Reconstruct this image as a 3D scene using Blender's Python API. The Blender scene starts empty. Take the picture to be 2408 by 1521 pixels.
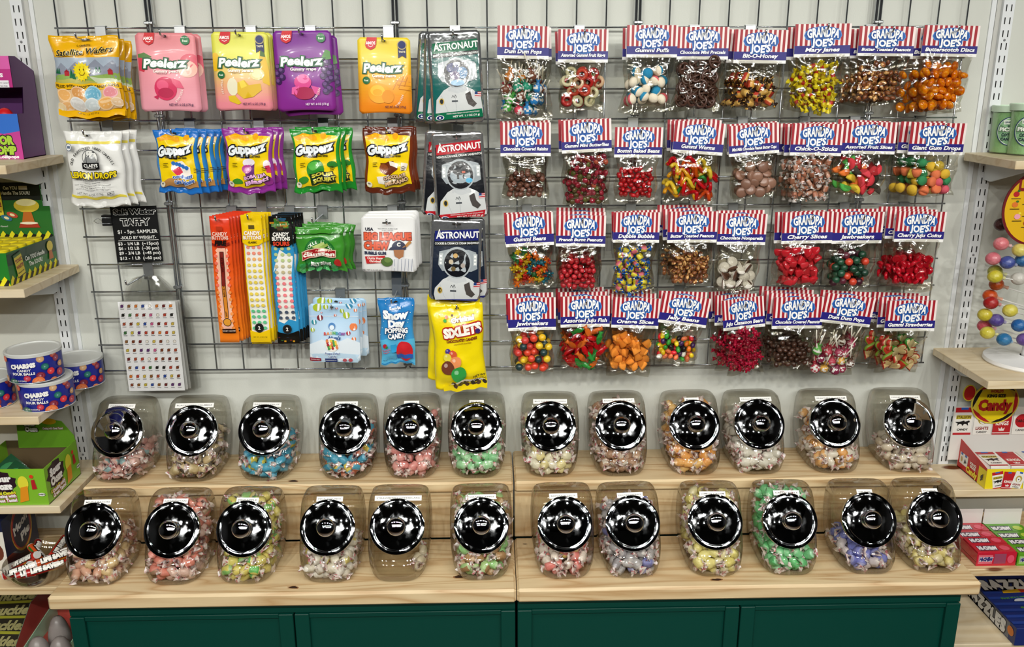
import bpy, math, random
import numpy as np
from mathutils import Vector, Matrix, Euler
from mathutils.geometry import delaunay_2d_cdt, tessellate_polygon
random.seed(7)
IN = .0254
S = bpy.context.scene
COL = S.collection
# ------------------------------------------------------------------ camera
F_PX = 2046.52; PITCH = .27735142; YAW = .0233125; ROLL = -.002727
CAM = np.array([-2.68682566*IN, -90.817*IN, 2.0])
_fw = np.array([math.sin(YAW)*math.cos(PITCH), math.cos(YAW)*math.cos(PITCH), -math.sin(PITCH)])
_r = np.array([math.cos(YAW), -math.sin(YAW), 0.]); _u = np.cross(_r, _fw)
RT = math.cos(ROLL)*_r + math.sin(ROLL)*_u; UP = -math.sin(ROLL)*_r + math.cos(ROLL)*_u
cd = bpy.data.cameras.new('camera'); cam = bpy.data.objects.new('camera', cd); COL.objects.link(cam)
cd.sensor_width = 36; cd.lens = F_PX/2408*36; cd.clip_start = .05
cam.matrix_world = Matrix(((RT[0], UP[0], -_fw[0], CAM[0]), (RT[1], UP[1], -_fw[1], CAM[1]), (RT[2], UP[2], -_fw[2], CAM[2]), (0, 0, 0, 1)))
S.camera = cam
def at(x, y, Y):                 # photo pixel -> point on the vertical plane at depth Y
    d = _fw + ((x-1204)/F_PX)*RT + ((760.5-y)/F_PX)*UP
    return Vector(CAM + d*((Y-CAM[1])/d[1]))
def onz(x, y, Z):                # photo pixel -> point on the horizontal plane at height Z
    d = _fw + ((x-1204)/F_PX)*RT + ((760.5-y)/F_PX)*UP
    return Vector(CAM + d*((Z-CAM[2])/d[2]))
# ------------------------------------------------------------------ exposure, world, lamps
S.view_settings.view_transform = 'Standard'; S.view_settings.look = 'None'
S.view_settings.exposure = 0.0; S.view_settings.gamma = 1; S.view_settings.use_curve_mapping = False
wd = bpy.data.worlds.new('world'); S.world = wd; wd.use_nodes = True
wd.node_tree.nodes['Background'].inputs[0].default_value = (.9, .95, 1, 1)
wd.node_tree.nodes['Background'].inputs[1].default_value = .25
S.cycles.transparent_max_bounces = 24
S.cycles.max_bounces = 8
S.cycles.sample_clamp_indirect = 6
CEIL = 3.25
LAMPS = []
def spot(x, y, z, tx, ty, tz, power, size=95, blend=.6, rad=.04):
    l = bpy.data.lights.new('track_spot', 'SPOT'); l.energy = power; l.spot_size = math.radians(size); l.spot_blend = blend
    l.shadow_soft_size = rad; l.color = (1, .985, .915)
    o = bpy.data.objects.new('track_spot', l); COL.objects.link(o); o.location = (x, y, z)
    o.rotation_euler = (Vector((tx, ty, tz))-Vector((x, y, z))).to_track_quat('-Z', 'Y').to_euler()
    LAMPS.append((x, y, z, o.rotation_euler.copy()))
for x in (-1.75, -.95, -.2, .55, 1.3, 1.9):
    spot(x, -1.45, CEIL-.3, x*.8, -.1, .6, 17)
for x in (-1.9, -1.25, -.8, -.1, .35, .9, 1.5, 2.1):
    spot(x, -2.75, CEIL-.3, x*.9, -.2, .75, 58, rad=.035)
for x in (-2.2, -1.5, -1.0, -.45, .2, .7, 1.3, 1.9):
    spot(x, -3.9, CEIL-.3, x*.9, -.9, .65, 46, rad=.035)
# ------------------------------------------------------------------ mesh helpers
def lin(c):
    if isinstance(c, str):
        c = c.lstrip('#'); c = tuple(int(c[i:i+2], 16) for i in (0, 2, 4))
    return tuple((v/255/12.92 if v/255 <= .04045 else ((v/255+.055)/1.055)**2.4) for v in c[:3]) + (1.,)
class MB:
    def __init__(s): s.v = []; s.f = []; s.c = []; s.m = []
    def add(s, vs, fs, col=(255, 255, 255), mat=0):
        o = len(s.v); s.v.extend(tuple(p) for p in vs)
        one = not (isinstance(col, list))
        for i, f in enumerate(fs):
            s.f.append(tuple(o+k for k in f)); s.c.append(col if one else col[i]); s.m.append(mat)
        return s
    def merge(s, b, M=None, mat=None):
        o = len(s.v); s.v.extend((tuple(M @ Vector(p)) for p in b.v) if M is not None else b.v)
        s.f.extend(tuple(o+k for k in f) for f in b.f); s.c.extend(b.c); s.m.extend(b.m if mat is None else [mat]*len(b.f))
        return s
    def box(s, x0, x1, y0, y1, z0, z1, col=(255, 255, 255), mat=0):
        v = [(x, y, z) for x in (x0, x1) for y in (y0, y1) for z in (z0, z1)]
        return s.add(v, [(0, 1, 3, 2), (4, 6, 7, 5), (0, 4, 5, 1), (2, 3, 7, 6), (0, 2, 6, 4), (1, 5, 7, 3)], col, mat)
    def bbox(s, x0, x1, y0, y1, z0, z1, b=.003, col=(255, 255, 255), mat=0):   # box with chamfered edges
        vs = []; idx = {}
        X = (x0, x1); Y = (y0, y1); Z = (z0, z1); sg = (1, -1)
        for i in (0, 1):
            for j in (0, 1):
                for k in (0, 1):
                    for a in range(3):
                        p = [X[i]+sg[i]*b, Y[j]+sg[j]*b, Z[k]+sg[k]*b]; p[a] = (X[i], Y[j], Z[k])[a]
                        idx[(i, j, k, a)] = len(vs); vs.append(tuple(p))
        fs = []
        g = lambda *t: idx[t]
        for i in (0, 1): fs.append((g(i, 0, 0, 0), g(i, 1, 0, 0), g(i, 1, 1, 0), g(i, 0, 1, 0)))
        for j in (0, 1): fs.append((g(0, j, 0, 1), g(1, j, 0, 1), g(1, j, 1, 1), g(0, j, 1, 1)))
        for k in (0, 1): fs.append((g(0, 0, k, 2), g(1, 0, k, 2), g(1, 1, k, 2), g(0, 1, k, 2)))
        for j in (0, 1):
            for k in (0, 1): fs.append((g(0, j, k, 1), g(1, j, k, 1), g(1, j, k, 2), g(0, j, k, 2)))
        for i in (0, 1):
            for k in (0, 1): fs.append((g(i, 0, k, 0), g(i, 1, k, 0), g(i, 1, k, 2), g(i, 0, k, 2)))
        for i in (0, 1):
            for j in (0, 1): fs.append((g(i, j, 0, 0), g(i, j, 1, 0), g(i, j, 1, 1), g(i, j, 0, 1)))
        for i in (0, 1):
            for j in (0, 1):
                for k in (0, 1): fs.append((g(i, j, k, 0), g(i, j, k, 1), g(i, j, k, 2)))
        return s.add(vs, fs, col, mat)
    def tube(s, pts, r, n=8, col=(255, 255, 255), mat=0, caps=True, rads=None):
        P = [Vector(p) for p in pts]; vs = []; fs = []
        prev = None
        for i, p in enumerate(P):
            t = (P[min(i+1, len(P)-1)]-P[max(i-1, 0)]).normalized()
            if prev is None:
                a = t.orthogonal().normalized()
            else:
                a = (prev - t*prev.dot(t)).normalized()
            prev = a; b = t.cross(a); rr = rads[i] if rads else r
            for k in range(n):
                q = 2*math.pi*k/n; vs.append(p+(a*math.cos(q)+b*math.sin(q))*rr)
        for i in range(len(P)-1):
            for k in range(n): fs.append((i*n+k, i*n+(k+1) % n, (i+1)*n+(k+1) % n, (i+1)*n+k))
        if caps: fs.append(tuple(range(n-1, -1, -1))); fs.append(tuple((len(P)-1)*n+k for k in range(n)))
        return s.add(vs, fs, col, mat)
    def lathe(s, prof, n=24, col=(255, 255, 255), mat=0, cap0=False, cap1=False, M=None, ruf=0):
        vs = []; fs = []; cs = []
        for (r, h) in prof:
            for k in range(n):
                q = 2*math.pi*k/n; rr = r*(1+ruf*math.sin(q*5)) if ruf else r
                p = Vector((rr*math.cos(q), rr*math.sin(q), h)); vs.append(M @ p if M is not None else p)
        for i in range(len(prof)-1):
            for k in range(n):
                fs.append((i*n+k, i*n+(k+1) % n, (i+1)*n+(k+1) % n, (i+1)*n+k))
                cs.append(col[i] if isinstance(col, list) else col)
        if cap0: fs.append(tuple(range(n-1, -1, -1))); cs.append(col[0] if isinstance(col, list) else col)
        if cap1: fs.append(tuple((len(prof)-1)*n+k for k in range(n))); cs.append(col[-1] if isinstance(col, list) else col)
        return s.add(vs, fs, cs, mat)
    def ell(s, c, r, n=10, m=6, col=(255, 255, 255), mat=0, noise=0, fn=None, M=None):
        vs = []; fs = []; cs = []
        for i in range(m+1):
            a = math.pi*i/m
            for k in range(n):
                q = 2*math.pi*k/n; e = 1+random.uniform(-noise, noise) if noise and 0 < i < m else 1
                p = Vector((c[0]+r[0]*math.sin(a)*math.cos(q)*e, c[1]+r[1]*math.sin(a)*math.sin(q)*e, c[2]+r[2]*math.cos(a)*e))
                vs.append(M @ p if M is not None else p)
        for i in range(m):
            for k in range(n):
                if i == 0: fs.append((k, n+k, n+(k+1) % n))
                elif i == m-1: fs.append((i*n+k, (i+1)*n, i*n+(k+1) % n))
                else: fs.append((i*n+k, (i+1)*n+k, (i+1)*n+(k+1) % n, i*n+(k+1) % n))
                cs.append(fn(i, k) if fn else col)
        return s.add(vs, fs, cs, mat)
    def slab(s, pts, t, col, side=None, mat=0, bev=.15):     # outline in x,z with thickness t in y, softened rim
        n = len(pts); cx = sum(p[0] for p in pts)/n; cz = sum(p[1] for p in pts)/n
        vs = []
        for (k, y) in ((1-bev, -t/2), (1, -t/4), (1, t/4), (1-bev, t/2)):
            vs += [(cx+(p[0]-cx)*k, y, cz+(p[1]-cz)*k) for p in pts]
        vs += [(cx, -t/2*1.1, cz), (cx, t/2*1.1, cz)]
        fs = []; cs = []
        for j in range(3):
            for i in range(n): fs.append((j*n+i, j*n+(i+1) % n, (j+1)*n+(i+1) % n, (j+1)*n+i)); cs.append(side or col)
        for i in range(n):
            fs.append((4*n, (i+1) % n, i)); cs.append(col); fs.append((4*n+1, 3*n+i, 3*n+(i+1) % n)); cs.append(side or col)
        return s.add(vs, fs, cs, mat)
    def mesh(s, name, mats, smooth=True):
        me = bpy.data.meshes.new(name); me.from_pydata(s.v, [], s.f)
        ms = mats if isinstance(mats, (list, tuple)) else [mats]
        for m in ms: me.materials.append(m)
        if len(ms) > 1: me.polygons.foreach_set('material_index', s.m)
        if smooth: me.polygons.foreach_set('use_smooth', [True]*len(s.f))
        ca = me.color_attributes.new('Col', 'FLOAT_COLOR', 'CORNER')
        cache = {}; arr = []
        for f, c in zip(s.f, s.c):
            k = c if isinstance(c, str) else tuple(c)
            if k not in cache: cache[k] = lin(c)
            arr.extend(cache[k]*len(f))
        ca.data.foreach_set('color', arr)
        me.update()
        return me
def smooth_angle(me, a=40):
    try: me.set_sharp_from_angle(angle=math.radians(a))
    except Exception: pass
def link(name, me, parent=None, loc=None, rot=None, M=None):
    o = bpy.data.objects.new(name, me); COL.objects.link(o)
    if parent is not None: o.parent = parent
    if M is not None: o.matrix_local = M
    else:
        if loc is not None: o.location = loc
        if rot is not None: o.rotation_euler = rot
    return o
def tag(o, label=None, cat=None, group=None, kind=None):
    if label: o['label'] = label
    if cat: o['category'] = cat
    if group: o['group'] = group
    if kind: o['kind'] = kind
    return o
def thing(name, label, cat, loc=(0, 0, 0), rot=(0, 0, 0), group=None):
    o = bpy.data.objects.new(name, None); COL.objects.link(o); o.location = loc; o.rotation_euler = rot
    o.empty_display_size = .02
    return tag(o, label, cat, group)
def obj(name, mb, mats, parent=None, smooth=False, ang=None, loc=None, rot=None):
    me = mb.mesh(name, mats, smooth or ang is not None)
    if ang: smooth_angle(me, ang)
    return link(name, me, parent, loc, rot)
def struct(name, mb, m): return tag(obj(name, mb, m), kind='structure')
# ------------------------------------------------------------------ materials
def nt(name):
    m = bpy.data.materials.new(name); m.use_nodes = True; t = m.node_tree
    return m, t, t.nodes['Principled BSDF'], lambda k: t.nodes.new('ShaderNode'+k)
def cmat(name, rough=.5, metal=0., bump=0., bscale=60., coat=0., trans=0., spec=.5, detail=2, sss=0.):
    m, t, b, N = nt(name)
    a = N('VertexColor'); a.layer_name = 'Col'; t.links.new(a.outputs[0], b.inputs['Base Color'])
    b.inputs['Roughness'].default_value = rough; b.inputs['Metallic'].default_value = metal
    b.inputs['Coat Weight'].default_value = coat; b.inputs['Coat Roughness'].default_value = .08
    b.inputs['Specular IOR Level'].default_value = spec
    if bump:
        tc = N('TexCoord'); n = N('TexNoise'); n.inputs['Scale'].default_value = bscale; n.inputs['Detail'].default_value = detail
        bp = N('Bump'); bp.inputs['Strength'].default_value = bump; bp.inputs['Distance'].default_value = .004
        t.links.new(tc.outputs['Object'], n.inputs['Vector']); t.links.new(n.outputs[0], bp.inputs['Height']); t.links.new(bp.outputs[0], b.inputs['Normal'])
        if coat: t.links.new(bp.outputs[0], b.inputs['Coat Normal'])
    if trans:
        tr = N('BsdfTranslucent'); t.links.new(a.outputs[0], tr.inputs[0]); mx = N('MixShader'); mx.inputs[0].default_value = trans
        t.links.new(b.outputs[0], mx.inputs[1]); t.links.new(tr.outputs[0], mx.inputs[2]); t.links.new(mx.outputs[0], t.nodes['Material Output'].inputs[0])
    return m
def flat(name, c, rough=.5, metal=0., spec=.5, coat=0.):
    m, t, b, N = nt(name); b.inputs['Base Color'].default_value = lin(c); b.inputs['Roughness'].default_value = rough
    b.inputs['Metallic'].default_value = metal; b.inputs['Specular IOR Level'].default_value = spec; b.inputs['Coat Weight'].default_value = coat
    n = N('TexNoise'); n.inputs['Scale'].default_value = 35; mr = N('MapRange'); mr.inputs[3].default_value = rough*.85; mr.inputs[4].default_value = min(1, rough*1.15)
    tc = N('TexCoord'); t.links.new(tc.outputs['Object'], n.inputs['Vector']); t.links.new(n.outputs[0], mr.inputs[0]); t.links.new(mr.outputs[0], b.inputs['Roughness'])
    return m
def clear(name, tint, rough, base=.03, edge=.5, bump=0., bscale=40., edgetint=None, ridged=False):
    m, t, b, N = nt(name); t.nodes.remove(b)
    tr = N('BsdfTransparent'); gl = N('BsdfGlossy'); gl.inputs['Roughness'].default_value = rough; gl.inputs[0].default_value = (1, 1, 1, 1)
    lw = N('LayerWeight'); lw.inputs['Blend'].default_value = .25
    mr = N('MapRange'); mr.inputs[3].default_value = base; mr.inputs[4].default_value = edge
    t.links.new(lw.outputs['Facing'], mr.inputs[0])
    cm = N('Mix'); cm.data_type = 'RGBA'; cm.inputs[6].default_value = lin(tint); cm.inputs[7].default_value = lin(edgetint or tint)
    t.links.new(lw.outputs['Facing'], cm.inputs[0]); t.links.new(cm.outputs[2], tr.inputs[0])
    mx = N('MixShader'); t.links.new(mr.outputs[0], mx.inputs[0]); t.links.new(tr.outputs[0], mx.inputs[1]); t.links.new(gl.outputs[0], mx.inputs[2])
    t.links.new(mx.outputs[0], t.nodes['Material Output'].inputs[0])
    if bump:
        tc = N('TexCoord'); n = N('TexNoise'); n.inputs['Scale'].default_value = bscale; n.inputs['Detail'].default_value = 3
        if ridged: n.noise_type = 'RIDGED_MULTIFRACTAL'; n.inputs['Detail'].default_value = 2
        bp = N('Bump'); bp.inputs['Strength'].default_value = min(1, bump); bp.inputs['Distance'].default_value = .008
        t.links.new(tc.outputs['Object'], n.inputs['Vector']); t.links.new(n.outputs[0], bp.inputs['Height']); t.links.new(bp.outputs[0], gl.inputs['Normal'])
    return m
def wood(name, c0, c1, knot='#6a3a1c', axis=0, seed=0., sc=1.):
    m, t, b, N = nt(name); L = t.links.new
    tc = N('TexCoord'); oi = N('ObjectInfo'); mp = N('Mapping')
    s = [9*sc, 9*sc, 9*sc]; s[axis] = .8*sc; mp.inputs['Scale'].default_value = s
    ad = N('VectorMath'); ad.operation = 'ADD'; ml = N('VectorMath'); ml.operation = 'SCALE'; ml.inputs[3].default_value = 7.3
    cx = N('CombineXYZ')
    for i in range(3): L(oi.outputs['Random'], cx.inputs[i])
    L(cx.outputs[0], ml.inputs[0]); L(tc.outputs['Object'], ad.inputs[0]); L(ml.outputs[0], ad.inputs[1]); L(ad.outputs[0], mp.inputs['Vector'])
    n1 = N('TexNoise'); n1.inputs['Scale'].default_value = 1.6; n1.inputs['Detail'].default_value = 1.5; n1.inputs['Distortion'].default_value = .6; L(mp.outputs[0], n1.inputs['Vector'])
    mu = N('Math'); mu.operation = 'MULTIPLY'; mu.inputs[1].default_value = 16; L(n1.outputs[0], mu.inputs[0])
    fr = N('Math'); fr.operation = 'PINGPONG'; fr.inputs[1].default_value = 1; L(mu.outputs[0], fr.inputs[0])
    pw = N('Math'); pw.operation = 'POWER'; pw.inputs[1].default_value = 2.2; L(fr.outputs[0], pw.inputs[0])
    n2 = N('TexNoise'); n2.inputs['Scale'].default_value = 30; n2.inputs['Detail'].default_value = 3; L(mp.outputs[0], n2.inputs['Vector'])
    ma = N('Math'); ma.operation = 'MULTIPLY_ADD'; ma.inputs[1].default_value = .3; L(n2.outputs[0], ma.inputs[0]); 
    m7 = N('Math'); m7.operation = 'MULTIPLY'; m7.inputs[1].default_value = .75; L(pw.outputs[0], m7.inputs[0]); L(m7.outputs[0], ma.inputs[2])
    cm = N('Mix'); cm.data_type = 'RGBA'; cm.inputs[6].default_value = lin(c0); cm.inputs[7].default_value = lin(c1); cm.clamp_factor = True
    L(ma.outputs[0], cm.inputs[0])
    # sparse knots
    mk = N('Mapping'); ks = [5., 5., 5.]; ks[axis] = 2.4; mk.inputs['Scale'].default_value = ks; L(ad.outputs[0], mk.inputs['Vector'])
    vo = N('TexVoronoi'); vo.inputs['Scale'].default_value = .9; L(mk.outputs[0], vo.inputs['Vector'])
    lt = N('MapRange'); lt.inputs[1].default_value = .05; lt.inputs[2].default_value = .075; lt.inputs[3].default_value = 1; lt.inputs[4].default_value = 0; L(vo.outputs['Distance'], lt.inputs[0])
    km = N('Mix'); km.data_type = 'RGBA'; km.inputs[7].default_value = lin(knot); L(lt.outputs[0], km.inputs[0]); L(cm.outputs[2], km.inputs[6])
    L(km.outputs[2], b.inputs['Base Color']); b.inputs['Roughness'].default_value = .42
    bp = N('Bump'); bp.inputs['Strength'].default_value = .08; L(n2.outputs[0], bp.inputs['Height']); L(bp.outputs[0], b.inputs['Normal'])
    return m
PAPER = cmat('printed_card', .45, coat=.25)
FOIL = cmat('printed_foil', .26, bump=.55, bscale=26, coat=.45, detail=3)
SILVER = cmat('silver_foil', .16, metal=.85, bump=.9, bscale=24, detail=3)
POUCH = cmat('matte_pouch_print', .38, bump=.2, bscale=14, coat=.12)
CANDY = cmat('candy', .38, coat=.15)
SUGAR = cmat('sugared_candy', .75, bump=.5, bscale=900)
GUMMY = cmat('gummy', .12, coat=.6, trans=.42)
WAX = cmat('waxed_paper', .38, coat=.35, bump=.5, bscale=120, trans=.28)
PLASTIC = cmat('plastic', .35)
CHROME = flat('chrome', '#e6e8ea', .05, 1.)
_m, _t, _b, _N = nt('polished_chrome_lid')
_b.inputs['Base Color'].default_value = lin('#e2e5ea'); _b.inputs['Metallic'].default_value = 1
_tc = _N('TexCoord'); _n = _N('TexNoise'); _n.inputs['Scale'].default_value = 45; _n.inputs['Detail'].default_value = 4
_mr = _N('MapRange'); _mr.inputs[1].default_value = .5; _mr.inputs[2].default_value = .72; _mr.inputs[3].default_value = .02; _mr.inputs[4].default_value = .16
_t.links.new(_tc.outputs['Object'], _n.inputs['Vector']); _t.links.new(_n.outputs[0], _mr.inputs[0]); _t.links.new(_mr.outputs[0], _b.inputs['Roughness'])
LID = _m
WIRE = flat('chromed_wire', '#bfc3c8', .15, .95)
CLIP = flat('brushed_steel', '#b9bcbe', .35, 1.)
WALLM, _t, _b, _N = nt('painted_wall')
_b.inputs['Base Color'].default_value = lin('#cdcfc8'); _b.inputs['Roughness'].default_value = .75
_n = _N('TexNoise'); _n.inputs['Scale'].default_value = 260; _bp = _N('Bump'); _bp.inputs['Strength'].default_value = .12; _bp.inputs['Distance'].default_value = .002
_tc = _N('TexCoord'); _t.links.new(_tc.outputs['Object'], _n.inputs['Vector']); _t.links.new(_n.outputs[0], _bp.inputs['Height']); _t.links.new(_bp.outputs[0], _b.inputs['Normal'])
DARK = flat('dark_ceiling', '#0b0c0e', .9); FLOORM = wood('floor_wood', '#6e5844', '#4c3a2b', sc=.6)
REARM = flat('rear_wall_paint', '#2a2c30', .8)
SIDEM = flat('side_wall_paint', '#45464a', .8)
WHITE = flat('white_enamel', '#dfe2e4', .35); BLACK = flat('black_slot', '#0a0a0b', .8)
PINE = wood('pine_board', '#dcc69e', '#b99568'); PINE2 = wood('pine_end_grain', '#dcc8a2', '#b99b70', axis=1, sc=1.4)
MAPLE = wood('pale_shelf_board', '#e2d3b6', '#cfb993', sc=.7)
GREEN = flat('green_cabinet_paint', '#003c33', .42, spec=.3)
JARM = clear('jar_plastic', '#fbfaf6', .03, base=.035, edge=.6, edgetint='#9a9384', bump=.05, bscale=9)
FILM = clear('clear_film', '#f6f5f0', .09, base=.085, edge=.7, edgetint='#dedbd2', bump=.8, bscale=26, ridged=True)
SLEEVE = clear('clear_sleeve', '#fafaf9', .16, base=.09, edge=.35, edgetint='#eeeeec', bump=.8, bscale=20)
BOWLM = clear('clear_bowl', '#f4f2ec', .03, base=.05, edge=.75, edgetint='#8d8478')
# ------------------------------------------------------------------ lettering and artwork
_tx = {}
def text2d(s, off=0., shear=0., sp=1.):
    k = (s, round(off, 3), shear, sp)
    if k not in _tx:
        cu = bpy.data.curves.new('lettering', 'FONT'); cu.body = s; cu.offset = off; cu.shear = shear; cu.resolution_u = 2; cu.space_character = sp
        o = bpy.data.objects.new('lettering', cu); me = o.to_mesh()
        vs = [(v.co.x, v.co.y) for v in me.vertices]; fs = [tuple(p.vertices) for p in me.polygons]
        o.to_mesh_clear(); bpy.data.objects.remove(o); bpy.data.curves.remove(cu)
        _tx[k] = (vs, fs)
    return _tx[k]
def subdiv(V, F, g):
    for _ in range(5):
        mid = {}; NF = []; any_ = False
        def mp(a, b):
            k = (a, b) if a < b else (b, a)
            if k not in mid:
                if math.hypot(V[a][0]-V[b][0], V[a][1]-V[b][1]) > g: V.append(((V[a][0]+V[b][0])/2, (V[a][1]+V[b][1])/2)); mid[k] = len(V)-1
                else: mid[k] = None
            return mid[k]
        for f in F:
            if len(f) != 3: NF.append(f); continue
            a, b, c = f; x, y, z = mp(a, b), mp(b, c), mp(c, a); n = (x is not None)+(y is not None)+(z is not None)
            if n: any_ = True
            if n == 0: NF.append(f)
            elif n == 3: NF += [(a, x, z), (x, b, y), (z, y, c), (x, y, z)]
            else:
                while x is None or (n == 2 and z is not None): a, b, c, x, y, z = b, c, a, y, z, x
                if n == 1: NF += [(a, x, c), (x, b, c)]
                else: NF += [(x, b, y), (a, x, y), (a, y, c)]
        F = NF
        if not any_: break
    return V, F
class Art:
    """Print laid on a surface: x right, y down, in the print's own units; surf(u,v,lift) gives the point."""
    def __init__(s, mb, W, H, surf, grid=None, mat=0, flip=False):
        s.mb = mb; s.W = W; s.H = H; s.surf = surf; s.k = 1; s.g = grid; s.mat = mat; s.dl = .00018; s.d2 = .000045; s.clip = True
    def lift(s): s.k += 1; return min(s.k, 12)*s.dl+max(0, s.k-12)*s.d2
    def poly(s, pts, col):
        L = s.lift(); g = s.g
        if s.clip: pts = [(min(max(p[0], 0), s.W), min(max(p[1], 0), s.H)) for p in pts]
        q = []
        for p in pts:
            if not q or abs(p[0]-q[-1][0])+abs(p[1]-q[-1][1]) > 1e-4: q.append(p)
        pts = q
        if len(pts) < 3: return s
        xs = [p[0] for p in pts]; ys = [p[1] for p in pts]
        if g and (max(xs)-min(xs) > g or max(ys)-min(ys) > g):
            P = []
            for i, a in enumerate(pts):
                b = pts[(i+1) % len(pts)]; n = max(1, int(math.hypot(b[0]-a[0], b[1]-a[1])/g+.5))
                P += [(a[0]+(b[0]-a[0])*j/n, a[1]+(b[1]-a[1])*j/n) for j in range(n)]
            n0 = len(P); x = min(xs)+g*.5
            while x < max(xs):
                y = min(ys)+g*.5
                while y < max(ys): P.append((x, y)); y += g
                x += g
            r = delaunay_2d_cdt([Vector(p) for p in P], [], [list(range(n0))], 1, 1e-4)
            V = [(v.x, v.y) for v in r[0]]; Fs = [tuple(f) for f in r[2]]
        else:
            V = pts; Fs = [tuple(t) for t in tessellate_polygon([[Vector((p[0], p[1], 0)) for p in pts]])]
        s.mb.add([s.surf(p[0]/s.W-.5, p[1]/s.H, L) for p in V], Fs, col, s.mat); return s
    def rect(s, x0, y0, x1, y1, col): return s.poly([(x0, y0), (x1, y0), (x1, y1), (x0, y1)], col)
    def circ(s, x, y, r, col, ry=None, n=18, a0=0, a1=360, rot=0):
        ry = ry or r; cr, sr = math.cos(math.radians(rot)), math.sin(math.radians(rot)); P = []
        full = abs(a1-a0) >= 360
        for i in range(n if full else n+1):
            q = math.radians(a0+(a1-a0)*i/n); dx, dy = r*math.cos(q), ry*math.sin(q)
            P.append((x+dx*cr-dy*sr, y+dx*sr+dy*cr))
        return s.poly(P, col)
    def line(s, pts, w, col):
        for a, b in zip(pts[:-1], pts[1:]):
            d = math.hypot(b[0]-a[0], b[1]-a[1]) or 1; nx, ny = -(b[1]-a[1])/d*w/2, (b[0]-a[0])/d*w/2
            s.poly([(a[0]+nx, a[1]+ny), (b[0]+nx, b[1]+ny), (b[0]-nx, b[1]-ny), (a[0]-nx, a[1]-ny)], col)
        return s
    def text(s, t, x, y, h, col, w=None, bold=.012, shear=0., out=None, arch=0., rot=0., sp=1., al='c', bend=None, vflip=False):
        # x,y = centre of the line (capital mid height), h = capital height; out=[(offset,colour),...] rims drawn first
        base, _ = text2d(t, 0, shear, sp)
        if not base: return s
        x0 = min(p[0] for p in base); x1 = max(p[0] for p in base)
        k = h/.7; kx = k if w is None else w/(x1-x0)
        cr, sr = math.cos(math.radians(rot)), math.sin(math.radians(rot)); wid = (x1-x0)*kx
        ox = 0 if al == 'c' else (wid/2 if al == 'l' else -wid/2)
        for off, c in (out or []) + [(bold, col)]:
            s.k += 3 if s.g else 0; V, Fs = text2d(t, off, shear, sp); L = s.lift(); P = []
            for (a, b) in V:
                X = (a-(x0+x1)/2)*kx; Y = -(b-.35)*k
                if arch: Y += arch*((2*X/wid)**2)
                if bend: X, Y = bend(X/wid*2, Y/h, X, Y)
                X += ox; px, py = x+X*cr-Y*sr, y+X*sr+Y*cr
                if s.clip: px = min(max(px, 0), s.W); py = min(max(py, 0), s.H)
                P.append((px, py))
            if s.g: P, Fs = subdiv(P, list(Fs), s.g*.55)
            s.mb.add([s.surf(a/s.W-.5, b/s.H, L) for a, b in P], Fs, c, s.mat)
        return s
    def ctext(s, t, x, y, r, h, col, a0=-90, bold=.01, k=1.):   # letters set round an arc, a0 = angle of the middle
        n = len(t); st = math.degrees(h*1.05*k/r)
        for i, ch in enumerate(t):
            if ch == ' ': continue
            a = a0+(i-(n-1)/2)*st; q = math.radians(a)
            s.text(ch, x+r*math.cos(q), y+r*math.sin(q), h, col, rot=a+90, bold=bold)
        return s
def plane_surf(o, ux, uz, n, W, H):
    o = Vector(o); ux = Vector(ux); uz = Vector(uz); n = Vector(n)
    return lambda u, v, l: o + ux*((u+.5)*W) - uz*(v*H) + n*l
def cyl_surf(r, z1, h, face=0., W=None, r0=None):     # print on a standing cylinder, front at angle `face` (0 = towards -Y)
    def f(u, v, l):
        rr = (r if r0 is None else r+(r0-r)*v)+l; a = face + u*W/r
        return Vector((rr*math.sin(a), -rr*math.cos(a), z1-v*h))
    return f
# ------------------------------------------------------------------ the room
WY = .03                      # front face of the back wall
struct('wall_back', MB().box(-3.2, 3.2, WY, WY+.12, 0, CEIL), WALLM)
struct('wall_left', MB().box(-3.32, -3.2, -6.5, WY+.12, 0, CEIL), SIDEM)
struct('wall_right', MB().box(3.2, 3.32, -6.5, WY+.12, 0, CEIL), SIDEM)
struct('wall_rear', MB().box(-3.32, 3.32, -6.62, -6.5, 0, CEIL), REARM)
struct('floor', MB().box(-3.32, 3.32, -6.62, WY+.12, -.1, 0), FLOORM)
struct('ceiling', MB().box(-3.32, 3.32, -6.62, WY+.12, CEIL, CEIL+.1), DARK)
for i, x in enumerate((-1.213, 1.222)):
    struct('trim_%d' % (i+1), MB().box(x-.006, x+.006, WY-.004, WY, .0, CEIL), WHITE)
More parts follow.
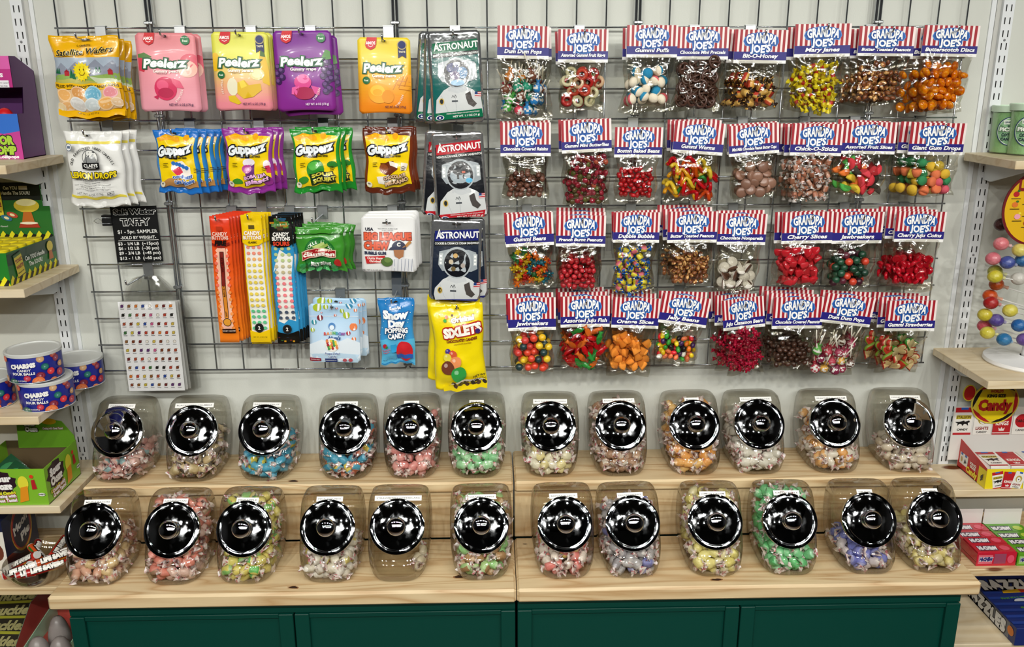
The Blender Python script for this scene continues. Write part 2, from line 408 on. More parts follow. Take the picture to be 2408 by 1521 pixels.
# lamp heads of the track lighting
for n, (x, y, z, e) in enumerate(LAMPS):
    M = Matrix.Translation((x, y, z)) @ e.to_matrix().to_4x4()
    row = 'near' if y > -2 else 'far'
    t = thing('track_lamp', 'black spotlight, %s from left on the ceiling track %s' % (('first second third fourth fifth sixth seventh eighth'.split())[n if n < 6 else (n-6) % 8], 'nearest the shelves' if row == 'near' else 'just behind the camera' if y > -3 else 'far behind the camera'), 'lamp', (x, y, z))
    b = MB(); b.lathe([(.03, .14), (.045, .13), (.048, .0), (.055, -.035), (.052, -.035), (.044, .002), (.0, .004)], 20, (18, 18, 19), M=e.to_matrix().to_4x4())
    obj('lamp_head', b, PLASTIC, t, ang=40)
    b = MB(); b.tube([(0, 0, .05), (0, 0, CEIL-.06-z)], .01, 8, (18, 18, 19)); obj('lamp_stem', b, PLASTIC, t)
for y, nm in ((-1.45, 'near the shelves'), (-2.75, 'behind the camera'), (-3.9, 'far behind the camera')):
    tag(obj('lighting_track', MB().box(-2.6, 2.6, y-.02, y+.02, CEIL-.06, CEIL, (18, 18, 19)), PLASTIC), 'long black lighting track on the ceiling %s' % nm, 'lighting track')
# ------------------------------------------------------------------ counters, cabinets
ZL, ZU = .779, .951; YL, YU = -.421, -.177; XS = -.0145
def knots(mb, c, px, zt):
    for kx, ky, r in px:
        q = onz(kx, ky, zt)-c; rr = random.Random(int(kx)); P = [(q.x+r*(1+rr.uniform(-.35, .35))*math.cos(a), q.y+r*.42*(1+rr.uniform(-.3, .3))*math.sin(a)) for a in [math.pi*2*i/14 for i in range(14)]]
        for sc_, cl, h in ((1.35, '#8a5c34', .0002), (1, '#2c1710', .0004)): mb.add([(q.x+(x-q.x)*sc_, q.y+(y-q.y)*sc_, zt-c.z+h) for x, y in P], [tuple(range(14))], cl, 1)
def plank(name, label, x0, x1, y0, y1, z0, z1, m, cat, group=None, b=.004, kn=()):
    c = Vector(((x0+x1)/2, (y0+y1)/2, z0)); mb = MB().bbox(x0-c.x, x1-c.x, y0-c.y, y1-c.y, 0, z1-z0, b); knots(mb, c, kn, z1)
    return tag(obj(name, mb, [m, PAPER], loc=c), label, cat, group)
for sd, (xa, xb) in (('left', (-1.163, XS-.001)), ('right', (XS+.001, 1.151))):
    plank('wooden_countertop', 'thick knotty pine countertop, %s half, carrying the lower row of jars' % sd, xa, xb, YL, YU+.012, ZL-.0385, ZL, PINE, 'countertop', b=.006, kn=((690, 1381, .011), (1080, 1356, .012)) if sd == 'left' else ((1685, 1363, .011), (1234, 1279, .005)))
    t = thing('wooden_riser', 'raised pine step on the %s half of the counter under the upper row of jars' % sd, 'riser', ((xa+xb)/2, 0, ZL))
    w = (xb-xa)/2; x0 = -w+.001; x1 = w-.001
    mb = MB().bbox(x0, x1, YU, WY-.001, ZU-ZL-.030, ZU-ZL, .005)
    if sd == 'left': knots(mb, Vector(((xa+xb)/2, 0, ZL)), ((690, 1131, .011),), ZU)
    obj('riser_top', mb, [PINE, PAPER], t)
    obj('riser_front', MB().bbox(x0+(.014 if sd == 'left' else 0), x1-(0 if sd == 'left' else .014), YU+.013, YU+.032, 0, ZU-ZL-.030, .002), PINE, t)
def cabinet(xa, xb, sd):
    zt = ZL-.0385; yf = -.395
    t = thing('green_cabinet', 'dark green panelled base cabinet under the %s half of the pine countertop' % sd, 'cabinet', ((xa+xb)/2, 0, 0))
    w = (xb-xa)/2
    obj('cabinet_body', MB().box(-w, w, yf+.02, WY-.002, 0.0, zt), GREEN, t)
    obj('top_rail', MB().bbox(-w, w, yf+.001, yf+.02, zt-.034, zt-.001, .001), GREEN, t)
    for s in (-1, 1):
        a, b = (-w, -.002) if s < 0 else (.002, w)
        top = zt-.036
        m = MB(); m.bbox(a, a+.036, yf-.004, yf+.019, .05, top, .0015); m.bbox(b-.036, b, yf-.004, yf+.019, .05, top, .0015)
        m.bbox(a+.036, b-.036, yf-.001, yf+.019, top-.012, top, .001); m.bbox(a+.036, b-.036, yf-.004, yf+.019, .05, .1, .001)
        m.box(a+.03, b-.03, yf+.006, yf+.018, .06, top)
        tag(obj('cabinet_door', m, GREEN, t))
cabinet(-1.128, XS-.003, 'left'); cabinet(XS+.003, 1.118, 'right')
# ------------------------------------------------------------------ slotted standards and side shelves
def standard(x, side):
    t = thing('slotted_shelf_rail', 'white slotted upright rail for the %s side shelves' % side, 'shelf rail', (x, WY, 0))
    m = MB(); s = 1 if side == 'left' else -1
    m.box(-.0145, .0145, -.016, -.0005, .1, CEIL-.02, (226, 229, 232)); m.box(s*.0145, s*.026, -.006, -.0005, .1, CEIL-.02, (190, 190, 185))
    z = .22; k = 0
    while z < CEIL-.2:
        for dx in (-.0065, .0065): m.box(dx-.0014, dx+.0014, -.0164, -.014, z, z+.0165, (8, 8, 8))
        if k % 9 == 5: m.lathe([(.0035, 0), (.0025, .002), (0, .003)], 8, (120, 120, 122), M=Matrix.Translation((0, -.016, z+.0235)) @ Matrix.Rotation(math.pi/2, 4, 'X'))
        z += .0312; k += 1
    obj('rail_channel', m, PLASTIC, t)
standard(-1.243, 'left'); standard(1.2545, 'right')
def side_shelf(side, z, dep, n, thick=.021, m=None, xin=1.178, w=1.0):
    x0, x1 = (-xin-w, -xin) if side == 'left' else (xin, xin+w)
    t = thing('wall_shelf', 'pale wooden shelf on the %s wall brackets, %s' % (side, n), 'shelf', ((x0+x1)/2, 0, z-thick))
    obj('shelf_board', MB().bbox(-w/2, w/2, -dep, WY-.017, 0, thick, .0015), m or MAPLE, t)
    s = 1 if side == 'left' else -1
    xb = (-1.243 if side == 'left' else 1.2545)-(x0+x1)/2
    b = MB(); pts = [(-.0165, 0), (-.0165, -.05), (-.05, -.052), (-.24*min(1, dep/.28), -.012), (-.24*min(1, dep/.28), 0)]
    v = [(xb-.003, WY+p[0], p[1]-.0005) for p in pts]+[(xb+.003, WY+p[0], p[1]-.0005) for p in pts]; n5 = 5
    b.add(v, [tuple(range(5)), tuple(range(9, 4, -1))]+[(i, 5+i, 5+(i+1) % 5, (i+1) % 5) for i in range(5)], (222, 225, 228))
    obj('shelf_bracket', b, PLASTIC, t)
    return z
ZS = {}
for k, (z, d, n) in {'L1': (1.806, .268, 'topmost one'), 'L2': (1.516, .275, 'second from the top'), 'L3': (1.2035, .302, 'holding the round blue tins'), 'L4': (.946, .27, 'holding the lime green box')}.items():
    ZS[k] = side_shelf('left', z, d, n)
for k, (z, d, n) in {'R1': (1.8005, .224, 'topmost one'), 'R2': (1.257, .271, 'under the lollipop stand'), 'R3': (.898, .157, 'holding the red and yellow box')}.items():
    ZS[k] = side_shelf('right', z, d, n, xin=1.19 if k != 'R2' else 1.178)
ZS['L5'] = side_shelf('left', .73, .30, 'under the bowl of rolls', m=PINE, xin=1.169)
ZS['R5'] = side_shelf('right', .74, .30, 'under the shiny red box', xin=1.157, m=PINE)
ZS['L6'] = side_shelf('left', .49, .32, 'lowest, under grey figures', xin=1.169)
ZS['R6'] = side_shelf('right', .48, .26, 'lowest, under blue box', xin=1.157)
for sd, x in (('left', -1), ('right', 1)):
    xx = sorted((x*1.285, x*2.1))
    plank('wood_back_board', 'pine backing board behind the low shelves on the %s' % sd, xx[0], xx[1], WY-.014, WY-.001, .12, .70, PINE, 'board')
# ------------------------------------------------------------------ chromed wire grid
ROW0 = 2.11633; RP = 2.9466*IN; WR = .0024
NB = 12
def zrow(k): return ROW0-k*RP
def grid_panel(xs, label, ext=(0, 0), rails=(True, True)):
    xc = (xs[0]+xs[-1])/2
    t = thing('wire_grid_panel', label, 'wire grid', (xc, 0, zrow(NB)))
    m = MB(); zt = zrow(-4); g = (170, 172, 175)
    for i, x in enumerate(xs):
        if (i == 0 and rails[0]) or (i == len(xs)-1 and rails[1]): continue
        m.tube([(x-xc, .003, zt-zrow(NB)), (x-xc, .003, 0)], WR, 8, g)
    obj('upright_wires', m, WIRE, t, smooth=True)
    m = MB()
    for k in range(NB+1):
        z = zrow(k)-zrow(NB); m.tube([(xs[0]-xc-ext[0], -WR*.9, z), (xs[-1]-xc+ext[1], -WR*.9, z)], WR, 8, g)
    obj('cross_wires', m, WIRE, t, smooth=True)
    for i, on in ((0, rails[0]), (-1, rails[1])):
        if on:
            m = MB(); x = xs[i]-xc; m.tube([(x, .003, zt-zrow(NB)), (x, .003, 0)], .0042, 10, g)
            obj('edge_rail', m, WIRE, t, smooth=True)
def XI(a, b, n): return [a+(b-a)*i/n for i in range(n+1)]
grid_panel(XI(-45*IN, -36.22*IN, 3), 'narrow chromed wire grid at the left end of the wall', (.005, 0), (False, True))
grid_panel(XI(-35.8*IN, -12.2*IN, 8), 'wide chromed wire grid behind the pouches, left of the middle')
grid_panel(XI(-11.8*IN, 11.8*IN, 8), 'wide chromed wire grid in the middle of the wall')
grid_panel(XI(12.2*IN, 35.8*IN, 8), 'wide chromed wire grid behind the header bags, right of the middle')
grid_panel(XI(36.22*IN, 45*IN, 3), 'narrow chromed wire grid at the right end of the wall', (0, .005), (True, False))
n = 0
for k in (0, 3, 6, 9, 12):
    for x in (-36.0*IN, -12*IN, 12*IN, 36*IN):
        m = MB(); m.bbox(-.012, .012, -.0075, .008, -.004, .004, .002, (196, 198, 200)); m.tube([(0, -.0075, 0), (0, -.011, 0)], .003, 8, (150, 150, 150))
        tag(obj('grid_joiner_clip', m, CLIP, loc=(x, -.001, zrow(k)+.012)), 'small steel clip joining two grid panels, %s seam, level %d from the top' % ({-36: 'leftmost', -12: 'second', 12: 'third', 36: 'rightmost'}[round(x/IN)], k//3+1), 'clip', 'grid joiner clips')
def hook(x, zr, reach, label, side=0):
    """steel plate clipped on the nearest wire above, with a prong reaching out and turned up at its tip"""
    k = int((ROW0-zr-.012)/RP+1e-6); k = max(0, k)
    if ROW0-k*RP < zr+.012: k -= 1
    zc = zrow(max(k, 0))
    if zc-zr > .06: zc = zr+.03 if False else zc
    t = thing('display_hook', label, 'hook', (x, -.006, zc))
    w = .0135; m = MB()
    lo = min(zr-zc-.012, -.03)
    m.bbox(-w, w, -.0022, 0, lo, .004, .0008, (200, 202, 204)); m.box(-w, w, -.0022, .0095, .004, .0055, (200, 202, 204)); m.box(-w, w, .0078, .0095, -.004, .0055, (200, 202, 204))
    obj('hook_plate', m, CLIP, t)
    m = MB(); zz = zr-zc
    m.tube([(side, -.002, zz), (side, -reach*.5, zz), (side, -reach+.012, zz), (side, -reach+.004, zz+.003), (side, -reach, zz+.014)], .0022, 8, (180, 182, 185))
    obj('hook_prong', m, WIRE, t, smooth=True)
    return t
# ------------------------------------------------------------------ taffy jars
TA = math.radians(30)
FP = [(0, .013), (.004, .006), (.012, .001), (.03, 0), (.048, .008), (.066, .0225), (.09, .045), (.12, .063), (.15, .0805), (.175, .0945), (.188, .103), (.196, .112), (.2, .121)]
ZC = lambda z: z if z < .17 else .17+(z-.17)*.75
FP = [(ZC(a), b) for a, b in FP]
def interp(T, z):
    if z <= T[0][0]: return T[0][1]
    for a, b in zip(T[:-1], T[1:]):
        if z <= b[0]: return a[1]+(b[1]-a[1])*(z-a[0])/(b[0]-a[0])
    return T[-1][1]
BP = [(0, .168), (.01, .177), (.05, .184), (.1, .186), (.15, .185), (.185, .180), (.195, .174), (.2, .165)]
AP = [(0, .058), (.004, .064), (.012, .069), (.03, .0745), (.06, .0795), (.1, .082), (.14, .081), (.17, .078), (.188, .073), (.196, .066), (.2, .056)]
BP = [(ZC(a), b) for a, b in BP]; AP = [(ZC(a), b) for a, b in AP]
def jar_section(z, n=36, shrink=0., ex=.46):
    y0, y1, a = interp(FP, z)+shrink, interp(BP, z)-shrink, interp(AP, z)-shrink
    c, b = (y0+y1)/2, max((y1-y0)/2, .004); P = []
    for k in range(n):
        q = 2*math.pi*k/n+math.pi/n; cs, sn = math.cos(q), math.sin(q)
        f = 1-.20*max(0, -sn)**1.3                      # narrower towards the front face
        P.append((a*f*math.copysign(abs(cs)**ex, cs), c+b*math.copysign(abs(sn)**ex, sn), z))
    return P
def jar_body():
    m = MB(); zs = [0, .002, .006, .012, .02, .03, .045, .06, .075, .09, .11, .13, .15, .165, .178, .188, .194, .198, .2]; n = 36
    zs = [ZC(z) for z in zs]; v = []
    for z in zs: v += jar_section(z, n)
    c0 = len(v); v += [(0, .08, .003), (0, .14, .1940)]
    f = [(i*n+k, i*n+(k+1) % n, (i+1)*n+(k+1) % n, (i+1)*n+k) for i in range(len(zs)-1) for k in range(n)]
    f += [(c0, (k+1) % n, k) for k in range(n)]+[(c0+1, (len(zs)-1)*n+k, (len(zs)-1)*n+(k+1) % n) for k in range(n)]
    m.add(v, f)
    m.lathe([(.055, -.006), (.055, .012), (.0575, .013), (.0575, .017), (.054, .018)], 36, M=LIDM @ Matrix.Translation((0, 0, -.024)))
    return m
# lid frame: origin at lid rim plane centre, z = outward normal
_n = Vector((0, -math.cos(TA), math.sin(TA)))
_x = Vector((1, 0, 0)); _y = _n.cross(_x)
LIDM = Matrix(((_x.x, _y.x, _n.x, 0), (_x.y, _y.y, _n.y, .053), (_x.z, _y.z, _n.z, .131), (0, 0, 0, 1)))
jm = jar_body().mesh('jar_body', JARM); 
lm = MB().lathe([(.0655, -.015), (.0688, -.014), (.0697, -.005), (.0697, -.0022), (.0690, -.0008), (.0675, -.0002), (.0598, .0004), (.0588, .0002), (.0578, -.0012), (.0570, -.0012), (.0560, -.0002), (.05, .0014), (.04, .0034), (.03, .0050), (.02, .0060), (.0, .0066)], 48, (226, 229, 234))
lidme = lm.mesh('lid', LID)
kb = MB().lathe([(.018, .004), (.0165, .009), (.0185, .0125)], 20, (226, 229, 234)); kp = [(.0185, .0125)]
for i in range(1, 12):
    a = math.pi*(.70-.70*i/11); kp.append((.0240*math.sin(a), .0205+.0125*math.cos(a)))
kb.lathe(kp, 28, (226, 229, 234)); knobme = kb.mesh('lid_knob', LID); smooth_angle(lidme, 20); smooth_angle(knobme, 50)
def label_mesh(t):
    w = max(.040, .0052*len(t)+.010); h = .0135; z0 = .1822
    y0 = interp(FP, z0-.002); ty = (interp(FP, z0+.006)-interp(FP, z0-.008))/.014
    uz = Vector((0, ty, 1)).normalized(); nn = Vector((0, -1, ty)).normalized()
    o = Vector((-w/2, interp(FP, z0), z0))+nn*.0018+uz*h*.62; sf = plane_surf(o, (1, 0, 0), uz, nn, w, h)
    m = MB(); A = Art(m, w*1000, h*1000, sf); A.rect(0, 0, w*1000, h*1000, '#f4f3f0')
    A.text(t, w*500, h*480, 3.6, '#222222', w=w*1000-9, bold=.004)
    return m
JARS = [  # lid centre px, tag, fill height at front, back, body colours, description
 (272, 0, 'COTTON CANDY', .05, .085, ['#e8a79f', '#eec0b6', '#e8a79f|#8fb8c0'], 'pale pink and powder blue'),
 (450, 0, 'BLACKBERRY CRUMBLE', .085, .12, ['#d8bf8c|#6f6558', '#d9c48f', '#e0cba0|#5b5348'], 'tan and grey striped'),
 (617, 0, 'PASSION FRUIT', .085, .115, ['#39a9d6', '#2f9fd0', '#4bb4dc|#e6cf3e'], 'bright blue and yellow'),
 (811, 0, 'SHAVED ICE', .10, .12, ['#ee8060', '#2f9ccb|#ead04a', '#ee7f5c|#39a9d6', '#3aa5d0'], 'orange, blue and yellow'),
 (967, 0, 'CHERRY', .115, .145, ['#f29c98', '#f4a7a0', '#ee918e'], 'coral pink'),
 (1120, 0, 'BLAZE', .10, .12, ['#8fe0a0', '#7fd892', '#a4e6ac'], 'mint green'),
 (1294, 0, 'BUTTERED POPCORN', .14, .15, ['#f3eecb', '#efe3a0', '#f6f2dc'], 'cream and pale yellow'),
 (1461, 0, 'ROOT BEER FLOAT', .155, .17, ['#b98d6c|#efe6d8', '#a87c5e', '#c49c7e|#f0e8dc'], 'light brown and white'),
 (1636, 0, 'MANGO', .145, .165, ['#f5a64a', '#f7b45a', '#f2c069'], 'golden orange'),
 (1788, 0, 'FROSTED CUPCAKE', .135, .15, ['#efece0', '#f3f0e8', '#e7e4d8'], 'white'),
 (1965, 0, 'PEACHES & CREAM', .115, .135, ['#f5a84a', '#f3ede0', '#f7b769|#f3ede0'], 'orange and white'),
 (2138, 0, 'HONEY LAVENDER', .045, .07, ['#e9dcc6', '#e4d4ba', '#ece2d0'], 'off-white'),
 (219, 1, 'MAPLE BACON', .07, .135, ['#e9c98e', '#f0b79a', '#eec9a4|#e79c86'], 'peach and tan'),
 (403, 1, 'NEAPOLITAN', .165, .185, ['#f08a78', '#ee8674|#a88668', '#e9c2b4'], 'coral and brown striped'),
 (571, 1, 'PINEAPPLE', .185, .19, ['#f1e36a|#62c25a', '#efe170', '#8ed66c|#f1e36a'], 'yellow and green striped'),
 (769, 1, 'PINA COLADA', .06, .085, ['#efe9d8', '#efe9d8|#e9d870', '#f3efe6'], 'white with yellow centres'),
 (933, 1, 'STRAWBERRY CHEESECAKE', .0, .02, ['#efe3c4'], 'last few cream'),
 (1133, 1, 'CARAMEL APPLE', .17, .175, ['#9bdc86', '#b98c58', '#b0dc8c|#a87c4c'], 'green and caramel brown'),
 (1330, 1, 'BANANA SPLIT', .055, .085, ['#f2847e', '#f0d56c|#f2847e', '#f1e6dc', '#f2847e'], 'coral, yellow and white'),
 (1491, 1, 'HUCKLEBERRY', .155, .16, ['#a9a7ae', '#b7b5ba', '#7d83cf', '#9d9aa4'], 'grey and lavender blue'),
 (1681, 1, 'LEMON CREAM', .17, .18, ['#f0e47e', '#f2e98e', '#f3ecb6'], 'lemon yellow'),
 (1857, 1, 'GREEN APPLE', .185, .19, ['#6fdc8c', '#5fd47c', '#7fe09a'], 'vivid green'),
 (2043, 1, 'GRAPE', .05, .085, ['#6f78d8', '#7a82dc', '#d9cfd6'], 'violet blue'),
 (2199, 1, 'BANANA', .085, .11, ['#f0e28e', '#efe6a4', '#ece2b0'], 'pale banana yellow'),
]
def taffy_mesh(col):
    """lump of taffy in waxed paper with two ruffled twisted ends"""
    c1, c2 = (col.split('|')+[col])[:2] if '|' in col else (col, col)
    m = MB(); L = .0135; n = 9
    L = .0132
    prof = [(.0092, -L-.0082), (.0076, -L-.0045), (.0034, -L), (.0088, -L+.0030), (.0102, -L+.007), (.0104, 0), (.0102, L-.007), (.0088, L-.0030), (.0034, L), (.0076, L+.0045), (.0092, L+.0082)]
    w = '#f4ebe8'; pk = '#cf8088'
    def mixc(a, t):
        A = lin_s(a); return tuple(A[i]*(1-t)+(246, 238, 232)[i]*t for i in range(3))
    vs = []; fs = []; cs = []
    for i, (r, h) in enumerate(prof):
        end = i < 3 or i > 7; tw = random.uniform(-.3, .3)
        for k in range(n):
            q = 2*math.pi*k/n+tw; rr = r*(1+(.45*math.sin(q*3+i) if end else random.uniform(-.13, .13)+.1*math.cos(4*q)))
            x, y = rr*math.cos(q), rr*math.sin(q)*(.55 if end else .86)
            vs.append((h+(random.uniform(-.002, .002) if end else 0), x, y))
    for i in range(len(prof)-1):
        for k in range(n):
            fs.append((i*n+k, i*n+(k+1) % n, (i+1)*n+(k+1) % n, (i+1)*n+k))
            if i < 2 or i > 7: cs.append(w if (k+i) % 3 else (pk if random.random() < .45 else '#eccfcf'))
            elif i in (2, 7): cs.append(mixc(c1, .45))
            else: cs.append(mixc(c2 if (k//2) % 2 and c2 != c1 else c1, .12+random.uniform(0, .1)))
    m.add([(x*1.12, y*1.22, z*1.22) for x, y, z in vs], fs, cs)
    return m
def lin_s(c):
    if not isinstance(c, str): return tuple(c[:3])
    c = c.lstrip('#'); return tuple(int(c[i:i+2], 16) for i in (0, 2, 4))
def fill_points(zf, zb, rnd):
    P = []; s = .0245; k = 0; z = .015
    while z < max(zf, zb)+.01:
        oy = (k % 2)*s*.5; y = .012+oy
        while y < .18:
            x = -.078+(k % 2)*s*.45
            while x < .08:
                px, py, pz = x+rnd.uniform(-.004, .004), y+rnd.uniform(-.004, .004), z+rnd.uniform(-.004, .004)
                lo = pz < .025
                y0, y1, a = interp(FP, max(pz, .02))+.016, interp(BP, pz)-.016, interp(AP, pz)-.022
                top = zf+(zb-zf)*(py/.18)+rnd.uniform(-.008, .008)
                front = 1-.14*max(0, 1-(py-y0)/.06)
                if y0 <= py <= y1 and abs(px) < a*front and pz < top-.004:
                    near = (py-y0 < .026) or (a*front-abs(px) < .024) or (top-pz < .026)
                    if near and py < .155: P.append((py-y0, Vector((px, py, pz))))
                x += s
            y += s*.95
        z += s*.72; k += 1
    return P
rest = MB(); nsolo = 0; rnd = random.Random(3)
ordn = ['first', 'second', 'third', 'fourth', 'fifth', 'sixth', 'seventh', 'eighth', 'ninth', 'tenth', 'eleventh', 'twelfth']
for j, (px, low, tg, zf, zb, cols, desc) in enumerate(JARS):
    Z = ZL if low else ZU; Yl = -.335 if low else -.110
    p = at(px, (1250-(px-219)*25/1980) if low else (1008-(px-272)*18/1866), Yl)
    yaw = rnd.uniform(-.05, .05)
    t = thing('candy_jar', 'clear slant-front jar %s %s taffy, %s from left in %s row' % ('with the' if tg.startswith('STRAW') else 'of', desc, ordn[j % 12], 'lower' if low else 'upper'),
              'jar', (p.x, Yl-.053, Z+.0005), (0, 0, yaw), 'taffy jars on the stepped pine counter')
    R = Matrix.Rotation(yaw, 4, 'Z') @ Matrix.Translation((0, 0, 0))
    link('jar_body', jm, t)
    l = link('lid', lidme, t, M=LIDM.copy()); tag(l, 'polished chrome lid')
    link('lid_knob', knobme, l)
    obj('flavor_label', label_mesh(tg), PAPER, t)
    base = Matrix.Translation((p.x, Yl-.053, Z+.0005)) @ Matrix.Rotation(yaw, 4, 'Z')
    vm = [taffy_mesh(c) for c in cols for _ in (0, 1)]; vme = [None]*len(vm)
    if tg.startswith('STRAW'):
        pts = [(0, Vector((.05, .06, .014))), (0, Vector((.054, .085, .016))), (0, Vector((.045, .1, .015))), (.1, Vector((.058, .11, .03)))]
    else: pts = fill_points(zf, zb, rnd)
    pts.sort(key=lambda q: q[0]+abs(q[1].x)*.15)
    solo = 12 if low else 13
    if low and j % 2 == 0: solo = 13
    for i, (_, q) in enumerate(pts):
        v = rnd.randrange(len(vm))
        M = base @ Matrix.Translation(q) @ Euler((rnd.uniform(-3, 3), rnd.uniform(-.7, .7), rnd.uniform(-3, 3))).to_matrix().to_4x4()
        if i < solo and nsolo < 300:
            if vme[v] is None: vme[v] = vm[v].mesh('wrapped_taffy', WAX)
            o = link('wrapped_taffy', vme[v]); o.matrix_world = M; nsolo += 1
            tag(o, 'twist-wrapped %s taffy inside the %s jar from left, %s row' % (desc, ordn[j % 12], 'lower' if low else 'upper'), 'taffy', 'taffy in the %s %s jar' % (ordn[j % 12], 'lower' if low else 'upper'))
        else: rest.merge(vm[v], M)
ro = obj('wrapped_taffy_heaps', rest, WAX, smooth=True)
tag(ro, 'the remaining twist-wrapped taffies heaped deeper inside all the jars', 'taffy', kind='stuff')
print('taffy', nsolo, len(rest.f)//90)
# ------------------------------------------------------------------ sweets (each builder returns an MB about 2 cm across)
R_ = random.Random(11)
def c_twist(L, r, cols, endc, band=None, sq=1., n=8, endl=.009, clearend=False):
    m = MB(); prof = [(r*.95, -L-endl), (r*.75, -L-endl*.5), (r*.25, -L), (r*.9, -L+r*.35), (r, -L*.5), (r, -L*.2), (r, L*.2), (r, L*.5), (r*.9, L-r*.35), (r*.25, L), (r*.75, L+endl*.5), (r*.95, L+endl)]
    vs = []; fs = []; cs = []
    for i, (q, h) in enumerate(prof):
        end = i < 3 or i > 8
        for k in range(n):
            a = 2*math.pi*k/n+.4; rr = q*(1+(.35*math.sin(3*a+i) if end else R_.uniform(-.05, .05)))
            if not end: rr *= 1+(sq-1)*(.5+.5*math.cos(4*a))
            vs.append((h, rr*math.cos(a), rr*math.sin(a)*(.5 if end else .85)))
    for i in range(len(prof)-1):
        for k in range(n):
            fs.append((i*n+k, i*n+(k+1) % n, (i+1)*n+(k+1) % n, (i+1)*n+k))
            if i < 3 or i > 7: cs.append(endc if (k+i) % 4 else cols[0])
            elif band and i in (4, 5): cs.append(band)
            else: cs.append(cols[(k//2) % len(cols)])
    return m.add(vs, fs, cs)
def c_pop(c):
    m = MB(); c2 = '#f0ece6'
    m.ell((0, 0, 0), (.0125, .0125, .0125), 12, 8, fn=lambda i, k: c if R_.random() < .62 else c2, noise=.05)
    m.lathe([(.0105, .007), (.005, .0125), (.004, .0165), (.0065, .021)], 10, c, ruf=.2)
    m.tube([(0, 0, .008), (0, 0, .058)], .0018, 6, '#efe9dc'); return m
def c_ring(a, b):
    m = MB(); n, k = 18, 8; R, r = .0105, .0047; vs = []; fs = []; cs = []
    for i in range(n):
        for j in range(k):
            p, q = 2*math.pi*i/n, 2*math.pi*j/k; vs.append(((R+r*math.cos(q))*math.cos(p), r*math.sin(q), (R+r*math.cos(q))*math.sin(p)))
    for i in range(n):
        for j in range(k): fs.append((i*k+j, i*k+(j+1) % k, ((i+1) % n)*k+(j+1) % k, ((i+1) % n)*k+j)); cs.append(a if j < k/2 else b)
    return m.add(vs, fs, cs)
def c_puff(a, b): return MB().ell((0, 0, 0), (.0135, .0135, .0105), 14, 9, fn=lambda i, k: a if i < 5 else b)
def c_pretzel():
    m = MB(); c = '#4a3026'
    for R, cx, cz in ((.0125, 0, 0),):
        m.tube([(R*math.cos(t)*1.1, 0, R*math.sin(t)) for t in [2*math.pi*i/16 for i in range(17)]], .0033, 7, c)
    m.tube([(-.007, -.002, -.010), (0, -.003, 0), (.005, -.001, .011)], .003, 7, c); m.tube([(.007, .001, -.010), (0, 0, .001), (-.005, -.001, .011)], .003, 7, c); return m
def c_nut(c, d='#e0b070'): return MB().ell((0, 0, 0), (.0085, .006, .0052), 9, 6, noise=.1, fn=lambda i, k: d if k < 4 and R_.random() < .7 else c)
def c_bean(c, L=.0085, r=.0056, ns=.03): return MB().ell((0, 0, 0), (L, r, r), 10, 7, c, noise=ns)
def c_disc(c, d):
    m = MB(); m.ell((0, 0, 0), (.0125, .0075, .0125), 12, 8, fn=lambda i, k: c if (i+k) % 3 else d, noise=.04)
    return m
def c_fly(c, d):
    m = MB()
    for sx, sz, q in ((-1, 1, c), (1, 1, d), (-1, -1, d), (1, -1, c)): m.ell((sx*.007, 0, sz*.0065), (.0078, .004, .007), 8, 6, q)
    return m.tube([(0, 0, -.011), (0, 0, .011)], .0028, 6, c)
def c_worm(c, d):
    n = 16; P = [(.032*(i/n-.5)*2, .004*math.sin(i*.8), .013*math.sin(i*.62)) for i in range(n+1)]
    m = MB(); m.tube(P[:9], .0045, 7, c, rads=[.0045*(1+.18*(i % 2)) for i in range(9)]); m.tube(P[8:], .0045, 7, d, rads=[.0045*(1+.18*(i % 2)) for i in range(n-7)]); return m
def c_cup(c): return MB().lathe([(0, -.007), (.0095, -.007), (.0135, .006), (.0125, .0075), (.004, .0085), (0, .0085)], 14, c)
def c_slice(c, d=None):
    n = 12; P = [(.0165*math.cos(math.pi*i/n), .0165*math.sin(math.pi*i/n)-.007) for i in range(n+1)]
    return MB().slab(P, .012, c, d or c)
def c_drop(c): return MB().lathe([(0, -.0095), (.011, -.0095), (.0128, -.006), (.0118, 0), (.0088, .007), (.005, .0105), (0, .0115)], 14, c)
def c_bear(c):
    m = MB(); m.ell((0, 0, -.003), (.0062, .005, .0075), 8, 6, c); m.ell((0, -.001, .0075), (.005, .0045, .0048), 8, 6, c)
    for x, z, r in ((-.0042, .012, .002), (.0042, .012, .002), (-.0058, 0, .0028), (.0058, 0, .0028), (-.0042, -.0105, .0033), (.0042, -.0105, .0033)): m.ell((x, -.002, z), (r, r, r), 6, 4, c)
    return m
def c_burnt(c): return MB().ell((0, 0, 0), (.0088, .0066, .0066), 9, 6, c, noise=.17)
def c_nonp():
    m = MB(); m.lathe([(0, -.002), (.0135, -.002), (.0145, 0), (.0125, .003), (0, .0045)], 18, ['#54382a', '#54382a', '#cfc8be', '#d8d2c8'])
    for i in range(34):
        a, r = R_.uniform(0, 6.28), .0128*math.sqrt(R_.random()); z = .0045-.0018*(r/.0125)**2; m.ell((r*math.cos(a), r*math.sin(a), z), (.0011, .0011, .0009), 4, 3, '#f3f0ea')
    return m
def c_ball(c):
    m = MB(); m.ell((0, 0, 0), (.0105, .0105, .0105), 12, 8, fn=lambda i, k: c); return m
def c_coin(c): return MB().lathe([(0, -.004), (.0095, -.004), (.0115, -.0025), (.0115, .0025), (.0095, .004), (.007, .003), (0, .003)], 14, c)
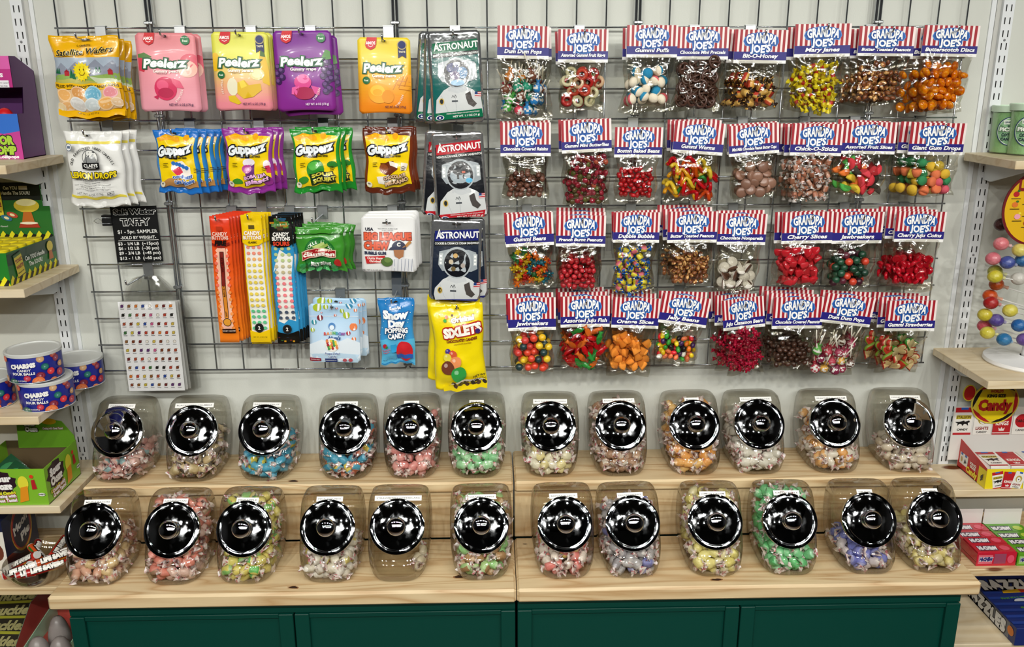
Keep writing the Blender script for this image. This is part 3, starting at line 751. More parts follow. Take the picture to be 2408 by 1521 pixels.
def c_fish(c):
    P = [(-.021, .007), (-.016, .003), (-.010, .0065), (0, .0085), (.011, .006), (.019, 0), (.011, -.0055), (0, -.0075), (-.010, -.005), (-.016, -.002), (-.021, -.0065), (-.019, 0)]
    return MB().slab(P, .008, c)
def c_straw(a, b):
    P = [(.0155*math.sin(t)**3, .0012*(13*math.cos(t)-5*math.cos(2*t)-2*math.cos(3*t)-math.cos(4*t))) for t in [2*math.pi*i/20 for i in range(20)]]
    return MB().slab(P, .009, a, b)
def c_wedge(c):   # ribbed fan-shaped fruit slice
    P = [(0, -.012)]+[(.0175*(1+.06*(i % 2))*math.sin(t), -.010+.0235*(1+.06*(i % 2))*math.cos(t)) for i, t in enumerate([(-50+100*j/10)*math.pi/180 for j in range(11)])]
    return MB().slab(P, .011, c)
RED, YEL, GRN, ORG, PUR, BLU, BRN = '#c8202c', '#e9d21f', '#2f9a3c', '#ee7a1c', '#5a2a78', '#2d5fc0', '#5b3524'
SW = {  # key: (variants, spacing, material, part name, layers)
 'pops': ([lambda c=c: c_pop(c) for c in ('#4fae4a', '#d9435c', '#e08a2c', '#2f86c8', '#7a4a36', '#2c9a7a')], .026, 'W', 'lollipop'),
 'pops2': ([lambda c=c: c_pop(c) for c in ('#b8364a', '#c2485a', '#a83a58', '#5fae4a', '#e2b04a', '#8a2a4c', '#6a4a3c')], .025, 'W', 'lollipop'),
 'rings': ([lambda a=a, b=b: c_ring(a, b) for a, b in (('#c02a2c', '#e8c8a0'), ('#3f9a44', '#e8e0b8'), ('#e0c43a', '#d8503a'), ('#c8302c', '#c8302c'), ('#3f8a3c', '#d8483c'))], .024, 'G', 'gummy_ring'),
 'puffs': ([lambda a=a: c_puff(a, '#f0e4cc') for a in ('#1e88b4', '#e0646c', '#f0e4cc', '#1e88b4', '#f0e4cc')], .0235, 'S', 'gummy_puff'),
 'pretz': ([c_pretzel], .021, 'C', 'chocolate_pretzel'),
 'honey': ([lambda: c_twist(.013, .0085, ['#e8b050', '#d85a3a'], '#2a1a14', sq=1.15), lambda: c_twist(.013, .0085, ['#e9bc62', '#e9bc62', '#c8402c'], '#3a241a', sq=1.15)], .023, 'W', 'wrapped_toffee'),
 'mary': ([lambda: c_twist(.013, .006, ['#ecd81e', '#e2c818'], '#f2e22e', '#cf3a2a', endl=.012), lambda: c_twist(.012, .0065, ['#efe02a'], '#ecd81e', '#7a2a22', endl=.012)], .020, 'W', 'wrapped_taffy_chew'),
 'nuts': ([lambda: c_nut('#7a4424'), lambda: c_nut('#8e5630'), lambda: c_nut('#5e3018', '#b07a44')], .0135, 'C', 'toasted_peanut'),
 'disc': ([lambda: c_disc('#f08a10', '#f8b020'), lambda: c_disc('#e8760c', '#f8a018')], .0215, 'G', 'butterscotch_disc'),
 'raisin': ([lambda: c_bean('#6b4436', .0082, .0068, .08), lambda: c_bean('#5c382c', .0075, .0062, .08)], .0145, 'C', 'chocolate_raisin'),
 'fly': ([lambda a=a, b=b: c_fly(a, b) for a, b in (('#a83040', '#5a3a2c'), ('#b04858', '#6c7038'), ('#8a2a3c', '#c06048'), ('#6a5a38', '#a83040'))], .021, 'G', 'gummy_butterfly'),
 'beans': ([lambda: c_bean('#b5121c'), lambda: c_bean('#a30f18', .008, .006)], .0142, 'C', 'candied_bean'),
 'worms': ([lambda a=a, b=b: c_worm(a, b) for a, b in (('#e8a81c', '#d8501c'), ('#d81c24', '#c8141c'), ('#f0d03a', '#3f9a44'), ('#e86a1c', '#f0d848'))], .027, 'G', 'gummy_worm'),
 'cups': ([lambda: c_cup('#8a6654'), lambda: c_cup('#7c5a4a')], .022, 'C', 'chocolate_cup'),
 'chick': ([lambda: c_twist(.010, .0068, ['#c08064', '#d8a890', '#a86a54'], '#cfc8c4')], .018, 'W', 'wrapped_peanut_stick'),
 'fruit': ([lambda c=c: c_slice(c, '#f0c8a0' if c == 0 else c) for c in ('#d0303c', '#4fae4a', '#e8c83a', '#ee7a2c', '#d8404c', '#3c3228')], .0245, 'S', 'fruit_slice_jelly'),
 'drops': ([lambda c=c: c_drop(c) for c in ('#e2b832', '#d8586a', '#2f8a54', '#e8dcb0', '#dcc040', '#e4784a')], .0245, 'S', 'gum_drop'),
 'bears': ([lambda c=c: c_bear(c) for c in ('#e2c020', '#d02c1c', '#e8781c', '#2f7a3c', '#d8b018', '#1f6a7a')], .0175, 'G', 'gummy_bear'),
 'burnt': ([lambda: c_burnt('#b5202c'), lambda: c_burnt('#a01a24'), lambda: c_burnt('#c22a34')], .0148, 'C', 'candied_peanut'),
 'dubble': ([lambda: c_twist(.010, .0075, ['#ecdc3c', '#d86a78'], '#1f5fb8', sq=1.1), lambda: c_twist(.010, .0078, ['#f0e044', '#f0e044', '#d86a78'], '#2468c4', sq=1.1)], .019, 'W', 'wrapped_bubble_gum'),
 'nonp': ([c_nonp], .0225, 'C', 'nonpareil'),
 'cherry': ([lambda: c_wedge('#dc2c38'), lambda: c_wedge('#e43a44')], .0225, 'G', 'cherry_slice_jelly'),
 'jaw': ([lambda c=c: c_ball(c) for c in ('#123c28', '#c8402a', '#3a1424', '#1c4a34', '#1a3a2c', '#5a2030')], .021, 'C', 'jawbreaker'),
 'jaw2': ([lambda c=c: c_ball(c) for c in ('#d8442c', '#e2b41c', '#e8c02c', '#1f3a3c', '#c83a34')], .022, 'C', 'jawbreaker'),
 'coins': ([lambda: c_coin('#cc1228'), lambda: c_coin('#d81c30')], .0165, 'G', 'cherry_jelly_coin'),
 'fish': ([lambda c=c: c_fish(c) for c in ('#d81c24', '#c8141c', '#d82424', '#3faa4a', '#ee7a2c')], .020, 'G', 'jelly_fish_sweet'),
 'orange': ([lambda: c_wedge('#ee8a24'), lambda: c_wedge('#f09430')], .0225, 'S', 'orange_slice_jelly'),
 'jelly': ([lambda c=c: c_bean(c, .0095, .0063) for c in ('#1c1416', '#d8202c', '#e8781c', '#f0efe8', '#e8c81c', '#3aa63c', '#3a1a4c', '#ee7a4c')], .0155, 'C', 'jelly_bean'),
 'cinn': ([lambda: c_bear('#c0143c'), lambda: c_bear('#b01234')], .0168, 'G', 'cinnamon_bear'),
 'choc': ([lambda: c_bean('#462a1e', .0085, .0068, .05), lambda: c_bean('#3a2218', .009, .0065, .05)], .0152, 'C', 'chocolate_peanut'),
 'straw': ([lambda a=a, b=b: c_straw(a, b) for a, b in (('#ecd49a', '#c8402c'), ('#efdca8', '#4a9a3c'), ('#e8cc90', '#b8342c'), ('#c8402c', '#8aa83c'))], .0225, 'G', 'gummy_strawberry'),
}
CM = {'C': CANDY, 'S': SUGAR, 'G': GUMMY, 'W': WAX}
_sw = {}
def sweets(key, w, ztop, zbot, seed, cap=96):
    """scatter of pieces (matrices) resting in a bag that is w wide, filled from zbot up to ztop (bag coordinates)"""
    vs, sp, mt, nm = SW[key]
    if key not in _sw: _sw[key] = [v() for v in vs]
    r = random.Random(seed); out = []
    for layer, y0 in ((0, -.009), (1, .004)):
        z = zbot+sp*.45; row = 0
        while z < ztop-sp*.3:
            f = (z-zbot)/(ztop-zbot+1e-6); ww = w*(.97-.10*(1-min(1, f*5))-.12*max(0, f-.7))
            x = -ww/2+sp*.5+(row % 2)*sp*.5*(1 if layer == 0 else .6)
            while x < ww/2-sp*.35:
                edge = abs(x)/(ww/2)
                if not (f > .72 and r.random() < .35+edge*.3):
                    M = Matrix.Translation((x+r.uniform(-.2, .2)*sp, y0*(1-edge*.5)+r.uniform(-.003, .003), z+r.uniform(-.2, .2)*sp))
                    if key.startswith('pops'): E = Euler((r.uniform(-.35, .35), r.uniform(-.7, .7), r.uniform(-3, 3)))
                    elif key in ('cups',): E = Euler((1.2+r.uniform(-.6, .6), r.uniform(-3, 3), r.uniform(-.5, .5)))
                    elif key in ('coins', 'nonp', 'puffs'): E = Euler((1.5+r.uniform(-.7, .7), r.uniform(-.7, .7), r.uniform(-3, 3)), 'XYZ')
                    elif key in ('rings', 'pretz', 'fly', 'fruit', 'straw', 'cherry', 'orange', 'fish', 'bears', 'cinn'): E = Euler((r.uniform(-.6, .6), r.uniform(-3, 3), r.uniform(-.6, .6)))
                    elif key in ('worms',): E = Euler((r.uniform(-.4, .4), r.uniform(-.6, .6), r.uniform(-.3, .3)))
                    else: E = Euler((r.uniform(-3, 3), r.uniform(-3, 3), r.uniform(-3, 3)))
                    out.append((r.randrange(len(vs)), M @ E.to_matrix().to_4x4(), layer))
                x += sp
            z += sp*(.86 if not key.startswith('pops') else .95); row += 1
    if len(out) > cap: out = out[:cap]
    return out
# ------------------------------------------------------------------ striped header bags
def header_mesh(W, H, name, wt='NET WT. 5.0 oz (142 g)', seed=0):
    """W,H in metres; print units 118 x 78"""
    r = random.Random(seed); a1, a2 = r.uniform(-.002, .002), r.uniform(0, .0035)
    def sf(u, v, l): return Vector((u*W, -.0012-l-a2*(4*u*u)*v + a1*u*v*2, -v*H))
    m = MB(); G = 12
    A = Art(m, 118, 78, sf, grid=30)
    for i in range(11):
        x = 118*i/11; A.k = 1
        A.rect(x, 0, x+118/22+.6, 51, '#a01426'); A.k = 1; A.rect(x+118/22+.6, 0, x+118/11, 51, '#f2e2e0')
    A.k = 1; A.rect(0, 51, 118, 70.5, '#1f1878'); A.k = 1; A.rect(0, 70.5, 118, 78, '#f2f1ee')
    # badge lettering with its blue rim
    def arc(X, Y, x, y): return x*(1-.10*Y), y*(1+.25*(1-X*X))-5*(1-X*X)
    def arc2(X, Y, x, y): return x, y+3.2*(1-X*X)
    for g, c in ((2.2, '#4a90d4'), (.9, '#1a57a8')):
        A.poly([(24-g, 20-g), (33, 13-g), (48, 9-g), (66, 8-g), (82, 11-g), (94+g, 19-g), (97+g, 28), (92+g, 36+g), (84, 35+g), (82+g, 46), (76, 53+g), (62, 55+g), (48, 54+g), (38-g, 50+g), (36-g, 38), (26-g, 35+g), (21-g, 27)], c)
    for off, c in ((.11, '#1a57a8'), (.07, '#1a4f9e')):
        A.text('GRANDPA', 59, 24, 17.5, c, w=67, bold=off, bend=arc); A.text("JOE'S", 58, 41.5, 16.5, c, w=43, bold=off, bend=arc2)
    A.text('GRANDPA', 59, 24, 17.5, '#fbfbfb', w=67, bold=.045, bend=arc); A.text("JOE'S", 58, 41.5, 16.5, '#fbfbfb', w=43, bold=.045, bend=arc2)
    w = min(104, 6.4*len(name)+8)
    A.text(name, 59, 60.5, 9 if len(name) < 20 else 7.5, '#ffffff', w=w, bold=.035, shear=.2)
    A.text(wt, 30, 74.6, 2.2, '#8a8a8c', w=34, bold=0); A.text('7125', 105, 74.6, 2, '#8a8a8c', bold=0)
    # back of the folded card
    vs = [(x*W, .0012, -z*H) for x in (-.5, 0, .5) for z in (0, 1)]+[(x*W, -.0012, 0) for x in (-.5, 0, .5)]
    m.add([(-W/2, .0014, 0), (W/2, .0014, 0), (W/2, .0014, -H), (-W/2, .0014, -H), (-W/2, -.0012, 0), (W/2, -.0012, 0)], [(0, 1, 2, 3), (4, 5, 1, 0)], '#f2efec')
    return m
def film_mesh(w, h, zt, T, seed, skew=0.):
    """clear bag: pillow with crimped seals, from z=zt down to zt-h"""
    r = random.Random(seed); m = MB(); NX, NZ = 16, 20; vs = []; fs = []
    ph = [r.uniform(0, 6.28) for _ in range(8)]; am = [r.uniform(.4, 1) for _ in range(8)]
    for side in (-1, 1):
        for j in range(NZ+1):
            v = j/NZ
            prof = min(1, v/.35)**.8*min(1, (1-v)/.16)**.6 if v < .86 else max(0, (1-v)/.16)**1.2*.5
            ed = .007*math.sin(v*9+ph[0])*min(1, v*3)
            for i in range(NX+1):
                u = i/NX-.5; e = max(0, 1-(abs(2*u))**3)**.5
                x = u*w*(1-.07*prof)+(ed if abs(u) > .3 else ed*.3)*math.copysign(1, u)*(abs(2*u)**2)*.6+skew*v
                wr = .0016*(am[1]*math.sin(u*26+v*8+ph[1])+am[2]*math.sin(u*11-v*23+ph[2])+am[3]*math.sin(v*40+u*9+ph[3]))
                y = side*(T*prof*e+.0006)+wr*(.4+.6*prof)
                z = zt-h*v+(.004*math.sin(u*7+ph[4])*v if v > .9 else 0)
                vs.append((x, y, z))
    n = (NX+1)*(NZ+1)
    for j in range(NZ):
        for i in range(NX):
            a = j*(NX+1)+i; fs.append((a, a+NX+1, a+NX+2, a+1)); fs.append((n+a, n+a+1, n+a+NX+2, n+a+NX+1))
    return m.add(vs, fs)
HB = [ # name, sweets key, header top-centre x,y px, width px, header height px, tilt deg (clockwise), bag bottom y, fill top y, fill bottom y, bag half-offset px, rear bags, (rear dx,dy), label
 ('Dum Dum Pops', 'pops', 1231, 61, 122, 77, 1.2, 283, 165, 268, 0, 1, (6, 4), 'round lollipops with white sticks, upper'),
 ('Assorted Gummi Fruit Rings', 'rings', 1372, 69, 118, 78, .3, 262, 152, 245, 0, 1, (-6, 2), 'red, green and yellow gummy rings'),
 ('Gummi Puffs', 'puffs', 1535, 59, 120, 76, .2, 262, 158, 242, -8, 1, (-6, 5), 'white, pink and blue gummy puffs'),
 ('Chocolate Mini Pretzels', 'pretz', 1655, 63, 121, 77, .2, 258, 140, 246, -8, 1, (0, 3), 'dark chocolate mini pretzels'),
 ('Bit-O-Honey', 'honey', 1792, 70, 124, 79, .8, 256, 160, 248, -6, 2, (-8, 0), 'cream and orange wrapped honey toffees'),
 ('Mary Janes', 'mary', 1937, 56, 132, 78, -.8, 256, 143, 250, -8, 1, (-8, 6), 'bright yellow twist-wrapped chews'),
 ('Butter Toasted Peanuts', 'nuts', 2088, 62, 132, 70, .6, 243, 142, 236, -12, 2, (-8, 4), 'toasted peanuts, topmost row'),
 ('Butterscotch Discs', 'disc', 2240, 60, 131, 73, 1, 262, 130, 255, -8, 2, (-14, 4), 'glossy orange butterscotch discs'),
 ('Chocolate Covered Raisins', 'raisin', 1236, 288, 119, 79, 0, 467, 404, 462, 0, 1, (-1, -3), 'chocolate coated raisins'),
 ('Gummi Mini Butterflies', 'fly', 1378, 281, 118, 77, -2.5, 482, 366, 472, 0, 1, (-4, 0), 'dark red gummy butterflies'),
 ('Boston Baked Beans', 'beans', 1503, 299, 113, 71, .5, 476, 390, 462, -4, 0, (0, 0), 'small shiny red candied beans'),
 ('Gummi Worms', 'worms', 1648, 287, 119, 75, 4, 476, 362, 462, -8, 2, (-4, -2), 'orange and red gummy worms'),
 ('Mini Milk Chocolate Peanut Butter Cups', 'cups', 1772, 292, 118, 72, -4.5, 467, 384, 456, 2, 1, (4, -2), 'dusty brown chocolate cups'),
 ('Chick-O-Sticks', 'chick', 1924, 291, 121, 75, 1, 468, 370, 462, -10, 2, (-8, 0), 'brown and silver wrapped peanut sticks'),
 ('Assorted Fruit Slices', 'fruit', 2048, 287, 125, 75, .8, 461, 364, 452, -12, 1, (-4, -3), 'sugared fruit slice jellies'),
 ('Giant Gum Drops', 'drops', 2209, 289, 131, 75, 1, 461, 370, 456, -4, 2, (-12, 0), 'large sugared gum drops'),
 ('Gummi Bears', 'bears', 1243, 501, 114, 77, -2.6, 677, 584, 664, 2, 1, (-1, 1), 'coloured gummy bears'),
 ('French Burnt Peanuts', 'burnt', 1367, 506, 117, 73, .8, 680, 606, 676, -3, 2, (2, -5), 'rough red candied peanuts'),
 ('Dubble Bubble', 'dubble', 1498, 499, 109, 71, .4, 690, 576, 682, -4, 1, (-2, 0), 'yellow and blue wrapped bubble gum'),
 ('Butter Toasted Peanuts', 'nuts', 1630, 497, 117, 73, 0, 668, 584, 664, 0, 2, (-8, -4), 'toasted peanuts, third row down'),
 ('Chocolate Nonpareils', 'nonp', 1748, 502, 115, 73, 1.2, 688, 598, 674, -6, 1, (0, -4), 'chocolate nonpareils with white dots'),
 ('Cherry Slices', 'cherry', 1901, 498, 119, 74, -1, 674, 576, 666, -14, 1, (-10, 2), 'bright red cherry slice jellies'),
 ('Jawbreakers', 'jaw', 2021, 498, 119, 74, 0, 680, 578, 668, -10, 1, (-4, -3), 'dark green and orange jawbreakers'),
 ('Cherry Juju Coins', 'coins', 2168, 497, 118, 71, 1.2, 684, 592, 664, -4, 2, (-10, -2), 'deep red jelly coins'),
 ('Jawbreakers', 'jaw2', 1250, 700, 113, 76, -1, 878, 776, 868, 0, 1, (-4, -5), 'red, yellow and black jawbreakers'),
 ('Assorted Juju Fish', 'fish', 1376, 696, 116, 72, -.8, 866, 768, 858, -3, 2, (-4, -4), 'red and green jelly fish'),
 ('Orange Slices', 'orange', 1498, 700, 112, 71, 2.5, 882, 776, 866, -8, 2, (-6, -4), 'orange slice jellies'),
 ('Jelly Beans', 'jelly', 1616, 695, 115, 69, 8, 858, 782, 846, -6, 1, (-4, -4), 'many-coloured jelly beans'),
 ('Juju Cinnamon Bears', 'cinn', 1746, 701, 98, 72, -7, 878, 774, 870, -3, 2, (-9, -3), 'crimson cinnamon bears'),
 ('Chocolate Covered Peanuts', 'choc', 1879, 698, 118, 74, -.3, 866, 800, 858, -6, 3, (-5, -3), 'dark chocolate coated peanuts'),
 ('Dum Dum Pops', 'pops2', 2001, 694, 120, 69, 7, 880, 792, 876, -14, 1, (-2, -4), 'round lollipops with white sticks, bottom'),
 ('Gummi Strawberries', 'straw', 2146, 706, 117, 72, 0, 872, 784, 862, -22, 2, (-8, -3), 'cream and red gummy strawberry slices'),
]
def rear_name(i, n): return ['directly behind the front one', 'second behind the front one', 'third behind the front one'][i]
for bi, (nm, key, px, py, pw, ph, tilt, yb, ft, fb, ox, nr, (rdx, rdy), lab) in enumerate(HB):
    Yf = -.105
    p = at(px, py, Yf); sc = (at(px+50, py, Yf)-at(px-50, py, Yf)).x/100
    def zp(y): return at(px, y, Yf).z-p.z
    W, H = pw*sc, -zp(py+ph); wt = random.choice(['NET WT. 5.0 oz (142 g)', 'NET WT. 3.5 oz (99 g)', 'NET WT. 2.5 oz (71 g)'])
    hm = header_mesh(W, H, nm, wt, bi).mesh('header_card', [PAPER])
    hb = -zp(yb)-H*.86; fw = W*(.93 if key not in ('pops', 'pops2') else 1.0)
    T = .0135; fm = film_mesh(fw, hb, -H*.86, T, bi*7+1, skew=ox*sc).mesh('clear_bag', FILM)
    pcs = sweets(key, fw*.86, zp(ft), zp(fb), bi*13+5, 92)
    vs, sp, mt, pn = SW[key]
    vme = [m.mesh(pn, CM[mt]) for m in _sw[key]] if not hasattr(SW[key][0], 'me') else None
    shift = Matrix.Translation((ox*sc*.75, 0, 0))
    order = 'top second third bottom'.split()[bi//8]
    for k in range(nr+1):
        Y = Yf+k*(.029 if nr < 3 else .024)
        r = random.Random(bi*31+k); dz = zp(py+rdy*k) if k else 0; dx = rdx*sc*k
        if k == 0: L = 'front bag of %s under a striped header card' % lab.replace(', upper', ', top row').replace(', bottom', ', bottom row')
        else: L = 'bag of %s, %s' % (lab.replace(', upper', ', top row').replace(', bottom', ', bottom row'), rear_name(k-1, nr))
        t = thing('header_bag', L, 'bag of sweets', (p.x+dx, Y, p.z+dz), (0, math.radians(tilt*(1 if k == 0 else .3)+(r.uniform(-2.5, 2.5) if k else 0)), 0), 'striped header bags on the wire grid')
        link('header_card', hm, t); link('clear_bag', fm, t)
        if k == 0:
            for v, M, ly in pcs: link(pn, vme[v], t, M=shift @ M)
        else:
            m = MB()
            for v, M, ly in pcs:
                if ly == 0: m.merge(_sw[key][v], shift @ M)
            tag(obj(pn+'s', m, CM[mt], t, smooth=True), kind='stuff')
    zr = p.z+zp(py+15)+.0; hook(p.x+(nr*rdx*sc if False else 0), zr, -Yf+.03, 'steel hook holding the %s' % lab.replace(', upper', ' at the top').replace(', bottom', ' at the bottom').replace(', topmost row', ' in the topmost row').replace(', third row down', ' in the third row'))
# ------------------------------------------------------------------ printed packets on the left and middle grids
def mixrgb(a, b, t):
    a = lin_s(a); b = lin_s(b); t = max(0, min(1, t)); return tuple(a[i]*(1-t)+b[i]*t for i in range(3))
def pack_surf(w, h, T, style, seed):
    r = random.Random(seed); ph = [r.uniform(0, 6.28) for _ in range(8)]
    def sf(u, v, l, back=False):
        au = min(1, abs(2*u)); sg = math.copysign(1, u)
        if style == 'pouch':
            rr = .055*min(w, h); d = min(v*h, (1-v)*h); k = 1 if d >= rr else 1-(rr/(w/2))*(1-math.sqrt(max(0, 1-((rr-d)/rr)**2)))
            x = u*w*k*(1+.03*v); e = max(0, 1-au**2.6)
            g = max(0, min(1, (v-.16)/.5)); g = g*g*(3-2*g); g *= 1-.35*max(0, (v-.86)/.14)
            y = -T*e*g-.0006*math.sin(u*5+v*9+ph[0])
            z = -v*h+(.004*math.cos(u*3.1) if v > .93 else 0)*(v-.93)/.07
        elif style == 'strip':
            x = u*w+.0008*math.sin(v*9+ph[1]); y = -T*(1-au**3)*(1 if .06 < v < .95 else .2)-.0012*math.sin(v*26+ph[2]); z = -v*h
        elif style == 'card':
            x = u*w; y = 0; z = -v*h
        else:
            sl = .075; g = max(0, min(1, (v-sl)/.16))*max(0, min(1, (1-sl-v)/.12)); g = g**.7
            e = max(0, 1-au**3)**.6
            x = u*w*(1-.055*g)+.0022*math.sin(v*11+ph[3]+sg)*au**2
            cr = .0011*math.sin(u*34+ph[4]+2*math.sin(v*7))*(1-g*.8)+.001*math.sin(u*13-v*17+ph[5])+.0008*math.sin(v*31+u*8+ph[6])
            y = -T*e*g-cr*(.4+.9*(1-au))
            z = -v*h+(.0035*math.sin(u*6+ph[7])+.002*math.sin(u*21))*(v if v > .5 else .3*(1-v))
        if back: return Vector((x, -y*.6+.0012, z))
        return Vector((x, y-l-(.0009 if style == 'pillow' else .0004)*(l > 0), z))
    return sf
def pack(w, h, T, style, W, H, base, art, seed, grid=None, am=0):
    """w,h metres; W,H print units"""
    sf = pack_surf(w, h, T, style, seed); m = MB(); nx, nz = (14, 26) if style != 'pillow' else (24, 32)
    if style == 'strip': nz = 30
    bf = base if callable(base) else (lambda v: base)
    for back in (False, True):
        vs = [sf(i/nx-.5, j/nz, 0, back) for j in range(nz+1) for i in range(nx+1)]
        fs = []; cs = []
        for j in range(nz):
            for i in range(nx):
                a = j*(nx+1)+i; fs.append((a, a+nx+1, a+nx+2, a+1) if not back else (a, a+1, a+nx+2, a+nx+1)); cs.append(bf((j+.5)/nz))
        m.add(vs, fs, cs)
    n1 = (nx+1)*(nz+1); ring = [i for i in range(nx+1)]+[(j+1)*(nx+1)-1 for j in range(1, nz+1)]+[nz*(nx+1)+i for i in range(nx-1, -1, -1)]+[j*(nx+1) for j in range(nz-1, 0, -1)]
    m.add([], [(a-len(m.v), b-len(m.v), b+n1-len(m.v), a+n1-len(m.v)) for a, b in zip(ring, ring[1:]+ring[:1])], bf(.5))
    A = Art(m, W, H, sf, grid=grid or (W/20 if style == 'pillow' else W/8), mat=am); A.d2 = .00011 if style == 'pillow' else .000045; art(A)
    return m
def hang(nm, label, cat, x, y, W, H, style, base, art, T=.012, tilt=0, rears=(), mat=FOIL, Y=-.115, group=None, hk=True, holey=8, pname='printed_front', step=.024, seed=0, hookx=0):
    """x,y = top centre px of the front packet; rears = list of (dx,dy,tilt) px offsets for those behind"""
    p = at(x, y, Y); sc = (at(x+50, y, Y)-at(x-50, y, Y)).x/100; w = W*sc; h = p.z-at(x, y+H, Y).z
    me = pack(w, h, T, style, W, H, base, art, seed or int(x), am=1 if mat is SILVER else 0).mesh(nm, [mat, FOIL] if mat is SILVER else mat)
    objs = []
    for k, (dx, dy, tl) in enumerate([(0, 0, tilt)]+list(rears)):
        q = at(x+dx, y+dy, Y); L = label if k == 0 else label.split(',')[0]+', %s of its stack' % (['front', 'second', 'third', 'fourth', 'fifth', 'sixth', 'seventh', 'eighth', 'ninth'][k])
        o = link(nm, me, loc=(q.x, Y+k*step, q.z), rot=(0, math.radians(tl), 0)); tag(o, L if k == 0 or len(rears) > 1 else label.split(',')[0]+', hanging behind its twin', cat, group)
        objs.append(o)
    if hk: hook(p.x+hookx*sc, at(x, y+holey, Y).z, -Y+.028, 'steel hook holding the '+label.split(',')[0])
    return objs, w, h
def hole(A, x=None, y=9, w=9):
    x = x or A.W/2; A.poly([(x-w, y-2), (x-w*.4, y-2), (x, y-4), (x+w*.4, y-2), (x+w, y-2), (x+w, y+1.5), (x-w, y+1.5)], '#2a2622')
def art_sat(A):
    A.rect(0, 50, 165, 108, '#a7b4c4')
    A.poly([(0, 83), (20, 62), (38, 78), (60, 60), (80, 76), (110, 54), (128, 72), (150, 58), (165, 72), (165, 100), (0, 100)], '#8d93a3')
    A.poly([(0, 92), (40, 88), (90, 94), (165, 86), (165, 112), (0, 112)], '#8fae58'); A.poly([(90, 94), (165, 104), (165, 112), (110, 112)], '#c8d2b0')
    A.poly([(0, 104), (60, 98), (110, 108), (100, 112), (0, 112)], '#b9b45a')
    for x, y in ((28, 89), (138, 87)): A.rect(x, y-5, x+12, y+4, '#b53039'); A.poly([(x-1, y-5), (x+6, y-11), (x+13, y-5)], '#9a2630')
    for x, y, s in ((46, 98, 14), (52, 100, 10), (8, 88, 9), (14, 88, 9), (110, 84, 8), (118, 84, 9)): A.poly([(x-s*.4, y), (x, y-s*1.6), (x+s*.4, y)], '#1f6a45')
    sx, sy = 74, 82
    A.poly([((23 if i % 2 else 17.5)*math.cos(i*math.pi/16)+sx, (23 if i % 2 else 17.5)*math.sin(i*math.pi/16)+sy) for i in range(32)], '#e8c818')
    A.circ(sx, sy, 18, '#f5df28', n=24); A.circ(sx-5, sy-4, 1.3, '#3a2a1a', 2.6, 8); A.circ(sx+5, sy-4, 1.3, '#3a2a1a', 2.6, 8)
    A.line([(sx-8, sy+4), (sx-4, sy+9), (sx+3, sy+9), (sx+8, sy+3)], 1.4, '#6a3a1a')
    A.text('Satellite Wafers', 82, 36, 13.5, '#16181c', w=138, bold=.02, shear=.35, rot=-4, out=[(.07, '#f6d36a')]); A.text("C. GARRITY'S", 84, 22, 4, '#2a2014', bold=.03)
    A.rect(0, 110, 165, 124, '#f0b90f'); A.text('FILLED WITH ASSORTED CANDY BEADS', 82, 117, 6.2, '#1f1a14', w=154, bold=.03)
    A.poly([(6, 126), (158, 124), (160, 150), (156, 172), (120, 176), (60, 175), (12, 177), (3, 150)], '#e3bd8c')
    for x, y, r, c in ((22, 138, 18, '#eeb36a'), (60, 132, 19, '#d89a58'), (96, 134, 21, '#6fafcb'), (138, 134, 17, '#e9949c'), (26, 166, 17, '#efb878'), (55, 158, 20, '#dcd9d6'), (90, 160, 19, '#cfd8da'), (124, 158, 19, '#eeb163'), (151, 158, 14, '#e8c7a0'), (10, 168, 12, '#f1d8a8')):
        A.circ(x, y, r, mixrgb(c, '#ffffff', .35), r*.86, 18); A.circ(x, y-.5, r*.86, c, r*.68, 18)
    A.rect(0, 175, 165, 190, '#f0b40e'); A.text('NET WT. 1.23 OZ (35 g)', 74, 180, 3.4, '#5a4012', bold=.01)
    hole(A, 90, 9)
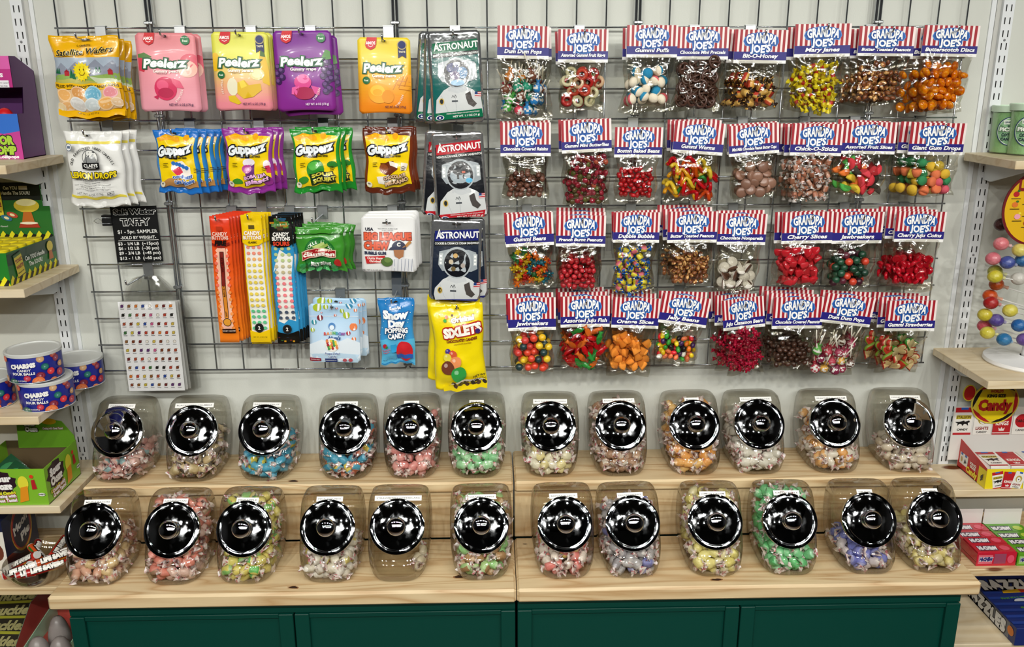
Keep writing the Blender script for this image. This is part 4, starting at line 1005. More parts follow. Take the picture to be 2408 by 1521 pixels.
def peelerz(fr, tx, gx=0):
    def f(A):
        W, H = A.W, A.H
        tx(A)
        A.poly([(18, 0), (44, 0), (44, 17), (41, 24), (31, 29), (21, 24), (18, 17)], '#cf1722'); A.text('AMOS', 31, 13, 7, '#fff4f2', w=22, bold=.04); A.line([(25, 19), (31, 22), (37, 19)], 1.4, '#fff4f2')
        if fr in ('peach', 'grape'): A.circ(W-24, 17, 11, '#1f6a3c', n=20); A.circ(W-24, 17, 9.6, '#2f7d4a', n=20); A.text('Real', W-24, 18, 5, '#e8f2e4', bold=.03); A.text('MADE WITH', W-24, 11, 2.2, '#e8f2e4')
        else:
            A.poly([(W-29, 22), (W-10, 22), (W-10, 48), (W-19.5, 42), (W-29, 48)], '#16225a'); A.circ(W-19.5, 17, 11, '#b9a878', n=20); A.circ(W-19.5, 17, 9, '#1a2a66', n=20); A.text('TASTE', W-19.5, 33, 4.2, '#f2e8c8', w=15, bold=.03)
            A.circ(20, 100, 9, '#1f6a3c', n=16); A.text('Real', 20, 100, 4, '#e8f2e4', bold=.03)
        def wav(X, Y, x, y): return x, y+1.6*math.sin(X*5)
        A.text('Peelerz', W*.47, 70, 20, '#fbfdf6', w=W*.70, bold=.045, shear=.1, out=[(.15, '#0f5a33'), (.10, '#0f5a33')], bend=wav)
        A.text('Gummy '+fr, W*.50, 89, 7, '#fdf6ee', w=W*.44, bold=.03); A.text('artificially flavored', W*.42, 95, 2.2, '#5a3a2a')
        A.ctext('PEELABLE', 62, 128, 42, 4.5, '#f7ece4', a0=30 if fr != 'banana' else 180, k=.9)
        A.text('NET WT. 6 OZ (170 g)', W*.70, H-18, 5.2, '#40204a' if fr != 'grape' else '#f4e8f4', w=W*.38, bold=.02)
        hole(A, W*.5, 8, 5)
    return f
def p_peach(A):
    A.poly([(3, 56), (20, 52), (24, 70), (16, 92), (3, 88)], '#cf3a4c'); A.poly([(3, 50), (18, 46), (36, 56), (20, 60), (3, 58)], '#4f7a34')
    A.circ(125, 68, 24, '#d84a62', 20, 20); A.circ(118, 84, 22, '#f3b9a8', 20, 20); A.circ(114, 88, 14, '#f7d2c2', 12, 16)
    A.circ(66, 130, 26, '#d3295a', 28, 24); A.circ(60, 122, 14, '#e8557e', 12, 16); A.poly([(80, 104), (100, 112), (108, 130), (92, 128), (84, 118)], '#e4577a'); A.circ(66, 140, 18, '#b81f4c', 12, 18); A.poly([(36, 150), (50, 144), (46, 156)], '#c02450')
def p_banana(A):
    A.circ(6, 70, 12, '#e8b818', 22, 16); A.poly([(112, 40), (122, 44), (130, 90), (130, 126), (116, 118), (108, 80)], '#e4b80e'); A.poly([(114, 34), (120, 34), (124, 58), (112, 56)], '#3f6a1c')
    A.circ(104, 98, 16, '#dcd08a', 14, 20); A.circ(104, 97, 12, '#ece2a8', 10, 16)
    A.circ(46, 128, 13, '#e9e2c4', 21, 20); A.poly([(34, 150), (50, 148), (64, 166), (56, 170), (36, 162)], '#e0bc22')
    A.poly([(58, 118), (74, 112), (84, 124), (110, 120), (112, 136), (92, 152), (70, 156), (56, 144)], '#dfb41a'); A.poly([(62, 116), (72, 112), (80, 126), (66, 132)], '#efd23c')
def p_grape(A):
    for x, y in ((8, 84), (16, 92), (6, 100), (18, 108), (8, 118), (112, 78), (124, 74), (132, 86), (118, 92), (128, 100), (114, 106), (124, 116), (132, 112), (118, 126), (126, 136), (118, 142)):
        A.circ(x, y, 8, '#3a1c52', n=12); A.circ(x-2, y-2, 4.5, '#6d4a86', n=10)
    A.poly([(112, 62), (122, 44), (132, 48), (134, 66), (122, 68)], '#4f8a3c')
    A.circ(66, 120, 20, '#d83a8a', 17, 20); A.circ(68, 112, 14, '#ee6aa8', 11, 16); A.circ(68, 146, 24, '#a8164c', 15, 20); A.poly([(40, 132), (58, 128), (50, 150), (38, 148)], '#e45aa0'); A.poly([(84, 128), (106, 134), (102, 152), (92, 148)], '#d84a96')
def p_mango(A):
    A.poly([(76, 120), (100, 90), (124, 86), (124, 112), (106, 134), (88, 134)], '#efa01c')
    for i in range(3):
        A.line([(82+i*13, 122-i*4), (98+i*9, 92)], 1.6, '#c8780e'); A.line([(88+i*4, 100+i*10), (122, 104+i*10)], 1.6, '#c8780e')
    A.circ(50, 130, 26, '#f0a61c', 24, 24); A.circ(46, 124, 17, '#f7c23c', 13, 18); A.circ(70, 138, 14, '#e8941a', 16, 16); A.circ(46, 128, 11, '#f2ac24', 8, 14)
def gupperz(edge, sub, col2, deco):
    def f(A):
        W, H = A.W, A.H
        A.poly([(6, 18), (W*.3, 14), (W*.5, 12), (W-6, 18), (W-9, H*.5), (W-6, H-20), (W*.6, H-16), (6, H-14), (9, H*.5)], '#f2cf0e')
        A.poly([(6, 18), (30, 10), (60, 16), (64, 26), (56, 28), (40, 22), (12, 26)], '#f0a818'); A.circ(78, 17, 7, '#f0a818', 8, 12); A.circ(92, 23, 5, '#f2b41c', 8, 12)
        deco(A)
        def bd(X, Y, x, y): return x, y-3.5*X+2*math.sin(X*4)
        A.text('Gupperz', W*.47, 45, 20, '#eef4f8', w=W*.78, bold=.06, out=[(.17, '#17171c'), (.13, '#17171c')], bend=bd, rot=-2)
        A.text('GUMMY LIQUID FILLED RINGS', W*.5, 62, 4.6, '#1a1712', w=W*.52, bold=.04)
        for i, (x, y) in enumerate(((20, 78), (20, 82), (20, 86), (92, 88), (92, 92), (92, 96))): A.rect(x, y, x+12-(i % 2)*3, y+1.2, '#4a3c10')
        A.circ(12, H-22, 7, '#e8e2cc', n=12); A.text('60', 12, H-24, 4, '#2a2a2a', bold=.03)
        if len(sub) == 2:
            A.text(sub[0], W*.62, H-42, 7.5, col2, w=W*.44, bold=.05, out=[(.14, '#2a1f2a' if edge != '#1f74c8' else '#f4f0ea')], rot=-4); A.text(sub[1], W*.66, H-30, 9, col2, w=W*.46, bold=.05, out=[(.14, '#2a1f2a' if edge != '#1f74c8' else '#f4f0ea')], rot=-6)
        hole(A, W*.5, 7, 5)
    return f
def g_blue(A): A.poly([(40, 76), (66, 70), (84, 84), (84, 104), (60, 112), (38, 92)], '#f4ece4'); A.poly([(40, 92), (60, 84), (66, 96), (54, 108)], '#dd3f58'); [A.circ(44+i*8, 76+i*2, 5, '#2f6fc0', n=10) for i in range(5)]; A.poly([(6, 122), (40, 112), (100, 118), (100, 132), (6, 134)], '#b9874e')
def g_pur(A): A.poly([(46, 76), (74, 76), (70, 116), (52, 116)], '#6a2f7a'); A.circ(60, 76, 15, '#efe6f0', 9, 14); A.circ(54, 90, 12, '#b0388e', 10, 14); A.circ(28, 122, 14, '#3f8a2c', 7, 12); A.circ(104, 84, 9, '#f0dfe6', 12, 12); A.poly([(98, 88), (110, 86), (112, 104), (102, 104)], '#c8305c'); A.circ(104, 124, 11, '#8e2f86', n=12)
def g_grn(A): A.circ(56, 96, 22, '#2f8a2c', 24, 18); A.circ(52, 86, 14, '#58b548', 10, 14); A.circ(98, 84, 13, '#2c7a2a', 8, 12); A.circ(24, 118, 14, '#3a8a30', 9, 12); A.poly([(40, 104), (98, 100), (106, 128), (44, 132)], '#16380f')
def g_brn(A): A.poly([(40, 78), (72, 74), (84, 92), (62, 108), (40, 98)], '#6a3018'); A.circ(48, 90, 11, '#8e4a24', n=12); A.poly([(62, 74), (84, 80), (82, 90), (64, 84)], '#efe6da'); A.poly([(30, 112), (60, 104), (62, 124), (34, 128)], '#efe9e0'); A.poly([(92, 78), (110, 84), (104, 100), (90, 96)], '#e8ddd0')
def astro(band, sub, visor, sky):
    def f(A):
        W, H = A.W, A.H
        A.poly([(8, 34), (W-8, 26), (W-4, 192), (6, 200)], sky)
        A.poly([(10, 28), (W-8, 20), (W-8, 46), (10, 52)], band); A.text('ASTRONAUT', W*.53, 35, 14.5, '#f6f8f6', w=W*.84, bold=.03, rot=-3.5)
        A.line([(14, 46), (20, 24), (26, 44)], 1.5, '#f6f8f6')
        A.poly([(10, 52), (W-8, 46), (W-8, 56), (10, 62)], '#101214'); A.text(sub, W*.52, 54, 4.8, '#f0f2f0', w=W*.86, bold=.02, rot=-3)
        # suit: shoulders, backpack, helmet
        A.poly([(22, 74), (44, 68), (90, 68), (108, 74), (112, 112), (98, 118), (30, 118), (20, 104)], '#9aa2a8')
        for x in (26, 106): A.rect(x-4, 78, x+5, 104, '#c2c8ca'); [A.circ(x, y, 2.6, '#f8f8f6', n=8) for y in (84, 92, 100)]
        A.poly([(10, 196), (14, 160), (32, 138), (50, 128), (80, 128), (100, 138), (118, 156), (W-3, 190), (W-3, 196)], '#cfd2d3')
        A.poly([(44, 130), (84, 130), (88, 140), (64, 146), (42, 140)], '#c5c9cc'); A.line([(58, 148), (60, 190)], .9, '#a9adb2'); A.line([(26, 150), (40, 190)], .9, '#b4b8bc')
        A.circ(64, 98, 34, '#aab1b6', 36, 28); A.circ(64, 99, 30, '#0c0d14', 32, 28); visor(A)
        A.line([(50, 156), (53, 150), (56, 156), (59, 149), (62, 156)], 1, '#33363a'); A.rect(50, 162, 64, 166, '#4a4e54')
        A.poly([(82, 148), (94, 142), (98, 160), (108, 172), (100, 180), (88, 172), (84, 160)], '#4a4543')
        A.rect(104, 144, 119, 156, '#b8343c'); A.rect(104, 144, 111, 150, '#23407c'); [A.rect(104, 146+i*4, 119, 147.4+i*4, '#efefef') for i in range(3)]
        A.circ(26, 164, 6, '#d2b04a', 8, 10); A.circ(26, 164, 4, '#2a2e34', 6, 10)
        A.poly([(8, 192), (W-5, 184), (W-3, 204), (8, 210)], band); A.text('FREEZE-DRIED READY-TO-EAT SPACE FOOD!', W*.6, 192, 2.8, '#eef2ee', w=W*.62, rot=-3); A.text('NET WT. 1.1 OZ (31 g)', W*.66, 199, 4.4, '#f4f6f4', w=W*.5, bold=.02, rot=-3)
        A.circ(20, 203, 10, '#e8ecf0', 6.5, 14, rot=-8); A.circ(20, 203, 8, '#1c2f6a', 5, 14, rot=-8); A.circ(20, 203, 2.6, '#e8ecf0', n=8)
        hole(A, W*.5, 10, 10)
    return f
def v_green(A): A.circ(56, 86, 15, '#1f2a66', 12, 16); A.circ(78, 98, 12, '#2a6a9a', 14, 16); A.circ(60, 104, 12, '#3a1f5a', 10, 14); A.circ(66, 121, 17, '#8fb8d8', 7, 16)
def v_red(A): A.circ(64, 100, 24, '#9aa6ae', 18, 20); A.circ(66, 90, 20, '#0e1018', 9, 16); A.rect(57, 88, 61, 108, '#16181c'); A.circ(84, 112, 8, '#58b0d8', 6, 12); A.rect(68, 90, 76, 95, '#c0604a')
def v_blue(A): [A.circ(x, y, 5.5, c, n=12) for x, y, c in ((60, 82, '#c9a468'), (50, 96, '#c4b49a'), (78, 104, '#a89c94'), (56, 112, '#6e5c38'))]
def art_lemon(A):
    W, H = A.W, A.H
    for y in (22, 150): A.rect(2, y, W-2, y+6, '#e3d14c')
    A.ctext('OLD FASHIONED HARD CANDIES', 66, 92, 56, 6.2, '#3a3a38', a0=-90, k=.86, bold=.02)
    A.circ(66, 60, 19, '#3c3e40', 20, 24); A.circ(66, 60, 17.8, '#e6e6e2', 18.6, 24); A.poly([(50, 66), (58, 50), (66, 58), (74, 48), (82, 64), (82, 70), (50, 70)], '#8a8c8c'); A.line([(57, 44), (57, 76)], 1.4, '#3a3c3e')
    A.rect(45, 70, 87, 85, '#141414'); A.text('CLAEYS', 66, 77, 7.5, '#f4f4f0', w=34, bold=.04); A.text('Candies Since 1919', 66, 83, 2, '#f4f4f0')
    A.text('LEMON DROPS', 69, 99, 13, '#e8cf1c', w=112, bold=.05, out=[(.13, '#17150c')], sp=1.05)
    A.text('Naturally Flavored from California Lemons', 66, 111, 2.6, '#3a3a38'); A.text('- Fat Free - Gluten Free -', 66, 116, 2.8, '#3a3a38')
    for i, t in enumerate(('NOW YOU CAN ENJOY THAT OLD-FASHIONED', 'NATURAL LEMON FLAVOR IN A', 'DELICIOUS HARD CANDY, TRY SOME TODAY.')): A.text(t, 66, 122+i*5, 3, '#4a4a48', bold=.01)
    A.text('NET WT. 6 OZ. (170g)', 58, 142, 4.8, '#5a5a56', bold=.01); A.rect(100, 139, 117, 146, '#3a3a38'); A.rect(101, 140, 116, 145, '#ecece8'); A.text('MADE USA', 108.5, 142.5, 2, '#3a3a38', bold=.02)
    A.circ(17, 35, 8, '#5a6a84', 9, 14); A.circ(17, 35, 6.5, '#e9e9e8', 7.5, 14); A.rect(13, 32, 21, 38, '#5a6a84'); hole(A, W*.45, 8, 5)
def buttons(kind):
    def f(A):
        W, H = A.W, A.H
        if kind == 'fire':
            for i in range(24):
                y = 78+i*8; A.poly([(8, y), (14+4*math.sin(i), y-7), (20, y+3), (14, y+8)], '#f4b9a0'); A.poly([(38, y), (33+3*math.cos(i*1.7), y-6), (28, y+3), (34, y+8)], '#f3c2a6')
            A.rect(16, 72, 33, 262, '#f2b7a0')
            for i in range(11):
                for x in (9, 37): A.circ(x, 90+i*17, 4, '#f0705a' if i < 5 else '#f0954e', n=10)
            A.rect(19, 80, 29, 236, '#2a1410'); A.rect(20.3, 81.5, 27.7, 160, '#7a1f18'); A.rect(20.3, 160, 27.7, 236, '#d8862a'); A.circ(24, 246, 10, '#2a1410', n=14); A.circ(24, 246, 8.5, '#e09a34', n=14)
            A.text('HOT SAUCE', 24, 110, 4.4, '#2a0f0c', rot=-90, bold=.03); A.text('RED HOT', 24, 172, 4.4, '#2a0f0c', rot=-90, bold=.03); A.text('HOT', 24, 226, 4, '#2a0f0c', rot=-90, bold=.03)
            A.poly([(2, 60), (20, 66), (44, 58), (44, 64), (24, 72), (2, 66)], '#8a1f14'); A.text('CANDY', 23, 39, 8, '#f3d3c2', w=35, bold=.03); A.text('BUTTONS', 23, 48, 8, '#f3d3c2', w=38, bold=.03); A.text('FIRE', 23, 60, 10.5, '#16110f', w=27, bold=.07, shear=.2)
            A.rect(10, 262, 42, 272, '#2a1712'); A.text('CANDY CENTER', 26, 267, 3, '#f0d8c8'); A.rect(17, 22, 31, 32, '#b5381c')
        else:
            blk = kind == 'sours'; A.rect(3, 62, W-3, 274, '#eceae4')
            if blk:
                A.poly([(2, 60), (W-2, 60), (W-2, 92), (34, 86), (20, 76), (12, 96), (2, 130)], '#2f8fc4'); A.poly([(2, 130), (10, 118), (7, 180), (9, 230), (2, 250)], '#2f8fc4'); A.poly([(W-2, 90), (W-8, 140), (W-9, 200), (W-6, 250), (W-2, 252)], '#3a98cc'); A.poly([(2, 244), (18, 250), (30, 240), (W-2, 246), (W-2, 276), (2, 276)], '#2f8fc4')
            for i in range(13 if blk else 15):
                for x in (11, W/2, W-11):
                    c = (('#b8c88a', '#c4b890')[i > 2] if i < 5 else ('#ee7f86' if i < 11 else '#4a5568')) if blk else ('#f0917a' if i < 2 else ('#e9cf52' if i < 11 else '#62c48a'))
                    if not blk and i == 2: c = '#efb070'
                    A.circ(x, 74+i*13.5, 4.6, mixrgb(c, '#808080', .22), 3.9, 12); A.circ(x, 73.2+i*13.5, 4.3, c, 3.4, 12)
            top = '#14130f' if blk else '#efc90e'
            A.poly([(0, 0), (W, 0), (W, 62), (W*.8, 68), (W*.3, 70), (0, 62)], top)
            if blk:
                for i in range(26): A.rect(random.uniform(1, W-5), random.uniform(2, 26), random.uniform(1, W-5)+4, random.uniform(8, 28), random.choice(['#8a2a20', '#3f7a2c', '#b87a1c', '#245a7a'])) if i % 2 else None
            tc, oc = ('#f2efe8', '#14130f') if blk else ('#f7efe0', '#b9742a')
            A.text('CANDY', W/2, 40, 8.6, tc, w=37, bold=.045, out=[(.12, oc)]); A.text('BUTTONS', W/2, 50, 8, tc, w=42, bold=.045, out=[(.12, oc)])
            A.text('SOURS' if blk else 'CLASSIC', W/2, 61, 9 if blk else 4, '#d8452c' if blk else '#3a2a10', w=38 if blk else 20, bold=.05)
            A.rect(W/2-7, 22, W/2+7, 31, '#5a4a1c' if not blk else '#4a3a24')
            A.poly([(0, 268), (W*.5, 274), (W, 266), (W, 297), (0, 297)], '#14130f' if blk else '#ecc410')
            if blk: [A.rect(2+i*7, 282+(i % 3)*4, 7+i*7, 286+(i % 3)*4, c) for i, c in enumerate(('#a83224', '#3f8a34', '#c89020', '#2a6a9a', '#a83224', '#c89020'))]
            else: A.text('NET WT. .5 OZ (14g)', W/2, 284, 2.6, '#4a3a10')
            A.circ(W/2-1, 262, 11, '#1c1b1a', n=20); A.circ(W/2-1, 262, 9.6, '#3a3a38', n=20); A.circ(W/2-1, 262, 9, '#1c1b1a', n=20); A.text('2', W/2-1, 262, 8, '#f0eee8', bold=.03)
    return f
def art_claus(A):
    W, H = A.W, A.H
    A.circ(58, 66, 40, '#1d6a2c', n=28, ry=42); A.circ(58, 66, 37, '#2f7d34', n=28, ry=39); A.ctext('PICKLE FLAVOR', 58, 66, 32, 6.5, '#eef6e6', a0=-90)
    A.poly([(40, 44), (70, 34), (74, 38), (56, 50)], '#b9cc7a'); A.poly([(50, 50), (80, 36), (82, 42), (60, 54)], '#9dbb5c')
    for i in range(30): A.circ(14+(i*37) % 92, 86+(i*13) % 18, 7, ['#3f9a54', '#2f8a48', '#57b26a'][i % 3], 5, 10, rot=i*40)
    A.poly([(14, 54), (52, 46), (100, 52), (100, 70), (56, 68), (14, 74)], '#d8b9a0'); A.poly([(16, 56), (52, 48), (98, 54), (98, 68), (56, 66), (16, 72)], '#9f1d22')
    A.text('claussen', 57, 61, 10, '#f6f2ea', w=78, bold=.03); A.text('JELLY BEANS', 62, 86, 8, '#f4f8ee', w=50, bold=.045, out=[(.12, '#1d6a2c')], arch=-3)
    A.circ(104, 82, 9, '#a82a24', n=12); A.rect(0, 10, 120, 14, '#3f8a2c'); A.text('Naturally', 12, 22, 3, '#e8f0e0')
def art_blc(A):
    W, H = A.W, A.H; hole(A, 60, 16, 10); A.text('USA', 19, 30, 6.5, '#2a2a3a', w=18, bold=.05); A.text('THE OFFICIAL BUBBLE GUM', 62, 29, 2.6, '#8a8a8c'); A.text('OF BALL PLAYERS', 62, 33, 2.4, '#8a8a8c')
    for t, y in (('BIG LEAGUE', 46), ('CHEW', 67)): A.text(t, 62 if y < 50 else 36, y, 15, '#d8532c', w=108 if y < 50 else 56, bold=.06, out=[(.13, '#8e2f1c')])
    A.text('BUBBLE GUM', 33, 84, 6.6, '#1f2a4a', w=50, bold=.05)
    A.poly([(8, 93), (56, 90), (54, 106), (12, 110)], '#c22a2c'); A.text('Outta Here', 32, 96, 5.4, '#f6efe8', w=36, bold=.03); A.text('Original', 32, 103, 5.4, '#f6efe8', w=26, bold=.03)
    A.text('NET WT 2.12 OZ (60g)', 26, 125, 3.4, '#3a3a3a')
    A.poly([(112, 56), (118, 60), (96, 80), (92, 76)], '#c08a4a'); A.line([(116, 58), (90, 80)], 5, '#b27a3c')
    A.circ(88, 70, 16, '#1c2444', 14, 18, 180, 360); A.poly([(70, 70), (106, 70), (104, 76), (64, 76)], '#1c2444'); A.text('C', 88, 64, 8, '#e8e4dc', bold=.06)
    A.poly([(70, 128), (74, 100), (90, 92), (118, 100), (122, 130)], '#d9dade'); [A.line([(78+i*8, 98), (76+i*8, 128)], .8, '#5a6a8a') for i in range(6)]; A.circ(60, 104, 14, '#4f6a34', 11, 14); A.circ(62, 100, 8, '#6a8444', 6, 12)
    A.poly([(76, 76), (100, 76), (98, 92), (88, 98), (78, 90)], '#a8724c')
def art_rain(A):
    W, H = A.W, A.H; A.rect(1, 28, W-1, 30, '#cfdcea')
    for x, y, r, c in ((20, 8, 10, '#a8bc2c'), (96, 4, 8, '#3a8ab0'), (40, 7, 6, '#a8bc2c'), (88, 26, 8, '#a8bc2c'), (26, 32, 7, '#7a2430'), (78, 16, 5, '#9ab42c'), (12, 42, 6, '#2a8a9a'), (104, 52, 9, '#e8804a'), (8, 60, 5, '#a8bc2c'), (92, 66, 5, '#a83040'), (66, 10, 2.6, '#c83a3a'), (104, 80, 5, '#e8804a'), (62, 26, 3, '#d8624a'), (30, 20, 2, '#c83a3a'), (110, 14, 4, '#e8804a')):
        A.circ(x, y, r, c, n=14); A.poly([(x-r*.3, y-r*.9), (x+r*.3, y-r*.95), (x+r*.5, y+r*.8), (x, y+r*.95)], '#eef2f4')
    A.poly([(0, 94), (30, 80), (60, 90), (90, 76), (W, 90), (W, H), (0, H)], '#dfe9f2'); A.poly([(0, 116), (60, 110), (W, 118), (W, H), (0, H)], '#b9d4e8')
    for i, (ch, c) in enumerate(zip('RAINBOW', ('#c8403c', '#e0843c', '#d8b23c', '#5aa84c', '#3a9ab0', '#4a64b8', '#8a4a9a'))): A.text(ch, 38+i*7, 65-abs(3-i)*-.7, 6.5, c, bold=.05)
    A.text("Num's", 60, 76, 8.5, '#1f4a8a', w=28, bold=.04, shear=.25)
    A.circ(54, 50, 8, '#3a7ab8', n=14); A.circ(54, 53, 5.5, '#d8e4ee', n=12)
    A.circ(54, 92, 16, '#efe9e2', n=20); [A.circ(54+(i*7 % 23)-11, 92+(i*11 % 21)-10, 3.4, ['#a82a3c', '#e8c84a', '#4a9a54', '#e0844a', '#f2efe8'][i % 5], n=8) for i in range(24)]
    A.text('Freeze Dried', 54, 112, 5, '#2a5a9a', w=34, bold=.03, shear=.2, out=[(.12, '#f4f8fa')]); A.text('Candy', 54, 119, 5, '#2a5a9a', bold=.03, shear=.2, out=[(.12, '#f4f8fa')])
    A.rect(0, 124, 27, 132, '#8e2436'); A.text('GLUTEN FREE', 13, 128, 2.4, '#f2e8e8'); A.rect(36, 124, 65, 136, '#23356e'); A.text('freezedriedcandy.com', 50, 129, 2.4, '#eef0f4', w=25); [A.circ(x, 129, 5, '#b04a54', n=12) or A.circ(x, 129, 4, '#e4ecf2', n=12) for x in (82, 95)]
    hole(A, 56, 7, 4)
def art_snow(A):
    W, H = A.W, A.H; A.poly([(0, 96), (20, 90), (50, 100), (W, 92), (W, H), (0, H)], '#58b4dc')
    for i in range(26): A.circ((i*31) % W, (i*47) % 90, 1.1, '#d8ecf6', n=6)
    A.text('Kool-Aid', 40, 22, 6, '#f4f8fa', w=26, bold=.04, rot=-4)
    def bd(X, Y, x, y): return x, y-4*X*X
    A.text('Snow', 40, 38, 17, '#f6fafc', w=58, bold=.07, out=[(.13, '#2a5a9a')], bend=bd); A.text('Day', 42, 56, 15, '#f6fafc', w=38, bold=.07, out=[(.13, '#2a5a9a')], rot=-4)
    A.text('POPPING', 42, 72, 11, '#f6f8fa', w=56, bold=.05, out=[(.12, '#1a2a5a')]); A.text('CANDY', 42, 86, 11, '#f6f8fa', w=42, bold=.05, out=[(.12, '#1a2a5a')])
    A.circ(12, 106, 5, '#b02438', n=10); A.circ(16, 110, 3, '#3a7a34', n=8); A.text('TROPICAL', 14, 117, 3.2, '#c82a3c', bold=.03); A.text('PUNCH', 14, 122, 3.2, '#c82a3c', bold=.03)
    A.poly([(26, 106), (40, 104), (42, 122), (28, 124)], '#2f9ad0'); A.circ(60, 122, 20, '#c8242c', 24, 20); A.poly([(40, 130), (80, 128), (80, 138), (42, 142)], '#2a5ab0'); A.rect(2, 148, W-2, 150, '#2a78b8'); A.text('NET WT .33 OZ (9.3g)', 22, 140, 2.6, '#1a3a6a'); hole(A, 42, 8, 4)
def art_six(A):
    W, H = A.W, A.H; hole(A, 64, 10, 4)
    A.text('Original', 76, 32, 10, '#fbf6e8', w=54, bold=.06, out=[(.12, '#7a2a1c')], rot=-5)
    A.text('SiXLETS', 74, 58, 20, '#fbf8ee', w=90, bold=.07, out=[(.17, '#b5281e'), (.12, '#b5281e')], rot=-7)
    A.text('CHOCOLATEY CANDIES', 72, 79, 6, '#7a2418', w=76, bold=.05, rot=-4); A.text('CHOCOLATE FLAVORED', 74, 87, 2.8, '#7a2418', w=44, rot=-4)
    A.circ(34, 34, 4, '#3fae4a', n=10); A.circ(38, 26, 4, '#e8642a', n=10); A.circ(52, 22, 2.6, '#5a2a1c', n=8)
    for x, y, r, c in ((36, 104, 7, '#4a3a8e'), (48, 110, 10, '#d85a3a'), (34, 118, 10, '#e6d84a'), (54, 128, 14, '#e8905a'), (34, 142, 16, '#6e3a28'), (60, 158, 19, '#2f9a44')):
        A.circ(x, y, r, c, n=20); A.circ(x-r*.3, y-r*.35, r*.3, mixrgb(c, '#ffffff', .45), n=10)
    A.circ(84, 186, 46, '#efe9d8', 13, 24); [A.circ(46+(i*17) % 74, 182+(i*7) % 12, 6, ['#3f2c22', '#5a4030', '#6a503c', '#2c2420'][i % 4], n=10) for i in range(20)]
    A.poly([(20, 190), (60, 178), (110, 182), (130, 176), (130, 202), (20, 202)], '#e9cf10'); [A.circ(50+(i*14), 186-(i % 2)*3, 5.5, ['#4a3428', '#2e2824'][i % 2], n=10) for i in range(6)]
    A.text('NET WT', 110, 166, 5.4, '#2f2a1c', bold=.03, rot=-4); A.text('6 OZ (170g)', 108, 174, 4.6, '#2f2a1c', bold=.03, rot=-4); A.circ(112, 60, 6, '#3a2a6a', n=10)
# --- hang them
hang('candy_packet', 'yellow packet of pastel wafer discs with a smiling sun print, front', 'packet of sweets', 196, 84, 163, 190, 'pillow', '#efb310', art_sat, .014, 0, [(4, 6, 1), (12, 9, 2)], hookx=-4)
GP = 'zip pouches of peelable gummies'
hang('gummy_pouch', 'pink zip pouch with a peach print, front', 'pouch of sweets', 387, 77, 141, 186, 'pouch', lambda v: mixrgb('#e4898f', '#efa3b4', v), peelerz('peach', p_peach), .016, .5, [(6, 2, 0)], POUCH, group=GP)
hang('gummy_pouch', 'yellow and pink zip pouch with a banana print, front', 'pouch of sweets', 562, 75, 133, 186, 'pouch', lambda v: mixrgb('#e2e05a', '#ee8d9a', (v-.3)/.6), peelerz('banana', p_banana), .016, .3, [(4, 1, -.4), (2, 2, 0)], POUCH, group=GP)
hang('gummy_pouch', 'purple zip pouch with a grape print, front', 'pouch of sweets', 709, 72, 137, 190, 'pouch', lambda v: mixrgb('#7c2c94', '#8a2b90', v), peelerz('grape', p_grape), .016, -.6, [(10, 12, -1.5), (4, 8, 3)], POUCH, group=GP)
hang('gummy_pouch', 'yellow to orange zip pouch with a mango print', 'pouch of sweets', 902, 88, 124, 180, 'pouch', lambda v: mixrgb('#f2d43a', '#f08a1c', (v-.2)/.7), peelerz('mango', p_mango), .016, .6, [], POUCH, group=GP)
GG = 'small packets of liquid filled gummy rings'
def grad(a, b): return lambda v: b if .12 < v < .84 else a
hang('gummy_packet', 'blue edged yellow packet with a cake slice print, front', 'packet of sweets', 412, 306, 104, 148, 'pillow', grad('#1f6fc4', '#2f84cc'), gupperz('#1f74c8', ('confetti', 'Cake Splosion'), '#2a62b8', g_blue), .013, .4, [(14, 0, 1), (26, 1, -1), (36, 0, 2), (42, 1, 0)], group=GG, step=.018)
hang('gummy_packet', 'purple edged yellow packet with a bubble tea print, front', 'packet of sweets', 582, 303, 118, 150, 'pillow', grad('#8e2f94', '#9a3fa0'), gupperz('#8e2f94', ('BOBA TEA', 'Blast!'), '#e8b0e0', g_pur), .013, .6, [(8, -2, 0), (14, 1, -1)], group=GG)
hang('gummy_packet', 'green edged yellow packet with a lime squirt print, front', 'packet of sweets', 741, 302, 118, 149, 'pillow', grad('#1f8a2c', '#2c9a34'), gupperz('#1f8a2c', ('SOUR', 'SQUIRT'), '#d8d04a', g_grn), .013, 0, [(8, -2, 1), (20, 3, -3)], group=GG)
hang('gummy_packet', 'brown edged yellow packet with a chocolate milk print, front', 'packet of sweets', 912, 302, 120, 152, 'pillow', grad('#5a2412', '#7a3418'), gupperz('#6a2a14', ('CHOCOLATE', 'MILKANO'), '#d8b48c', g_brn), .013, .4, [(2, -3, 0), (5, 1, -1)], group=GG)
GA = 'foil pouches of freeze-dried ice cream'
hang('foil_pouch', 'silver foil pouch with a green banner and an astronaut print, front', 'pouch of sweets', 1066, 72, 124, 218, 'pouch', '#c4c8ca', astro('#0f6a48', 'MINT CHOCOLATE CHIP ICE CREAM SANDWICH', v_green, '#12605c'), .014, -2.2, [(-8, 4, 2), (-22, 4, 5)], SILVER, group=GA, holey=14, step=.02)
hang('foil_pouch', 'white foil pouch with a red banner and an astronaut print, front', 'pouch of sweets', 1074, 310, 123, 202, 'pouch', '#d8d8d8', astro('#b81f2c', 'NEAPOLITAN ICE CREAM SANDWICH', v_red, '#16181e'), .014, -2.5, [(-14, 0, 4)], SILVER, group=GA, holey=14)
